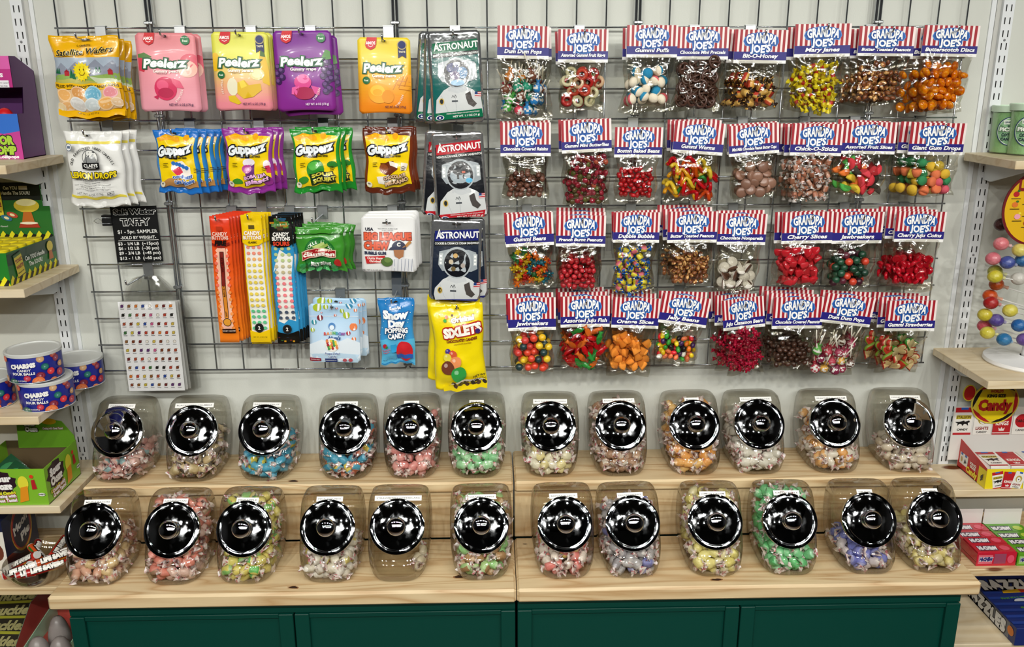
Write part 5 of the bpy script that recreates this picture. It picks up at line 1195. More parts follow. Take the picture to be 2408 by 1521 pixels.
hang('foil_pouch', 'silver foil pouch with a navy banner and an astronaut print, front', 'pouch of sweets', 1074, 516, 120, 190, 'pouch', '#c9ccd0', astro('#1c2470', 'COOKIES & CREAM ICE CREAM SANDWICH', v_blue, '#1a2436'), .014, 2.8, [(6, 0, -1), (4, 4, 0)], SILVER, group=GA, holey=14)
hang('candy_packet', 'white and yellow packet of lemon drops, front', 'packet of sweets', 217, 309, 139, 176, 'pillow', '#e9e9e6', art_lemon, .012, .3, [(8, 1, 0), (16, 1, -1)], hookx=-8)
GB = 'long packets of candy buttons'
hang('candy_button_packet', 'long orange packet of fiery candy buttons, front', 'packet of sweets', 515, 508, 47, 297, 'strip', lambda v: mixrgb('#e0391c', '#ee7d1c', v*1.1), buttons('fire'), .003, .6, [(4+i*5, -1, .3*i) for i in range(7)], group=GB, step=.011)
hang('candy_button_packet', 'long yellow packet of classic candy buttons, front', 'packet of sweets', 590, 505, 48, 303, 'strip', '#edc80f', buttons('classic'), .003, 0, [(5, -1, 0), (9, -1, .4), (13, -1, .6)], group=GB, step=.014)
hang('candy_button_packet', 'long black and blue packet of sour candy buttons, front', 'packet of sweets', 658, 508, 53, 300, 'strip', lambda v: '#161512' if v < .22 or v > .9 else '#2f8fc4', buttons('sours'), .003, 0, [(6, -2, 0), (10, -2, 0), (14, -3, .6), (18, -2, .8)], group=GB, step=.012)
hang('bean_packet', 'wide green packet of pickle flavoured jelly beans, front', 'packet of sweets', 751, 532, 118, 104, 'pillow', '#3f8f2e', art_claus, .014, 0, [(12, -2, 2), (20, -1, 4)], hookx=-10, holey=-12)
hang('gum_pouch', 'white pouch of shredded gum with orange lettering, front', 'pouch of sweets', 912, 508, 127, 132, 'pouch', '#e6e6e6', art_blc, .012, .6, [(2, -3, 0), (6, -6, -1)], POUCH, holey=16)
hang('sweet_pouch', 'pale blue pouch with beach ball and snow print, front', 'pouch of sweets', 784, 714, 117, 137, 'pouch', lambda v: mixrgb('#a9cdea', '#c6dcf0', v*1.2), art_rain, .012, 1, [(6, -8, 3), (12, -2, 0)], POUCH)
hang('candy_packet', 'bright blue packet of popping candy', 'packet of sweets', 931, 700, 84, 155, 'pillow', lambda v: mixrgb('#1f78c0', '#48a4dc', v*1.3), art_snow, .010, 0, [], hookx=-8)
hang('candy_packet', 'bright yellow packet of chocolatey candy balls, front', 'packet of sweets', 1073, 714, 126, 200, 'pillow', '#efd70c', art_six, .018, -2.2, [(-6, -14, 2)], hookx=2)
# --- chalk style price board with its binder clip
bx, by = 312, 485; Y = -.02; p = at(bx, by, Y); sc = (at(bx+50, by, Y)-at(bx-50, by, Y)).x/100; w, h = 109*sc, p.z-at(bx, 616, Y).z
t = thing('price_board', 'small black hand-lettered board with white taffy prices clipped to the grid', 'sign', (p.x, Y, p.z), (0, math.radians(-1), 0))
m = MB().box(-w/2, w/2, 0, .004, -h, 0, '#101112'); A = Art(m, 109, 130, plane_surf((-w/2, -.0002, 0), (1, 0, 0), (0, 0, 1), (0, -1, 0), w, h))
Wc = '#e9e9e6'
for t_, x, y, hh, ww in (('Salt Water', 57, 12, 12, 98), ('TAFFY', 55, 36, 15, 66)):
    A.text(t_, x, y, hh, Wc, w=ww, bold=.09); A.text(t_, x, y, hh, '#101112', w=ww, bold=.035)
for t_, x, y, hh, ww in (('$1 - 5pc. SAMPLER', 58, 58, 8, 94), ('-SOLD BY WEIGHT-', 58, 72, 7, 84), ('$3 - 1/4 LB  (~15pcs)', 56, 86, 7, 96), ('$6 - 1/2 LB  (~30 pcs)', 56, 97, 7, 96), ('$9 - 3/4 LB  (~45 pcs)', 57, 108, 7, 98), ('$12 - 1 LB  (~60 pcs)', 57, 120, 7, 98)): A.text(t_, x, y, hh, Wc, w=ww, bold=.02)
A.line([(10, 79), (106, 78)], 1, Wc)
obj('board_panel', m, PLASTIC, t)
q = at(258, 518, Y); m = MB(); m.add([(-.018, -.006, .014), (-.018, .012, .014), (-.018, .012, -.014), (-.018, -.006, -.014), (.006, -.0035, .014), (.006, .006, .014), (.006, .006, -.014), (.006, -.0035, -.014)], [(0, 1, 2, 3), (0, 3, 7, 4), (1, 5, 6, 2), (0, 4, 5, 1), (3, 2, 6, 7)], '#0d0d0e')
c = thing('binder_clip', 'black binder clip gripping the left edge of the price board', 'clip', (q.x, Y, q.z)); obj('clip_body', m, PLASTIC, c)
for yy in (-.007, .012):
    m = MB(); m.tube([(.008, yy, .007), (-.012, yy, .008), (-.028, yy*1.6, .006), (-.036, yy*1.8, 0), (-.028, yy*1.6, -.006), (-.012, yy, -.008), (.008, yy, -.007)], .0008, 6, (170, 170, 172)); obj('clip_handle', m, WIRE, c, smooth=True)
# --- clear sleeves with sheets of little taffy stickers
def sheet_art(A):
    A.rect(0, 0, 137, 212, '#efeff1'); r = random.Random(5); pal = ['#a8482c', '#c9b23a', '#7a3a1c', '#b8402c', '#8a5a2a', '#2a4a9a', '#d0b44a', '#c85a8a', '#2f6a2c', '#5a2a6a', '#1c1a18', '#d87a2c', '#efe9e0', '#6a1c1c']
    for j in range(10):
        for i in range(8):
            x, y, c = 9+i*16.6, 10+j*20.8, pal[r.randrange(14)]; A.k = 2
            A.poly([(x-5.5, y+3.6), (x-2, y+1), (x-2.5, y+4.5)], mixrgb(c, '#efefef', .3)); A.poly([(x+5.5, y-3.6), (x+2, y-1), (x+2.5, y-4.5)], mixrgb(c, '#efefef', .3)); A.circ(x, y, 3.9, '#3a2e26', n=10); A.circ(x, y, 3.2, c, n=10); A.rect(x-4.5, y+6, x+4.5, y+7.3, '#6a6a6c')
p = at(346, 708, -.045); sc = (at(396, 708, -.045)-at(296, 708, -.045)).x/100; w, h = 135*sc, p.z-at(346, 917, -.045).z
sh = pack(w, h, .0005, 'card', 137, 212, '#efeff1', sheet_art, 3).mesh('sticker_sheet', PAPER)
m = MB(); N = 14; sw, shh = 164*sc, 284*sc; r = random.Random(2)
def sleeve(sd):
    b = MB(); vs = []
    for side in (0, 1):
        for j in range(17):
            for i in range(13):
                u, v = i/12-.5, j/16; nar = 1 if v > .3 else .34+.66*(v/.3)**.8
                vs.append((u*sw*nar-.008*(1-min(1, v/.3)), (-.004 if side == 0 else .003)*(1 if v > .1 else .3)+.0022*math.sin(u*17+v*9+sd)*(1.6 if v < .3 else .5)+.002*math.sin(v*31+u*6+sd), -v*shh))
    f = [(s*221+j*13+i, s*221+(j+1)*13+i, s*221+(j+1)*13+i+1, s*221+j*13+i+1) for s in (0, 1) for j in range(16) for i in range(12)]
    return b.add(vs, f)
for k in range(3):
    Y = -.05+k*.009; q = at(348, 652, -.05)
    t = thing('sticker_sleeve', 'clear sleeve holding a white sheet of tiny taffy stickers, %s' % ['front one', 'middle one', 'rear one'][k], 'sleeve', (q.x+k*.002, Y, q.z), (0, math.radians(-.6*k), 0), 'sticker sleeves below the price board')
    obj('clear_sleeve', sleeve(k), SLEEVE, t, smooth=True); link('sticker_sheet', sh, t, loc=(p.x-q.x, 0, p.z-q.z-.001*k))
hook(at(352, 640, 0).x, at(352, 655, -.05).z, .125, 'steel hook holding the sleeves of taffy stickers', side=-.012)
# ------------------------------------------------------------------ goods on the side shelves
def tray(nm, label, cat, side, Xi, Yf, Yb, Wd, z0, hf, hb, cols, part='open_tray'):
    """card tray whose inner side (towards the middle of the wall) is at Xi; local origin = front bottom inner corner"""
    s = -1 if side == 'left' else 1           # direction from the inner side outwards
    t = thing(nm, label, cat, (Xi, Yf, z0+.0005)); D = Yb-Yf; th = .0018; m = MB(); cf, cs_, ci = cols
    def B(x0, x1, y0, y1, z1a, z1b, c):
        xa, xb = sorted((x0, x1)); v = [(xa, y0, 0), (xb, y0, 0), (xb, y1, 0), (xa, y1, 0), (xa, y0, z1a), (xb, y0, z1a), (xb, y1, z1b), (xa, y1, z1b)]
        m.add(v, [(0, 3, 2, 1), (4, 5, 6, 7), (0, 1, 5, 4), (2, 3, 7, 6), (1, 2, 6, 5), (3, 0, 4, 7)], c)
    B(0, s*Wd, 0, th, hf, hf, cf); B(0, s*Wd, D-th, D, hb, hb, ci); B(0, s*th, th, D-th, hf, hb, cs_); B(s*(Wd-th), s*Wd, th, D-th, hf, hb, cs_)
    m.box(*sorted((0, s*Wd)), th, D-th, 0, .002, ci)
    return t, m, D, s
def side_surf(side, D, h, x=0): # inner side face print: origin top, reading left to right
    return plane_surf((x, 0, h), (0, 1, 0), (0, 0, 1), (1, 0, 0), D, h) if side == 'left' else plane_surf((x, D, h), (0, -1, 0), (0, 0, 1), (-1, 0, 0), D, h)
def front_surf(side, Wd, h, y=0, z=None):
    z = h if z is None else z
    return plane_surf((-Wd if side == 'left' else 0, y, z), (1, 0, 0), (0, 0, 1), (0, -1, 0), Wd, h)
# ---- pink lollipop display box, top left shelf
Zs = ZS['L1']; Yf = -.115; X = at(55, 363, Yf).x; Wd, D = .17, .11
t = thing('lollipop_box', 'pink and purple lollipop display box on the topmost left shelf', 'display box', (X, Yf, Zs+.0005))
hA = at(55, 268, Yf).z-Zs; hB = at(38, 206, Yf).z-Zs; hC = at(22, 132, Yf).z-Zs
m = MB(); pk = '#b8247e'
m.box(-Wd, 0, 0, .002, 0, hA, pk); m.box(-Wd, 0, 0, .002, hB, hC, pk)
m.add([(0, 0, 0), (0, D, 0), (0, D, hC*.86), (0, .03, hC), (0, 0, hC), (0, .0, hB), (0, .045, hB), (0, .03, hA), (0, 0, hA)], [(0, 1, 2, 3, 4, 5, 6, 7, 8)], '#5a1a6a')
m.add([(-.002, 0, 0), (-.002, D, 0), (-.002, D, hC*.86), (-.002, .03, hC), (-.002, 0, hC), (-.002, .0, hB), (-.002, .045, hB), (-.002, .03, hA), (-.002, 0, hA)], [(8, 7, 6, 5, 4, 3, 2, 1, 0)], '#3a1046')
m.box(-Wd, 0, D-.002, D, 0, hC*.86, '#4a1658'); m.box(-Wd, 0, .002, D, 0, .002, pk); m.box(-Wd, -Wd+.002, 0, D, 0, hC*.86, '#5a1a6a')
A = Art(m, 170, 1000*hA, front_surf('left', Wd, hA, 0)); H_ = 1000*hA
A.rect(0, 0, 170, H_*.45, '#2a6ac8'); A.poly([(0, H_*.4), (60, H_*.3), (130, H_*.44), (170, H_*.38), (170, H_), (0, H_)], '#c03a90')
A.text('GATOR', 112, H_*.58, 19, '#a8cc3a', w=76, bold=.07, out=[(.16, '#14160c')]); A.text('CHOMP', 116, H_*.80, 18, '#a8cc3a', w=76, bold=.07, out=[(.16, '#14160c')]); A.text('Candy Lollipops', 116, H_*.945, 7, '#f6eef4', w=86, bold=.05)
A2 = Art(m, 170, 1000*(hC-hB), front_surf('left', Wd, hC-hB, 0, hC)); A2.rect(0, 0, 170, 30, '#d85aa8'); A2.text('LOLLIPOPS', 105, 44, 8, '#f6eef4', w=90, bold=.05); A2.rect(128, 56, 162, 74, '#eeeaf0'); A2.text('NOVELTY CANDY', 145, 62, 3, '#4a4a50'); A2.text('GLUTEN FREE', 145, 69, 3, '#4a4a50')
obj('display_carton', m, PAPER, t)
for i, (dx, dy) in enumerate(((-.045, .03), (-.09, .035))):
    m = MB(); m.ell((0, 0, .03), (.022, .018, .03), 14, 10, '#c8141c'); m.tube([(0, 0, .0), (0, 0, -.06)], .003, 8, '#c81c24')
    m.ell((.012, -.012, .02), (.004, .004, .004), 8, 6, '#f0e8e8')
    z0 = Zs+.062; tag(obj('red_lollipop', m, CANDY, loc=(X+dx, Yf+dy, z0), smooth=True), 'glossy red lollipop standing inside the pink display box, %s' % ('nearest its open side' if i == 0 else 'further left'), 'lollipop')
p = at(6, 108, Yf+.03); m = MB(); m.ell((0, 0, 0), (.017, .006, .02), 14, 8, '#b43aa0'); m.tube([(0, 0, -.018), (0, 0, -.05)], .0025, 6, '#d8d0d8')
tag(obj('purple_lollipop', m, CANDY, loc=(X-.040, Yf+.012, Zs+hC+.02), smooth=True), 'flat purple lollipop poking above the pink display box', 'lollipop')
# ---- green sour candy tray, second left shelf
Zs = ZS['L2']; c1 = onz(25, 673, Zs); c2 = onz(143, 622, Zs); X = (c1.x+c2.x)/2; Yf, Yb = c1.y, min(c2.y, -.0)
hf = at(13, 596, Yf).z-Zs; hb = at(134, 556, Yb).z-Zs
t, m, D, s = tray('sour_candy_box', 'green display box with black and yellow hazard stripes, packed with drums', 'display box', 'left', X, Yf, Yb, .21, Zs, hf, hb, ('#1f7a24', '#1c6e22', '#1a1c14'))
def hazard(A, y0, h, W, bg='#e6dc1e'):
    P = [(0, y0+h)]; n = 9
    for i in range(n): P += [(W*(i+.15)/n, y0+h*.35), (W*(i+.5)/n, y0-h*.12), (W*(i+.85)/n, y0+h*.4)]
    A.poly(P+[(W, y0+h)], bg)
    for i in range(n): x = W*(i+.3)/n; A.poly([(x, y0+h), (x+W*.055, y0+h), (x+W*.10, y0+h*.38), (x+W*.055, y0+h*.25)], '#14140f')
def drum(A, x, y, w, h, rot=0):
    c, s_ = math.cos(math.radians(rot)), math.sin(math.radians(rot)); R = lambda a, b: (x+a*c-b*s_, y+a*s_+b*c)
    A.poly([R(-w*.54, -h*.54), R(w*.54, -h*.54), R(w*.54, h*.54), R(-w*.54, h*.54)], '#1c2410'); A.poly([R(-w/2, -h*.45), R(w/2, -h*.45), R(w/2, h/2), R(-w/2, h/2)], '#d8c42a'); A.poly([R(-w/2, -h/2), R(w/2, -h/2), R(w/2, -h*.4), R(-w/2, -h*.4)], '#3a6a24')
    for k, tt in ((-.2, 'TOXIC'), (.08, 'WASTE')): q = R(0, h*k); A.text(tt, q[0], q[1], h*.15, '#8a1f1c', w=w*.86, bold=.06, rot=rot)
    q = R(0, h*.34); A.text('Hazardously Sour Candy', q[0], q[1], h*.06, '#3a2a10', w=w*.8, rot=rot, bold=.03)
A = Art(m, 1000*D, 1000*hf, side_surf('left', D, hf)); W_, H_ = 1000*D, 1000*hf
A.poly([(0, H_*.06), (W_, 0), (W_, H_*.5), (0, H_*.4)], '#123c1c'); hazard(A, H_*.74, H_*.26, W_); drum(A, W_*.2, H_*.46, W_*.15, H_*.68, -10)
A.text('Can YOU Handle', W_*.52, H_*.36, H_*.13, '#eef2ea', w=W_*.4, bold=.03); A.text('The SOUR?', W_*.52, H_*.56, H_*.13, '#eef2ea', w=W_*.28, bold=.03)
A.circ(W_*.85, H_*.26, W_*.065, '#e0c83a', H_*.17, 16); A.poly([(W_*.82, H_*.4), (W_*.88, H_*.4), (W_*.9, H_*.68), (W_*.8, H_*.68)], '#b8641c')
A = Art(m, 210, 1000*hf, front_surf('left', .21, hf)); hazard(A, H_*.74, H_*.26, 210); drum(A, 150, H_*.42, 34, H_*.7)
obj('open_tray', m, PAPER, t)
zt = at(70, 432, Yb-.03).z-Zs; zs = at(135, 484, Yb).z-Zs; yb = D-.003; m = MB(); P = [(-.21, .07), (0, .07), (0, zs), (-.017, zs), (-.017, zt*.965), (-.06, zt), (-.12, zt), (-.165, zt*.97), (-.165, zs), (-.21, zs)]
m.add([(a, yb, b) for a, b in P]+[(a, yb+.0018, b) for a, b in P], [tuple(range(10)), tuple(range(19, 9, -1))]+[(i, 10+i, 10+(i+1) % 10, (i+1) % 10) for i in range(10)], '#1f6a22')
A = Art(m, 210, 1000*(zt-.07), front_surf('left', .21, zt-.07, yb, zt)); Hh = 1000*(zt-.07)
A.poly([(46, 3), (90, 0), (150, 0), (192, 5), (192, 46), (46, 46)], '#0d160e'); A.text('Can YOU', 116, 14, 8, '#e8eae4', w=36, bold=.03); A.text('Handle The SOUR?', 128, 27, 8.5, '#e8eae4', w=74, bold=.03); A.rect(138, 9, 160, 19, '#cfc9c0')
drum(A, 70, 52, 40, 68); A.circ(152, 60, 33, '#dcc43a', 18, 22); A.circ(152, 52, 26, '#ece4a8', 9, 18); A.poly([(142, 76), (162, 76), (168, 106), (134, 106)], '#b8641c'); A.poly([(124, 118), (130, 106), (174, 106), (180, 118)], '#a83018'); A.circ(152, 106, 24, '#ece2c8', 3.5, 14)
for x, y, c in ((20, 92, '#c8a83a'), (46, 100, '#a8402c'), (96, 92, '#2a6a84'), (112, 84, '#b8442c')): A.circ(x, y, 15, c, 7, 12, rot=20); A.circ(x, y, 7, '#e8dca8', 3.5, 10, rot=20)
A.text('Five SUPER Sour Flavors!', 66, 114, 4, '#dfe6da', w=60); hazard(A, Hh-22, 22, 210)
obj('header_card', m, PAPER, t)
dr = MB().lathe([(0, 0), (.0165, 0), (.0165, .071), (.018, .072), (.018, .080), (.0165, .0815), (0, .081)], 20, '#e3cf1c')
dme = dr.mesh('candy_drum', PLASTIC); smooth_angle(dme)
k = 0
for j in range(5):
    for i in range(5):
        k += 1; tag(link('candy_drum', dme, loc=(X-.023-i*.0385, Yf+.024+j*.0395*min(1, (D-.05)/.158), Zs+.004)), 'small yellow drum of sour candy standing in the green hazard-striped box', 'drum', 'yellow drums in the green box')
# ---- round blue tins, third left shelf
Zs = ZS['L3']; R, Hc = .0625, .073
def tin(x, y, z, face, lab):
    t = thing('candy_tin', lab, 'tin', (x, y, z), (0, 0, 0), 'round blue tins of sour balls')
    m = MB(); m.lathe([(0, 0), (R-.0015, 0), (R, .002), (R, Hc-.006), (R-.001, Hc-.004)], 48, '#16228c')
    m.lathe([(R-.0008, .0), (R+.0006, .001), (R-.0002, .003)], 48, '#c9cbcc')
    A = Art(m, 150, 70, cyl_surf(R, Hc-.004, Hc-.008, math.radians(face), .150), grid=9)
    r = random.Random(8); bl = [(96, 10, 9, '#c89a6a'), (128, 4, 9, '#b8402c'), (134, 16, 9, '#8a2440'), (104, 32, 9, '#14665c'), (116, 47, 9, '#d8242c'), (92, 54, 10, '#7a1830'), (63, 58, 8, '#b8243a'), (86, 70, 14, '#e0703a'), (140, 56, 10, '#b02438'), (144, 34, 8, '#c8905a'), (4, 62, 9, '#c8905a'), (8, 8, 8, '#d85a3c'), (30, 70, 12, '#2a5a4a'), (120, 74, 9, '#e0804a')]
    for bx_, by_, br, bc in bl: A.circ(bx_, by_, br, bc, n=16); A.circ(bx_, by_, br*.7, mixrgb(bc, '#ffffff', .15), n=14); A.circ(bx_-1, by_, br*.22, mixrgb(bc, '#ffffff', .5), n=8)
    def up(X, Y, x_, y_): return x_, y_-2*X
    A.text('CHARMS', 56, 24, 11, '#f4f2ee', w=54, bold=.08, bend=up); A.text('CANDY', 58, 36, 6, '#f4f2ee', w=30, bold=.03); A.text('SOUR BALLS', 56, 45, 6.5, '#f4f2ee', w=50, bold=.035); A.text('NET WT. 12 OZ (340 g)', 44, 64, 3.6, '#e8e6e2', w=34, bold=.02)
    obj('tin_body', m, PAPER, t, ang=40)
    l = MB().lathe([(R+.0005, Hc-.008), (R+.0022, Hc-.007), (R+.0024, Hc), (R+.001, Hc+.0018), (R-.003, Hc+.0016), (R-.005, Hc-.0015), (0, Hc-.0018)], 48, '#c9cbc9'); tag(obj('tin_lid', l, PLASTIC, t, ang=35), 'translucent white plastic lid')
def foot(px, py, z): q = onz(px, py, z); return q
f1 = foot(88, 971, Zs); tin(f1.x-.002, f1.y+R, Zs+.0005, 22, 'round blue tin of sour balls, bottom of the stack of two')
tin(f1.x-.018, f1.y+R-.004, Zs+Hc+.0035, 20, 'round blue tin of sour balls, stacked on top of another')
f2 = foot(160, 919, Zs); tin(f2.x+.004, min(f2.y+R, WY-R-.018), Zs+.0005, 18, 'round blue tin of sour balls, nearest the shelf end')
tin(f1.x-.155, f1.y+R+.008, Zs+.0005, 30, 'round blue tin of sour balls, leftmost one')
# ---- lime green sour box, fourth left shelf
Zs = ZS['L4']; c1 = onz(106, 1187, Zs); c2 = onz(200, 1114, Zs); X = (c1.x+c2.x)/2; Yf, Yb = c1.y, c2.y
hf = at(91, 1103, Yf).z-Zs; hb = at(188, 1034, Yb).z-Zs; Wd = .19
t, m, D, s = tray('sour_candy_box', 'lime green open display box of liquid candy pouches on the fourth left shelf', 'display box', 'left', X, Yf, Yb, Wd, Zs, hf, hb, ('#7db52c', '#7cb42a', '#5a4a34'))
def ooze(A, W, H, x, y, k):
    r = random.Random(4); A.poly([(x+k*36*(1+.22*r.random()*(1 if i % 2 else -1))*math.cos(i*math.pi/9), y+k*30*(1+.2*r.random()*(1 if i % 2 else -1))*math.sin(i*math.pi/9)) for i in range(18)], '#2a1420')
    A.text('Sour', x, y-10*k, 16*k, '#f4f2ee', w=46*k, bold=.08, rot=-3); A.text('Ooze', x, y+11*k, 17*k, '#f4f2ee', w=48*k, bold=.08, rot=-3); A.text('Liquid Candy!', x, y+30*k, 7.5*k, '#e8e23a', w=62*k, bold=.06, out=[(.14, '#2a3a10')], rot=-3)
for surf, W_, H_, x, kk in ((side_surf('left', D, hf), 1000*D, 1000*hf, .30, 1.2), (front_surf('left', Wd, hf), 190, 1000*hf, .42, 1)):
    A = Art(m, W_, H_, surf); k_ = H_/96*kk
    ooze(A, W_, H_, W_*x, H_*.36, k_*.95); A.text('Oozing with', W_*x+4, H_*.74, 8*k_, '#f2eef0', w=52*k_, bold=.05, out=[(.14, '#a81c3a')], rot=-3); A.text('Great Taste!', W_*x+4, H_*.86, 8*k_, '#f2eef0', w=54*k_, bold=.05, out=[(.14, '#a81c3a')], rot=-3)
    A.circ(W_*x+52*k_, H_*.38, 13*k_, '#e0d83a', 19*k_, 16); A.poly([(W_*x+44*k_, H_*.5), (W_*x+62*k_, H_*.46), (W_*x+60*k_, H_*.86), (W_*x+38*k_, H_*.92)], '#e0901c'); A.poly([(W_*x+72*k_, H_*.3), (W_*x+80*k_, H_*.28), (W_*x+84*k_, H_*.54), (W_*x+72*k_, H_*.56)], '#b01c24'); A.circ(W_*x+74*k_, H_*.2, 5*k_, '#d83a1c', n=8)
    A.circ(W_*.93, H_*.7, 9*k_, '#e8ece0', 4.5*k_, 12); A.text('SWEETS', W_*.93, H_*.7, 3.4*k_, '#2a2a2a', bold=.05)
obj('open_tray', m, PAPER, t)
zt = at(105, 988, Yb-.02).z-Zs; m = MB(); yb = D-.004; P = [(-.155, hb-.02), (-.0, hb-.02), (-.002, hb+.014), (-.03, zt*.94), (-.095, zt), (-.105, zt*.96), (-.15, zt*.97)]
m.add([(a, yb, b) for a, b in P]+[(a, yb+.0018, b) for a, b in P], [tuple(range(7)), tuple(range(13, 6, -1))]+[(i, 7+i, 7+(i+1) % 7, (i+1) % 7) for i in range(7)], '#6fa82a')
A = Art(m, 155, 1000*(zt-hb+.02), plane_surf((-.155, yb, zt), (1, 0, 0), (0, 0, 1), (0, -1, 0), .155, zt-hb+.02)); A.text('Sour', 40, 16, 12, '#f4f2ee', w=30, bold=.08, out=[(.18, '#2a1420')]); A.text('Ooze', 42, 32, 12, '#f4f2ee', w=32, bold=.08, out=[(.18, '#2a1420')]); A.text('Oozing with Great Taste!', 100, 30, 6, '#f2eef0', w=54, bold=.05, out=[(.14, '#a81c3a')]); A.circ(92, 10, 20, '#e0b01c', 9, 14)
obj('header_card', m, PAPER, t)
for i in range(3):
    m = MB(); A = Art(m, 60, 90, lambda u, v, l: Vector((u*.055, -l-.004*(1-4*u*u), -v*.085)), grid=9); m.add([(-.0275, 0, 0), (.0275, 0, 0), (.0275, .002, -.085), (-.0275, .002, -.085)], [(0, 1, 2, 3)], '#12402a')
    A.rect(0, 0, 60, 90, '#14482e'); A.circ(30, 40, 20, '#2f7a4a', 26, 14); A.rect(4, 70, 24, 82, '#d8d8d0')
    tag(obj('candy_sachet', m, FOIL, loc=(X-.08-i*.022, Yf+.075+i*.02, Zs+.062+i*.006), rot=(math.radians(-52), math.radians(18+i*9), math.radians(-14))), 'dark green sachet lying in the lime green box, %s' % ['nearest the shelf end', 'middle one', 'furthest left'][i], 'sachet', 'sachets in the lime green box')
# ---- fifth left shelf: blue carton and the bowl of rolls
Zs = ZS['L5']; X = at(64, 1290, -.14).x
t = thing('pie_carton', 'dark blue marshmallow pie carton left of the bowl of rolls', 'carton', (X, -.235, Zs+.0005)); m = MB().box(-.16, 0, 0, .16, 0, .155, '#141c3c')
A = Art(m, 160, 155, side_surf('left', .16, .155)); A.circ(86, 62, 52, '#c8962c', 66, 28); A.circ(84, 60, 48, '#a82a2c', 61, 28); A.circ(84, 64, 42, '#0f1530', 54, 28); A.text('Moon', 80, 48, 22, '#d8d4cc', w=74, bold=.05, rot=-18, shear=.2); A.text('Pie', 96, 82, 22, '#d8d4cc', w=46, bold=.05, rot=-18, shear=.2)
A = Art(m, 160, 155, front_surf('left', .16, .155)); A.poly([(100, 155), (104, 60), (130, 30), (160, 30), (160, 155)], '#e2ddd4'); A.circ(140, 90, 14, '#6a3424', 24, 14); A.text('CHOCOLATE', 130, 140, 6, '#2a2420', w=44, bold=.03)
obj('carton_box', m, PAPER, t)
bc = onz(86, 1318, Zs+.02); bc = Vector((at(92, 1330, -.245).x, -.235, Zs+.0005)); 
t = thing('clear_bowl', 'clear oval plastic bowl holding red candy rolls, fifth left shelf', 'bowl', bc)
m = MB(); n = 48; prof = [(.60, 0), (.66, .002), (.82, .018), (.93, .036), (1, .052), (.985, .0525), (.91, .036), (.80, .019), (.64, .004), (.0, .003)]
vs = [(.083*r_*math.cos(2*math.pi*k/n), .105*r_*math.sin(2*math.pi*k/n), h) for r_, h in prof for k in range(n)]
m.add(vs, [(i*n+k, i*n+(k+1) % n, (i+1)*n+(k+1) % n, (i+1)*n+k) for i in range(len(prof)-1) for k in range(n)]); m.add(vs[:n], [tuple(range(n-1, -1, -1))])
obj('bowl_shell', m, BOWLM, t, ang=50)
def roll(i):
    m = MB(); r, L = .0105, .105; cl = ['#a81c1c', '#8a1a1a', '#b8281c', '#c04a1c'][i % 4]
    m.lathe([(0, -L/2), (r*.9, -L/2), (r, -L/2+.003), (r, L/2-.003), (r*.9, L/2), (0, L/2)], 20, ['#c9c9c6', '#c9c9c6', cl, '#c9c9c6', '#c9c9c6'])
    A = Art(m, 105, 66, lambda u, v, l: Vector(((r+l)*math.cos((v-.5)*6.283-1.571), (r+l)*math.sin((v-.5)*6.283-1.571), u*L)), grid=5)
    for y0 in (18,): A.rect(6, y0-6, 98, y0-1, '#2a6a24'); A.rect(6, y0+32, 98, y0+36, '#2a5a1c')
    A.rect(12, 24, 92, 42, '#191515'); A.text('LIFE SAVERS', 52, 33, 11, '#f2efe8', w=76, bold=.09); A.rect(52, 44, 74, 51, '#d8a82c'); A.circ(86, 50, 5, '#d8742c', n=10); A.circ(20, 48, 4, '#c8241c', n=10)
    return m
RP_ = [(-.035, -.045, .022, 20, 78, 0), (.0, -.04, .018, 32, 84, 0), (.028, -.035, .020, 30, 88, 0), (.03, .02, .030, 38, 82, 1), (-.035, .025, .036, 105, 84, 1), (.02, .06, .034, 95, 88, 2), (-.045, -.01, .03, -20, 60, 2), (-.01, .005, .034, 140, 76, 3), (.045, -.005, .038, 36, 86, 3)]
for i, (dx, dy, dz, az, ti, v) in enumerate(RP_):
    M = Matrix.Translation(bc+Vector((dx, dy, dz))) @ Matrix.Rotation(math.radians(90-az), 4, 'Z').inverted() @ Matrix.Rotation(math.radians(ti), 4, 'X') @ Matrix.Rotation(math.radians(0), 4, 'Z')
    M = Matrix.Translation(bc+Vector((dx*.9, dy*.8+.012, dz+.008))) @ Matrix.Rotation(math.radians(az), 4, 'Z') @ Matrix.Rotation(math.radians(ti), 4, 'Y') @ Matrix.Rotation(math.radians(-42), 4, 'Z')
    me = roll(v).mesh('candy_roll', FOIL); smooth_angle(me); o = link('candy_roll', me); o.matrix_world = M
    tag(o, 'red foil-wrapped roll of ring sweets lying in the clear oval bowl', 'candy roll', 'candy rolls in the clear bowl')
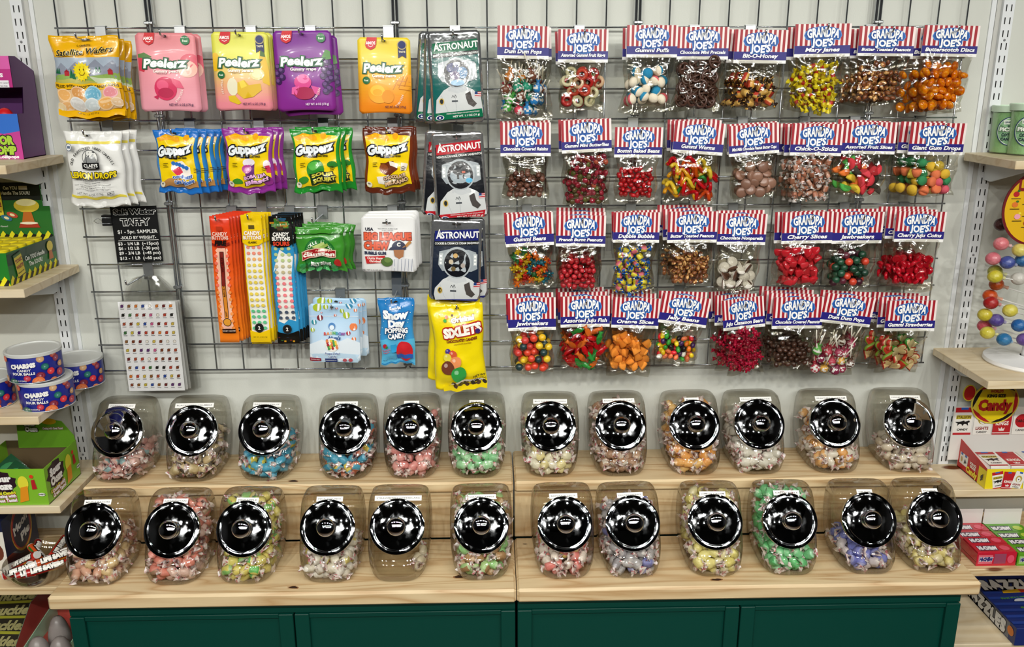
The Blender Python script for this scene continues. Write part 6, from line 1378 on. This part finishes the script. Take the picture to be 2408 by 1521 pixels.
# ---- lowest left shelf: tray of plain grey figures and dark packets
Zs = ZS['L6']; X = at(152, 1500, -.27).x+.004; Yf = -.315
hf = .03; t, m, D, s = tray('figure_tray', 'mint green tray printed with doughnuts holding plain grey rounded figures', 'tray', 'left', X, Yf, -.08, .12, Zs, hf, .06, ('#a9d8b8', '#a9d8b8', '#b04a40'), )
m.add([(-.12, 0, 0), (-.12, 0, .05), (-.12, D*.5, .13), (-.12, D, .13), (-.12, D, 0)], [(0, 1, 2, 3, 4)], '#a8443c'); m.add([(-.1215, 0, 0), (-.1215, 0, .05), (-.1215, D*.5, .13), (-.1215, D, .13), (-.1215, D, 0)], [(4, 3, 2, 1, 0)], '#a9d8b8')
A = Art(m, 120, 30, front_surf('left', .12, .03)); A.circ(10, 10, 8, '#5a2a20', 6, 12); A.circ(10, 10, 6, '#e07a9a', 4.5, 12); A.circ(30, 22, 10, '#5a2a20', 6, 12); A.circ(30, 22, 8, '#c87a5a', 5, 12); A.rect(86, 4, 120, 26, '#e8c8c0'); A.text('SWEET', 103, 15, 8, '#b8503c', bold=.04)
obj('open_tray', m, PAPER, t)
fm_ = MB().lathe([(0, 0), (.024, 0), (.0285, .004), (.030, .014), (.028, .03), (.023, .046), (.017, .058), (.010, .065), (0, .067)], 28, '#8d8582').mesh('grey_figure', PLASTIC)
for i, (dx, dy, dz, lb) in enumerate(((-.078, .045, .008, 'front left'), (-.020, .045, .008, 'front right'), (-.05, .105, .03, 'rear'))):
    o = link('grey_figure', fm_, loc=(X+dx, Yf+dy, Zs+.0025 if dz < .01 else Zs+.0025)); o.scale = (1, 1, 1 if dz < .01 else 1.35); tag(o, 'plain grey rounded figure in the mint tray, %s one' % lb, 'figure', 'grey figures in the mint tray')
for i in range(5):
    m = MB(); m.bbox(-.085, .085, -.028, .028, -.006, .006, .002, '#1c1a10'); A = Art(m, 170, 56, plane_surf((-.085, .028, .0065), (1, 0, 0), (0, 1, 0), (0, 0, 1), .17, .056)); A.rect(0, 0, 170, 8, '#8a8a24'); A.rect(0, 48, 170, 56, '#8a8a24'); A.text('Chuckles', 96, 28, 26, '#8f8a5c', w=130, bold=.05, shear=.25)
    tag(obj('jelly_packet', m, PAPER, loc=(X-.215, Yf+.03+i*.042, Zs+.02+i*.019), rot=(math.radians(28), 0, math.radians(3*i-6))), 'dark packet with gold script lettering, %s of the tilted pile' % ['lowest', 'second', 'third', 'fourth', 'topmost'][i], 'packet', 'dark packets on the lowest left shelf')
# ------------------------------------------------------------------ right side
Zs = ZS['R1']
def tub(px, py, wpx, hpx, lab):
    f = onz(px, py, Zs); sc = (at(px+50, py, f.y)-at(px-50, py, f.y)).x/100; r = wpx*sc/2; h = .122*wpx/78; y = min(f.y+r, WY-r-.004)
    t = thing('cotton_candy_tub', lab, 'tub', (f.x, y, Zs+.0005), (0, 0, 0), 'tubs of green cotton candy')
    m = MB().lathe([(0, .003), (r*.84, .003), (r*.86, .006), (r*.94, h*.84), (r*.9, h*.87), (0, h*.88)], 40, '#a9d79a'); tag(obj('cotton_candy', m, FLUFF, t, smooth=True), 'pale green spun sugar')
    m = MB().lathe([(0, 0), (r*.88, 0), (r*.9, .003), (r*.99, h*.9), (r*1.0, h*.92)], 40); obj('tub_wall', m, TUBM, t, smooth=True)
    m = MB().lathe([(r*1.0, h*.87), (r*1.05, h*.87), (r*1.06, h*.985), (r*1.03, h), (r*.96, h), (r*.93, h*.97), (0, h*.97)], 40, '#c6dcc4'); obj('tub_lid', m, PLASTIC, t, ang=35)
    m = MB(); A = Art(m, 100, 100, cyl_surf(r*.995+.0004, h*.79, h*.62, math.radians(-22 if px < 2380 else -20), h*.62, r*.93+.0004), grid=8)
    A.circ(50, 50, 49, '#1c3a66', n=36); A.circ(50, 50, 46, '#e4efe0', n=36); A.circ(50, 50, 44, '#7aa87c', n=36)
    for i in range(12):
        a = i*math.pi/6; A.poly([(50, 50), (50+43*math.cos(a), 50+43*math.sin(a)), (50+43*math.cos(a+.26), 50+43*math.sin(a+.26))], '#8fbc90')
    A.poly([(22, 14), (78, 10), (80, 24), (24, 28)], '#dfe8da'); A.text("GRANDPA JOE'S", 51, 19, 6, '#1f3a5a', w=50, bold=.03, rot=-4); A.text('DILL', 44, 32, 5, '#1c2f3a', bold=.04); A.text('PICKLE', 42, 44, 12, '#e8efe4', w=56, bold=.06, out=[(.12, '#24402c')]); A.text('COTTON', 44, 62, 9, '#1c2f3a', w=46, bold=.05); A.text('CANDY', 40, 76, 9, '#1c2f3a', w=40, bold=.05)
    A.circ(82, 52, 10, '#1c3a4a', 20, 16)
    obj('round_sticker', m, PAPER, t, smooth=True)
FLUFF = cmat('spun_sugar', .9, bump=.8, bscale=70, trans=.2); TUBM = clear('tub_plastic', '#f0f4ee', .15, base=.06, edge=.4)
tub(2348, 358, 78, 130, 'tub of green cotton candy, left of the two'); tub(2430, 368, 82, 132, 'tub of green cotton candy cut by the right edge')
# ---- lollipop tree
Zs = ZS['R2']; b0 = Vector((at(2412, 850, -.12).x, -.125, Zs+.0005))
t = thing('lollipop_stand', 'white round lollipop stand with a yellow oval sign, second right shelf', 'display stand', b0)
m = MB().lathe([(0, 0), (.105, 0), (.108, .004), (.106, .012), (.03, .017), (.02, .02)], 48, '#e6e6e6'); obj('stand_base', m, PLASTIC, t, ang=40)
zt = at(2412, 420, b0.y).z-Zs
m = MB().lathe([(.0165, .016), (.0165, zt*.7)], 24, '#e2e2e2'); obj('stand_pole', m, PLASTIC, t, smooth=True)
sc = (at(2408, 490, b0.y-.03)-at(2308, 490, b0.y-.03)).x/100; q = at(2444, 490, b0.y-.03); so = q-b0
m = MB(); E = [(.094*math.cos(a), .096*math.sin(a)) for a in [2*math.pi*i/40 for i in range(40)]]
m.add([(so.x+a, so.y, so.z+b) for a, b in E]+[(so.x+a, so.y+.003, so.z+b) for a, b in E], [tuple(range(39, -1, -1)), tuple(range(40, 80))]+[(i, (i+1) % 40, 40+(i+1) % 40, 40+i) for i in range(40)], '#5a1414')
A = Art(m, 188, 192, plane_surf((so.x-.094, so.y, so.z+.096), (1, 0, 0), (0, 0, 1), (0, -1, 0), .188, .192)); A.circ(94, 96, 94, '#6a1218', 96, 48); A.circ(94, 96, 88, '#dcae14', 90, 48)
A.text('LOLLIPOPS', 98, 38, 24, '#8a1c1c', w=126, bold=.07)
for x, y, c, c2 in ((30, 60, '#b01c24', '#2a6a2c'), (30, 86, '#d8742c', '#3a6a24'), (40, 116, '#e8a0b0', '#e8d84a'), (60, 74, '#efe6dc', '#b8242c'), (64, 104, '#c8302c', '#e8a03a'), (66, 132, '#b82a24', '#3f8a34'), (96, 84, '#7a3a8a', '#3a7a2c'), (98, 116, '#e0642c', '#3a7a2c'), (130, 90, '#3a8ac8', '#e8d84a'), (132, 122, '#c83a5a', '#3a7a2c')):
    A.circ(x, y, 8, c, 7, 12); A.circ(x+5, y-8, 4, c2, 3, 8); A.rect(x-12, y+10, x+12, y+12, '#4a3a14')
obj('oval_sign', m, PAPER, t)
m = MB(); m.tube([(0, 0, zt*.68), (so.x*.6, so.y*.5, so.z-.06), (so.x, so.y+.004, so.z-.03)], .004, 8, '#dedede'); obj('sign_arm', m, PLASTIC, t, smooth=True)
LP = [(2355, 528, '#4a2424'), (2354, 573, '#e8848c'), (2398, 588, '#e6d870'), (2335, 608, '#e07c88'), (2369, 617, '#4a5aa8'), (2340, 650, '#d8cc3a'), (2395, 655, '#dcd8d0'), (2343, 668, '#b8501c'), (2340, 638, '#a8a83a'),
      (2328, 695, '#d8561c'), (2330, 712, '#b01c1c'), (2375, 730, '#e4d85a'), (2316, 740, '#d8c83a'), (2343, 753, '#5a4a98'), (2315, 766, '#d85a6a'), (2322, 782, '#dcd04a'), (2361, 798, '#2a78b0'), (2396, 765, '#2468b0'), (2404, 612, '#2a6aa8'), (2408, 798, '#6a4a9a')]
for i, (px, py, c) in enumerate(LP):
    Yp = b0.y-.03-.012*(i % 3)+(.05 if i in (0, 7, 8, 9, 14) else 0); q = at(px, py, Yp); a = Vector((b0.x, b0.y, q.z-.035)); 
    m = MB(); c2 = mixrgb(c, '#ffffff', .13); rr = random.Random(i)
    m.ell((0, 0, 0), (.0185, .0175, .0165), 16, 11, fn=lambda u_, v_: c if math.sin(v_*.9+u_*.8+i) > -.3 else c2)
    d = (a-q).normalized(); m.lathe([(.012, .0115), (.005, .020), (.0035, .026), (.005, .032)], 10, mixrgb(c2, '#f4f4f4', .5), M=d.to_track_quat('Z', 'Y').to_matrix().to_4x4(), ruf=.2)
    m.tube([d*.012, d*((a-q).length-.014)], .0019, 6, '#e8e6e2')
    up_ = d.cross(Vector((1, 0, 0))).normalized(); A = Art(m, 20, 12, lambda u, v, l: (Vector((u*.018, -1, (.5-v)*.011)).normalized()*Vector((u*.018, -.0178, (.5-v)*.011)).length*1.01)); A.text(['YOGI', 'LOLLI', 'POP'][0] if False else 'POP', 10, 6, 4.4, '#1c1c24', w=14, bold=.05)
    o = obj('wrapped_lollipop', m, WAX, loc=q, smooth=True)
    tag(o, '%s wrapped lollipop on the white stand, %s tier' % (['dark brown', 'large pink', 'pale yellow', 'lower pink', 'blue and violet', 'lemon yellow', 'milky white', 'rust orange', 'olive yellow', 'bright orange', 'deep red', 'yellow', 'mustard', 'indigo', 'rose pink', 'primrose', 'turquoise', 'cobalt blue', 'sky blue', 'purple'][i], 'upper' if i < 9 or i == 18 else 'lower'), 'lollipop', 'lollipops on the white stand')
# ---- candy stick display, third right shelf
Zs = ZS['R3']; c1 = onz(2319, 1153, Zs); c2 = onz(2238, 1084, Zs); 
X = c1.x; Yf = max(c1.y, -.15); c2 = onz(2238, 1080, Zs); Yb = WY-.03
Zb = Zs; hf = at(2331, 1104, Yf).z-Zs; Wd = .26
t, m, D, s = tray('candy_stick_box', 'red and yellow open box of candy sticks on the third right shelf', 'display box', 'right', X, Yf, Yb, Wd, Zs, max(hf, .045), max(hf, .045)+.028, ('#e8d41c', '#c01c1c', '#e6e2da'))
hf = max(hf, .045)
A = Art(m, 1000*D, 1000*hf, side_surf('right', D, hf)); W_, H_ = 1000*D, 1000*hf
A.rect(W_*.74, H_*.1, W_, H_, '#e8d41c'); A.rect(W_*.08, H_*.12, W_*.36, H_*.7, '#e8e4dc'); A.rect(W_*.11, H_*.12, W_*.18, H_*.24, '#2a5aa8'); A.rect(W_*.25, H_*.12, W_*.32, H_*.24, '#2a5aa8'); A.circ(W_*.15, H_*.45, 5, '#b8964a', 8, 10); A.poly([(W_*.24, H_*.6), (W_*.26, H_*.34), (W_*.33, H_*.5)], '#1c1c1c')
A.text('KING', W_*.56, H_*.3, H_*.12, '#f2ece4', w=W_*.2, bold=.05); A.text('SIZE', W_*.56, H_*.46, H_*.12, '#f2ece4', w=W_*.18, bold=.05); A.text('Candy', W_*.54, H_*.72, H_*.28, '#e8d41c', w=W_*.36, bold=.06); A.text('¢', W_*.88, H_*.5, H_*.3, '#1c1c1c', bold=.05)
A = Art(m, 260, 1000*hf, front_surf('right', Wd, hf)); k_ = hf*1000/50
def pack_art(A, x, y, w, h, kind, rot=0):
    c, s_ = math.cos(math.radians(rot)), math.sin(math.radians(rot)); R = lambda a, b: (x+a*c-b*s_, y+a*s_+b*c)
    Q = lambda x0, y0, x1, y1, cl: A.poly([R(x0*w, y0*h), R(x1*w, y0*h), R(x1*w, y1*h), R(x0*w, y1*h)], cl)
    base = '#b81c26' if kind == 'kings' else '#ebe8e2'; Q(-.5, -.5, .5, .5, base)
    if kind == 'stallion': Q(-.5, -.5, .5, -.32, '#b81c26'); Q(-.2, -.5, .2, -.42, '#2a5ab0'); Q(-.42, -.22, .42, -.08, '#c8b83a'); q = R(0, -.15*h); A.text('STALLION', q[0], q[1], h*.09, '#5a4a14', w=w*.76, bold=.04, rot=rot); Q(-.5, .42, .5, .5, '#b81c26')
    if kind == 'stallion':
        for o_ in (-.12, .16): A.poly([R((-.34+o_)*w, .02*h), R((-.1+o_)*w, .02*h), R((.16+o_)*w, -.03*h), R((.22+o_)*w, .03*h), R((.1+o_)*w, .06*h), R((.14+o_)*w, .17*h), R((.02+o_)*w, .1*h), R((-.1+o_)*w, .1*h), R((-.2+o_)*w, .18*h), R((-.18+o_)*w, .08*h)], '#151515')
        q = R(0, .3*h); A.text('CANDY', q[0], q[1], h*.07, '#1c1c1c', w=w*.6, bold=.03, rot=rot)
    if kind == 'kings': q = R(0, .08*h); A.text('KINGS', q[0], q[1], h*.14, '#f2ece4', w=w*.7, bold=.04, rot=rot); A.poly([R(-.14*w, .36*h), R(-.18*w, .24*h), R(-.07*w, .3*h), R(0, .22*h), R(.07*w, .3*h), R(.18*w, .24*h), R(.14*w, .36*h)], '#f0e4e0'); Q(-.15, -.5, .15, -.4, '#2a5ab0'); Q(-.5, .42, .5, .45, '#f0e4e0')
    if kind == 'lights': A.circ(*R(0, -.08*h), w*.3, '#b8a24a', h*.2, 16); A.circ(*R(0, -.04*h), w*.18, '#ebe8e2', h*.15, 14); A.circ(*R(0, -.05*h), w*.06, '#1c1c1c', n=8); q = R(0, .26*h); A.text('LIGHTS', q[0], q[1], h*.11, '#8e2424', w=w*.7, bold=.04, rot=rot); q = R(0, .4*h); A.text('CANDY', q[0], q[1], h*.07, '#1c1c1c', w=w*.6, bold=.03, rot=rot); Q(-.15, -.5, .15, -.4, '#2a5ab0')
    if kind == 'target': A.circ(*R(0, 0), w*.4, '#b81c26', n=20); q = R(0, 0); A.text('TARGET', q[0], q[1], h*.1, '#1c1c1c', w=w*.7, bold=.04); q = R(0, .34*h); A.text('CANDY', q[0], q[1], h*.07, '#1c1c1c', w=w*.6, bold=.03)
for x, kd, rt in ((36, 'stallion', -10), (66, 'kings', 4), (96, 'lights', 14), (128, 'target', -4)): pack_art(A, x*k_*.8, 28*k_, 26*k_, 44*k_, kd, rt)
obj('open_tray', m, PAPER, t)
Yc = D-.004; zt = at(2320, 958, Yb-.01).z-Zs; xo = at(2242, 1000, Yb-.01).x-X; m = MB(); m.box(xo, xo+.32, Yc, Yc+.002, .02, zt, '#dcdad6')
A = Art(m, 320, 1000*(zt-.02), plane_surf((xo, Yc, zt), (1, 0, 0), (0, 0, 1), (0, -1, 0), .32, zt-.02)); Hh = 1000*(zt-.02)
for i, kd in enumerate(('stallion', 'lights', 'kings', 'target')): pack_art(A, 30+i*57, 44, 52, 84, kd)
obj('back_card', m, PAPER, t)
c = at(2341, 948, Yb-.012)-Vector((X, Yf, Zs)); R1 = .064; m = MB(); P = [(R1*1.08*math.cos(a), R1*math.sin(a)) for a in [2*math.pi*i/30 for i in range(30)]]
m.add([(c.x+a, Yc-.006, c.z+b) for a, b in P]+[(c.x+a, Yc-.004, c.z+b) for a, b in P], [tuple(range(29, -1, -1)), tuple(range(30, 60))]+[(i, (i+1) % 30, 30+(i+1) % 30, 30+i) for i in range(30)], '#e3cf4a')
A = Art(m, 138, 128, plane_surf((c.x-.069, Yc-.006, c.z+.064), (1, 0, 0), (0, 0, 1), (0, -1, 0), .138, .128)); A.circ(69, 64, 69, '#e3cf4a', 64, 36)
for a0, cc in ((200, '#16120f'), (130, '#b01c1c'), (60, '#16120f'), (0, '#b01c1c'), (-70, '#16120f'), (255, '#b01c1c')): A.circ(69, 64, 65, cc, 60, 14, a0-34, a0+34)
A.circ(69, 64, 54, '#e8cf10', 52, 30); A.text("WORLD'S", 69, 28, 8, '#b01c1c', w=36, bold=.05); A.text('KING SIZE', 69, 42, 9, '#16120f', w=52, bold=.06); A.text('Candy', 69, 70, 30, '#b0201c', w=92, bold=.07)
A.circ(69, 64, .5, '#e8cf10')
obj('round_sign', m, PAPER, t)
cc_ = at(2281, 925, Yb-.012)-Vector((X, Yf, Zs)); m = MB(); P = [(.019*math.cos(a), .025*math.sin(a)) for a in [2*math.pi*i/20 for i in range(20)]]
m.add([(cc_.x+a, Yc-.006, cc_.z+b) for a, b in P]+[(cc_.x+a, Yc-.004, cc_.z+b) for a, b in P], [tuple(range(19, -1, -1)), tuple(range(20, 40))]+[(i, (i+1) % 20, 20+(i+1) % 20, 20+i) for i in range(20)], '#d8c83a')
A = Art(m, 38, 50, plane_surf((cc_.x-.019, Yc-.006, cc_.z+.025), (1, 0, 0), (0, 0, 1), (0, -1, 0), .038, .05)); A.circ(19, 25, 16, '#b8201c', 22, 20)
obj('side_tab', m, PAPER, t)
m0 = MB(); m0.bbox(-.026, .026, 0, .084, 0, .018, .001, '#e6e2dc'); pm = []
for kd in ('stallion', 'kings', 'lights', 'target'):
    m = MB(); m.merge(m0); A = Art(m, 52, 84, plane_surf((-.026, .084, .0182), (1, 0, 0), (0, 1, 0), (0, 0, 1), .052, .084)); pack_art(A, 26, 42, 51, 83, kd); pm.append(m.mesh('candy_stick_packet', PAPER))
k = 0
for i in range(3):
    for j in range(3):
        k += 1; tag(link('candy_stick_packet', pm[i if i else 0], loc=(X+.045+i*.058, Yf+.012+j*.004, Zs+.003+j*.019), rot=(math.radians(3), 0, 0)), 'small card packet of candy sticks, %s pile in the red box, %s' % (['left', 'middle', 'right'][i], ['bottom', 'middle', 'top'][j]), 'packet', 'packets in the red and yellow box')
# ---- wrapped chew boxes on the fifth right shelf
Zs = ZS['R5']
def chew(px0, px1, py, base, dark, fruit, lab):
    a = onz(px0, py, Zs); b = onz(px1, py, Zs); W_ = b.x-a.x; D = .175; y0 = max(a.y, -.285)
    t = thing('chew_box', lab, 'box', (a.x, y0, Zs+.0005)); m = MB(); h = .042
    m.bbox(0, W_, 0, D, .0, h*.3, .001, mixrgb(base, '#000000', .1)); hh = at(px0+20, py-32, y0).z-Zs
    A = Art(m, W_*1000, hh*1000, plane_surf((0, 0, hh), (1, 0, 0), (0, 0, 1), (0, -1, 0), W_, hh))
    m.bbox(.002, W_-.002, .001, D*.45, h*.3, hh, .001, base); m.bbox(.002, W_-.002, D*.45, D-.002, h*.3, hh*.8, .001, base)
    W1 = W_*1000; H1 = hh*1000
    A.rect(0, 0, W1, H1, base); A.rect(W1*.04, H1*.2, W1*.4, H1*.84, mixrgb(base, '#ffffff', .35)); A.rect(W1*.44, H1*.12, W1*.74, H1*.84, mixrgb(dark, '#ffffff', .2)); A.text('HI-CHEW', W1*.24, H1*.5, H1*.24, '#2a2a6a', w=W1*.32, bold=.08, out=[(.16, '#e8e4ee')]); A.circ(W1*.86, H1*.5, W1*.09, fruit, H1*.3, 12)
    for k in range(4):
        zz = hh if k < 2 else hh*.8; y_ = (.045-.0, .005, .088, .13)[(1, 0, 2, 3)[k]] if False else (.004+k*.04 if k < 2 else .09+(k-2)*.04)
        A = Art(m, W1, 36, plane_surf((0, y_+.034, zz+.0002), (1, 0, 0), (0, 1, 0), (0, 0, 1), W_, .036)); A.rect(1, 1, W1-1, 35, base); A.rect(W1*.12, 4, W1*.6, 31, dark); A.text('HI-CHEW', W1*.35, 18, 15, '#f2eef4', w=W1*.46, bold=.1, out=[(.2, '#1c1c4a')]); A.circ(W1*.78, 18, W1*.12, fruit, 12, 14)
    m.box(0, .0012, .0, D, h*.25, hh*.9, mixrgb(base, '#000000', .05)); obj('wrapped_carton', m, FOIL, t)
    b_ = MB(); b_.box(0, W_, D-.0015, D, .01, .075, '#d8d4d0'); obj('raised_flap', b_, PAPER, t)
chew(2294, 2388, 1331, '#c01c34', '#7a1838', '#e0506a', 'red cellophane-wrapped box of fruit chews, fifth right shelf')
chew(2394, 2490, 1334, '#5a9a24', '#2a4a1c', '#b8d04a', 'green cellophane-wrapped box of fruit chews at the right edge')
# ---- dark blue box on the lowest right shelf
Zs = ZS['R6']; t = thing('gum_candy_box', 'dark blue display box with bold white lettering, lowest right shelf', 'box', (at(2322, 1400, -.12).x, -.27, Zs+.0005)); 
m = MB(); W_, D, h = .2, .27, .055; m.bbox(0, W_, 0, D, 0, h, .001, '#14286a')
A = Art(m, 270, 55, side_surf('right', D, h)); A.rect(0, 4, 240, 52, '#6a6f7c'); A.text('RAZZLES', 118, 30, 34, '#e8e8e8', w=200, bold=.08, out=[(.16, '#1c1c2a')]); A.circ(246, 24, 15, '#e07a1c', 14, 14)
A = Art(m, 200, 270, plane_surf((0, D, h), (1, 0, 0), (0, 1, 0), (0, 0, 1), W_, D))
for i in range(9): A.rect(0, i*30, 200, i*30+12, '#1c3a8a')
A.text('RAZZLES', 110, 60, 44, '#eceae6', w=190, bold=.08, out=[(.15, '#16182a')]); A.poly([(60, 92), (110, 84), (110, 102), (56, 104)], '#d8a81c'); A.poly([(110, 84), (170, 90), (180, 104), (110, 102)], '#c8341c'); A.text('First it’s a candy', 80, 125, 8, '#4a8a3a', w=90, bold=.04, rot=-8); A.text('then it’s a gum', 110, 170, 8, '#4a8a3a', w=90, bold=.04, rot=-8); A.circ(90, 146, 24, '#c8ccd4', 14, 20, 180, 360)
obj('box_carton', m, PAPER, t)
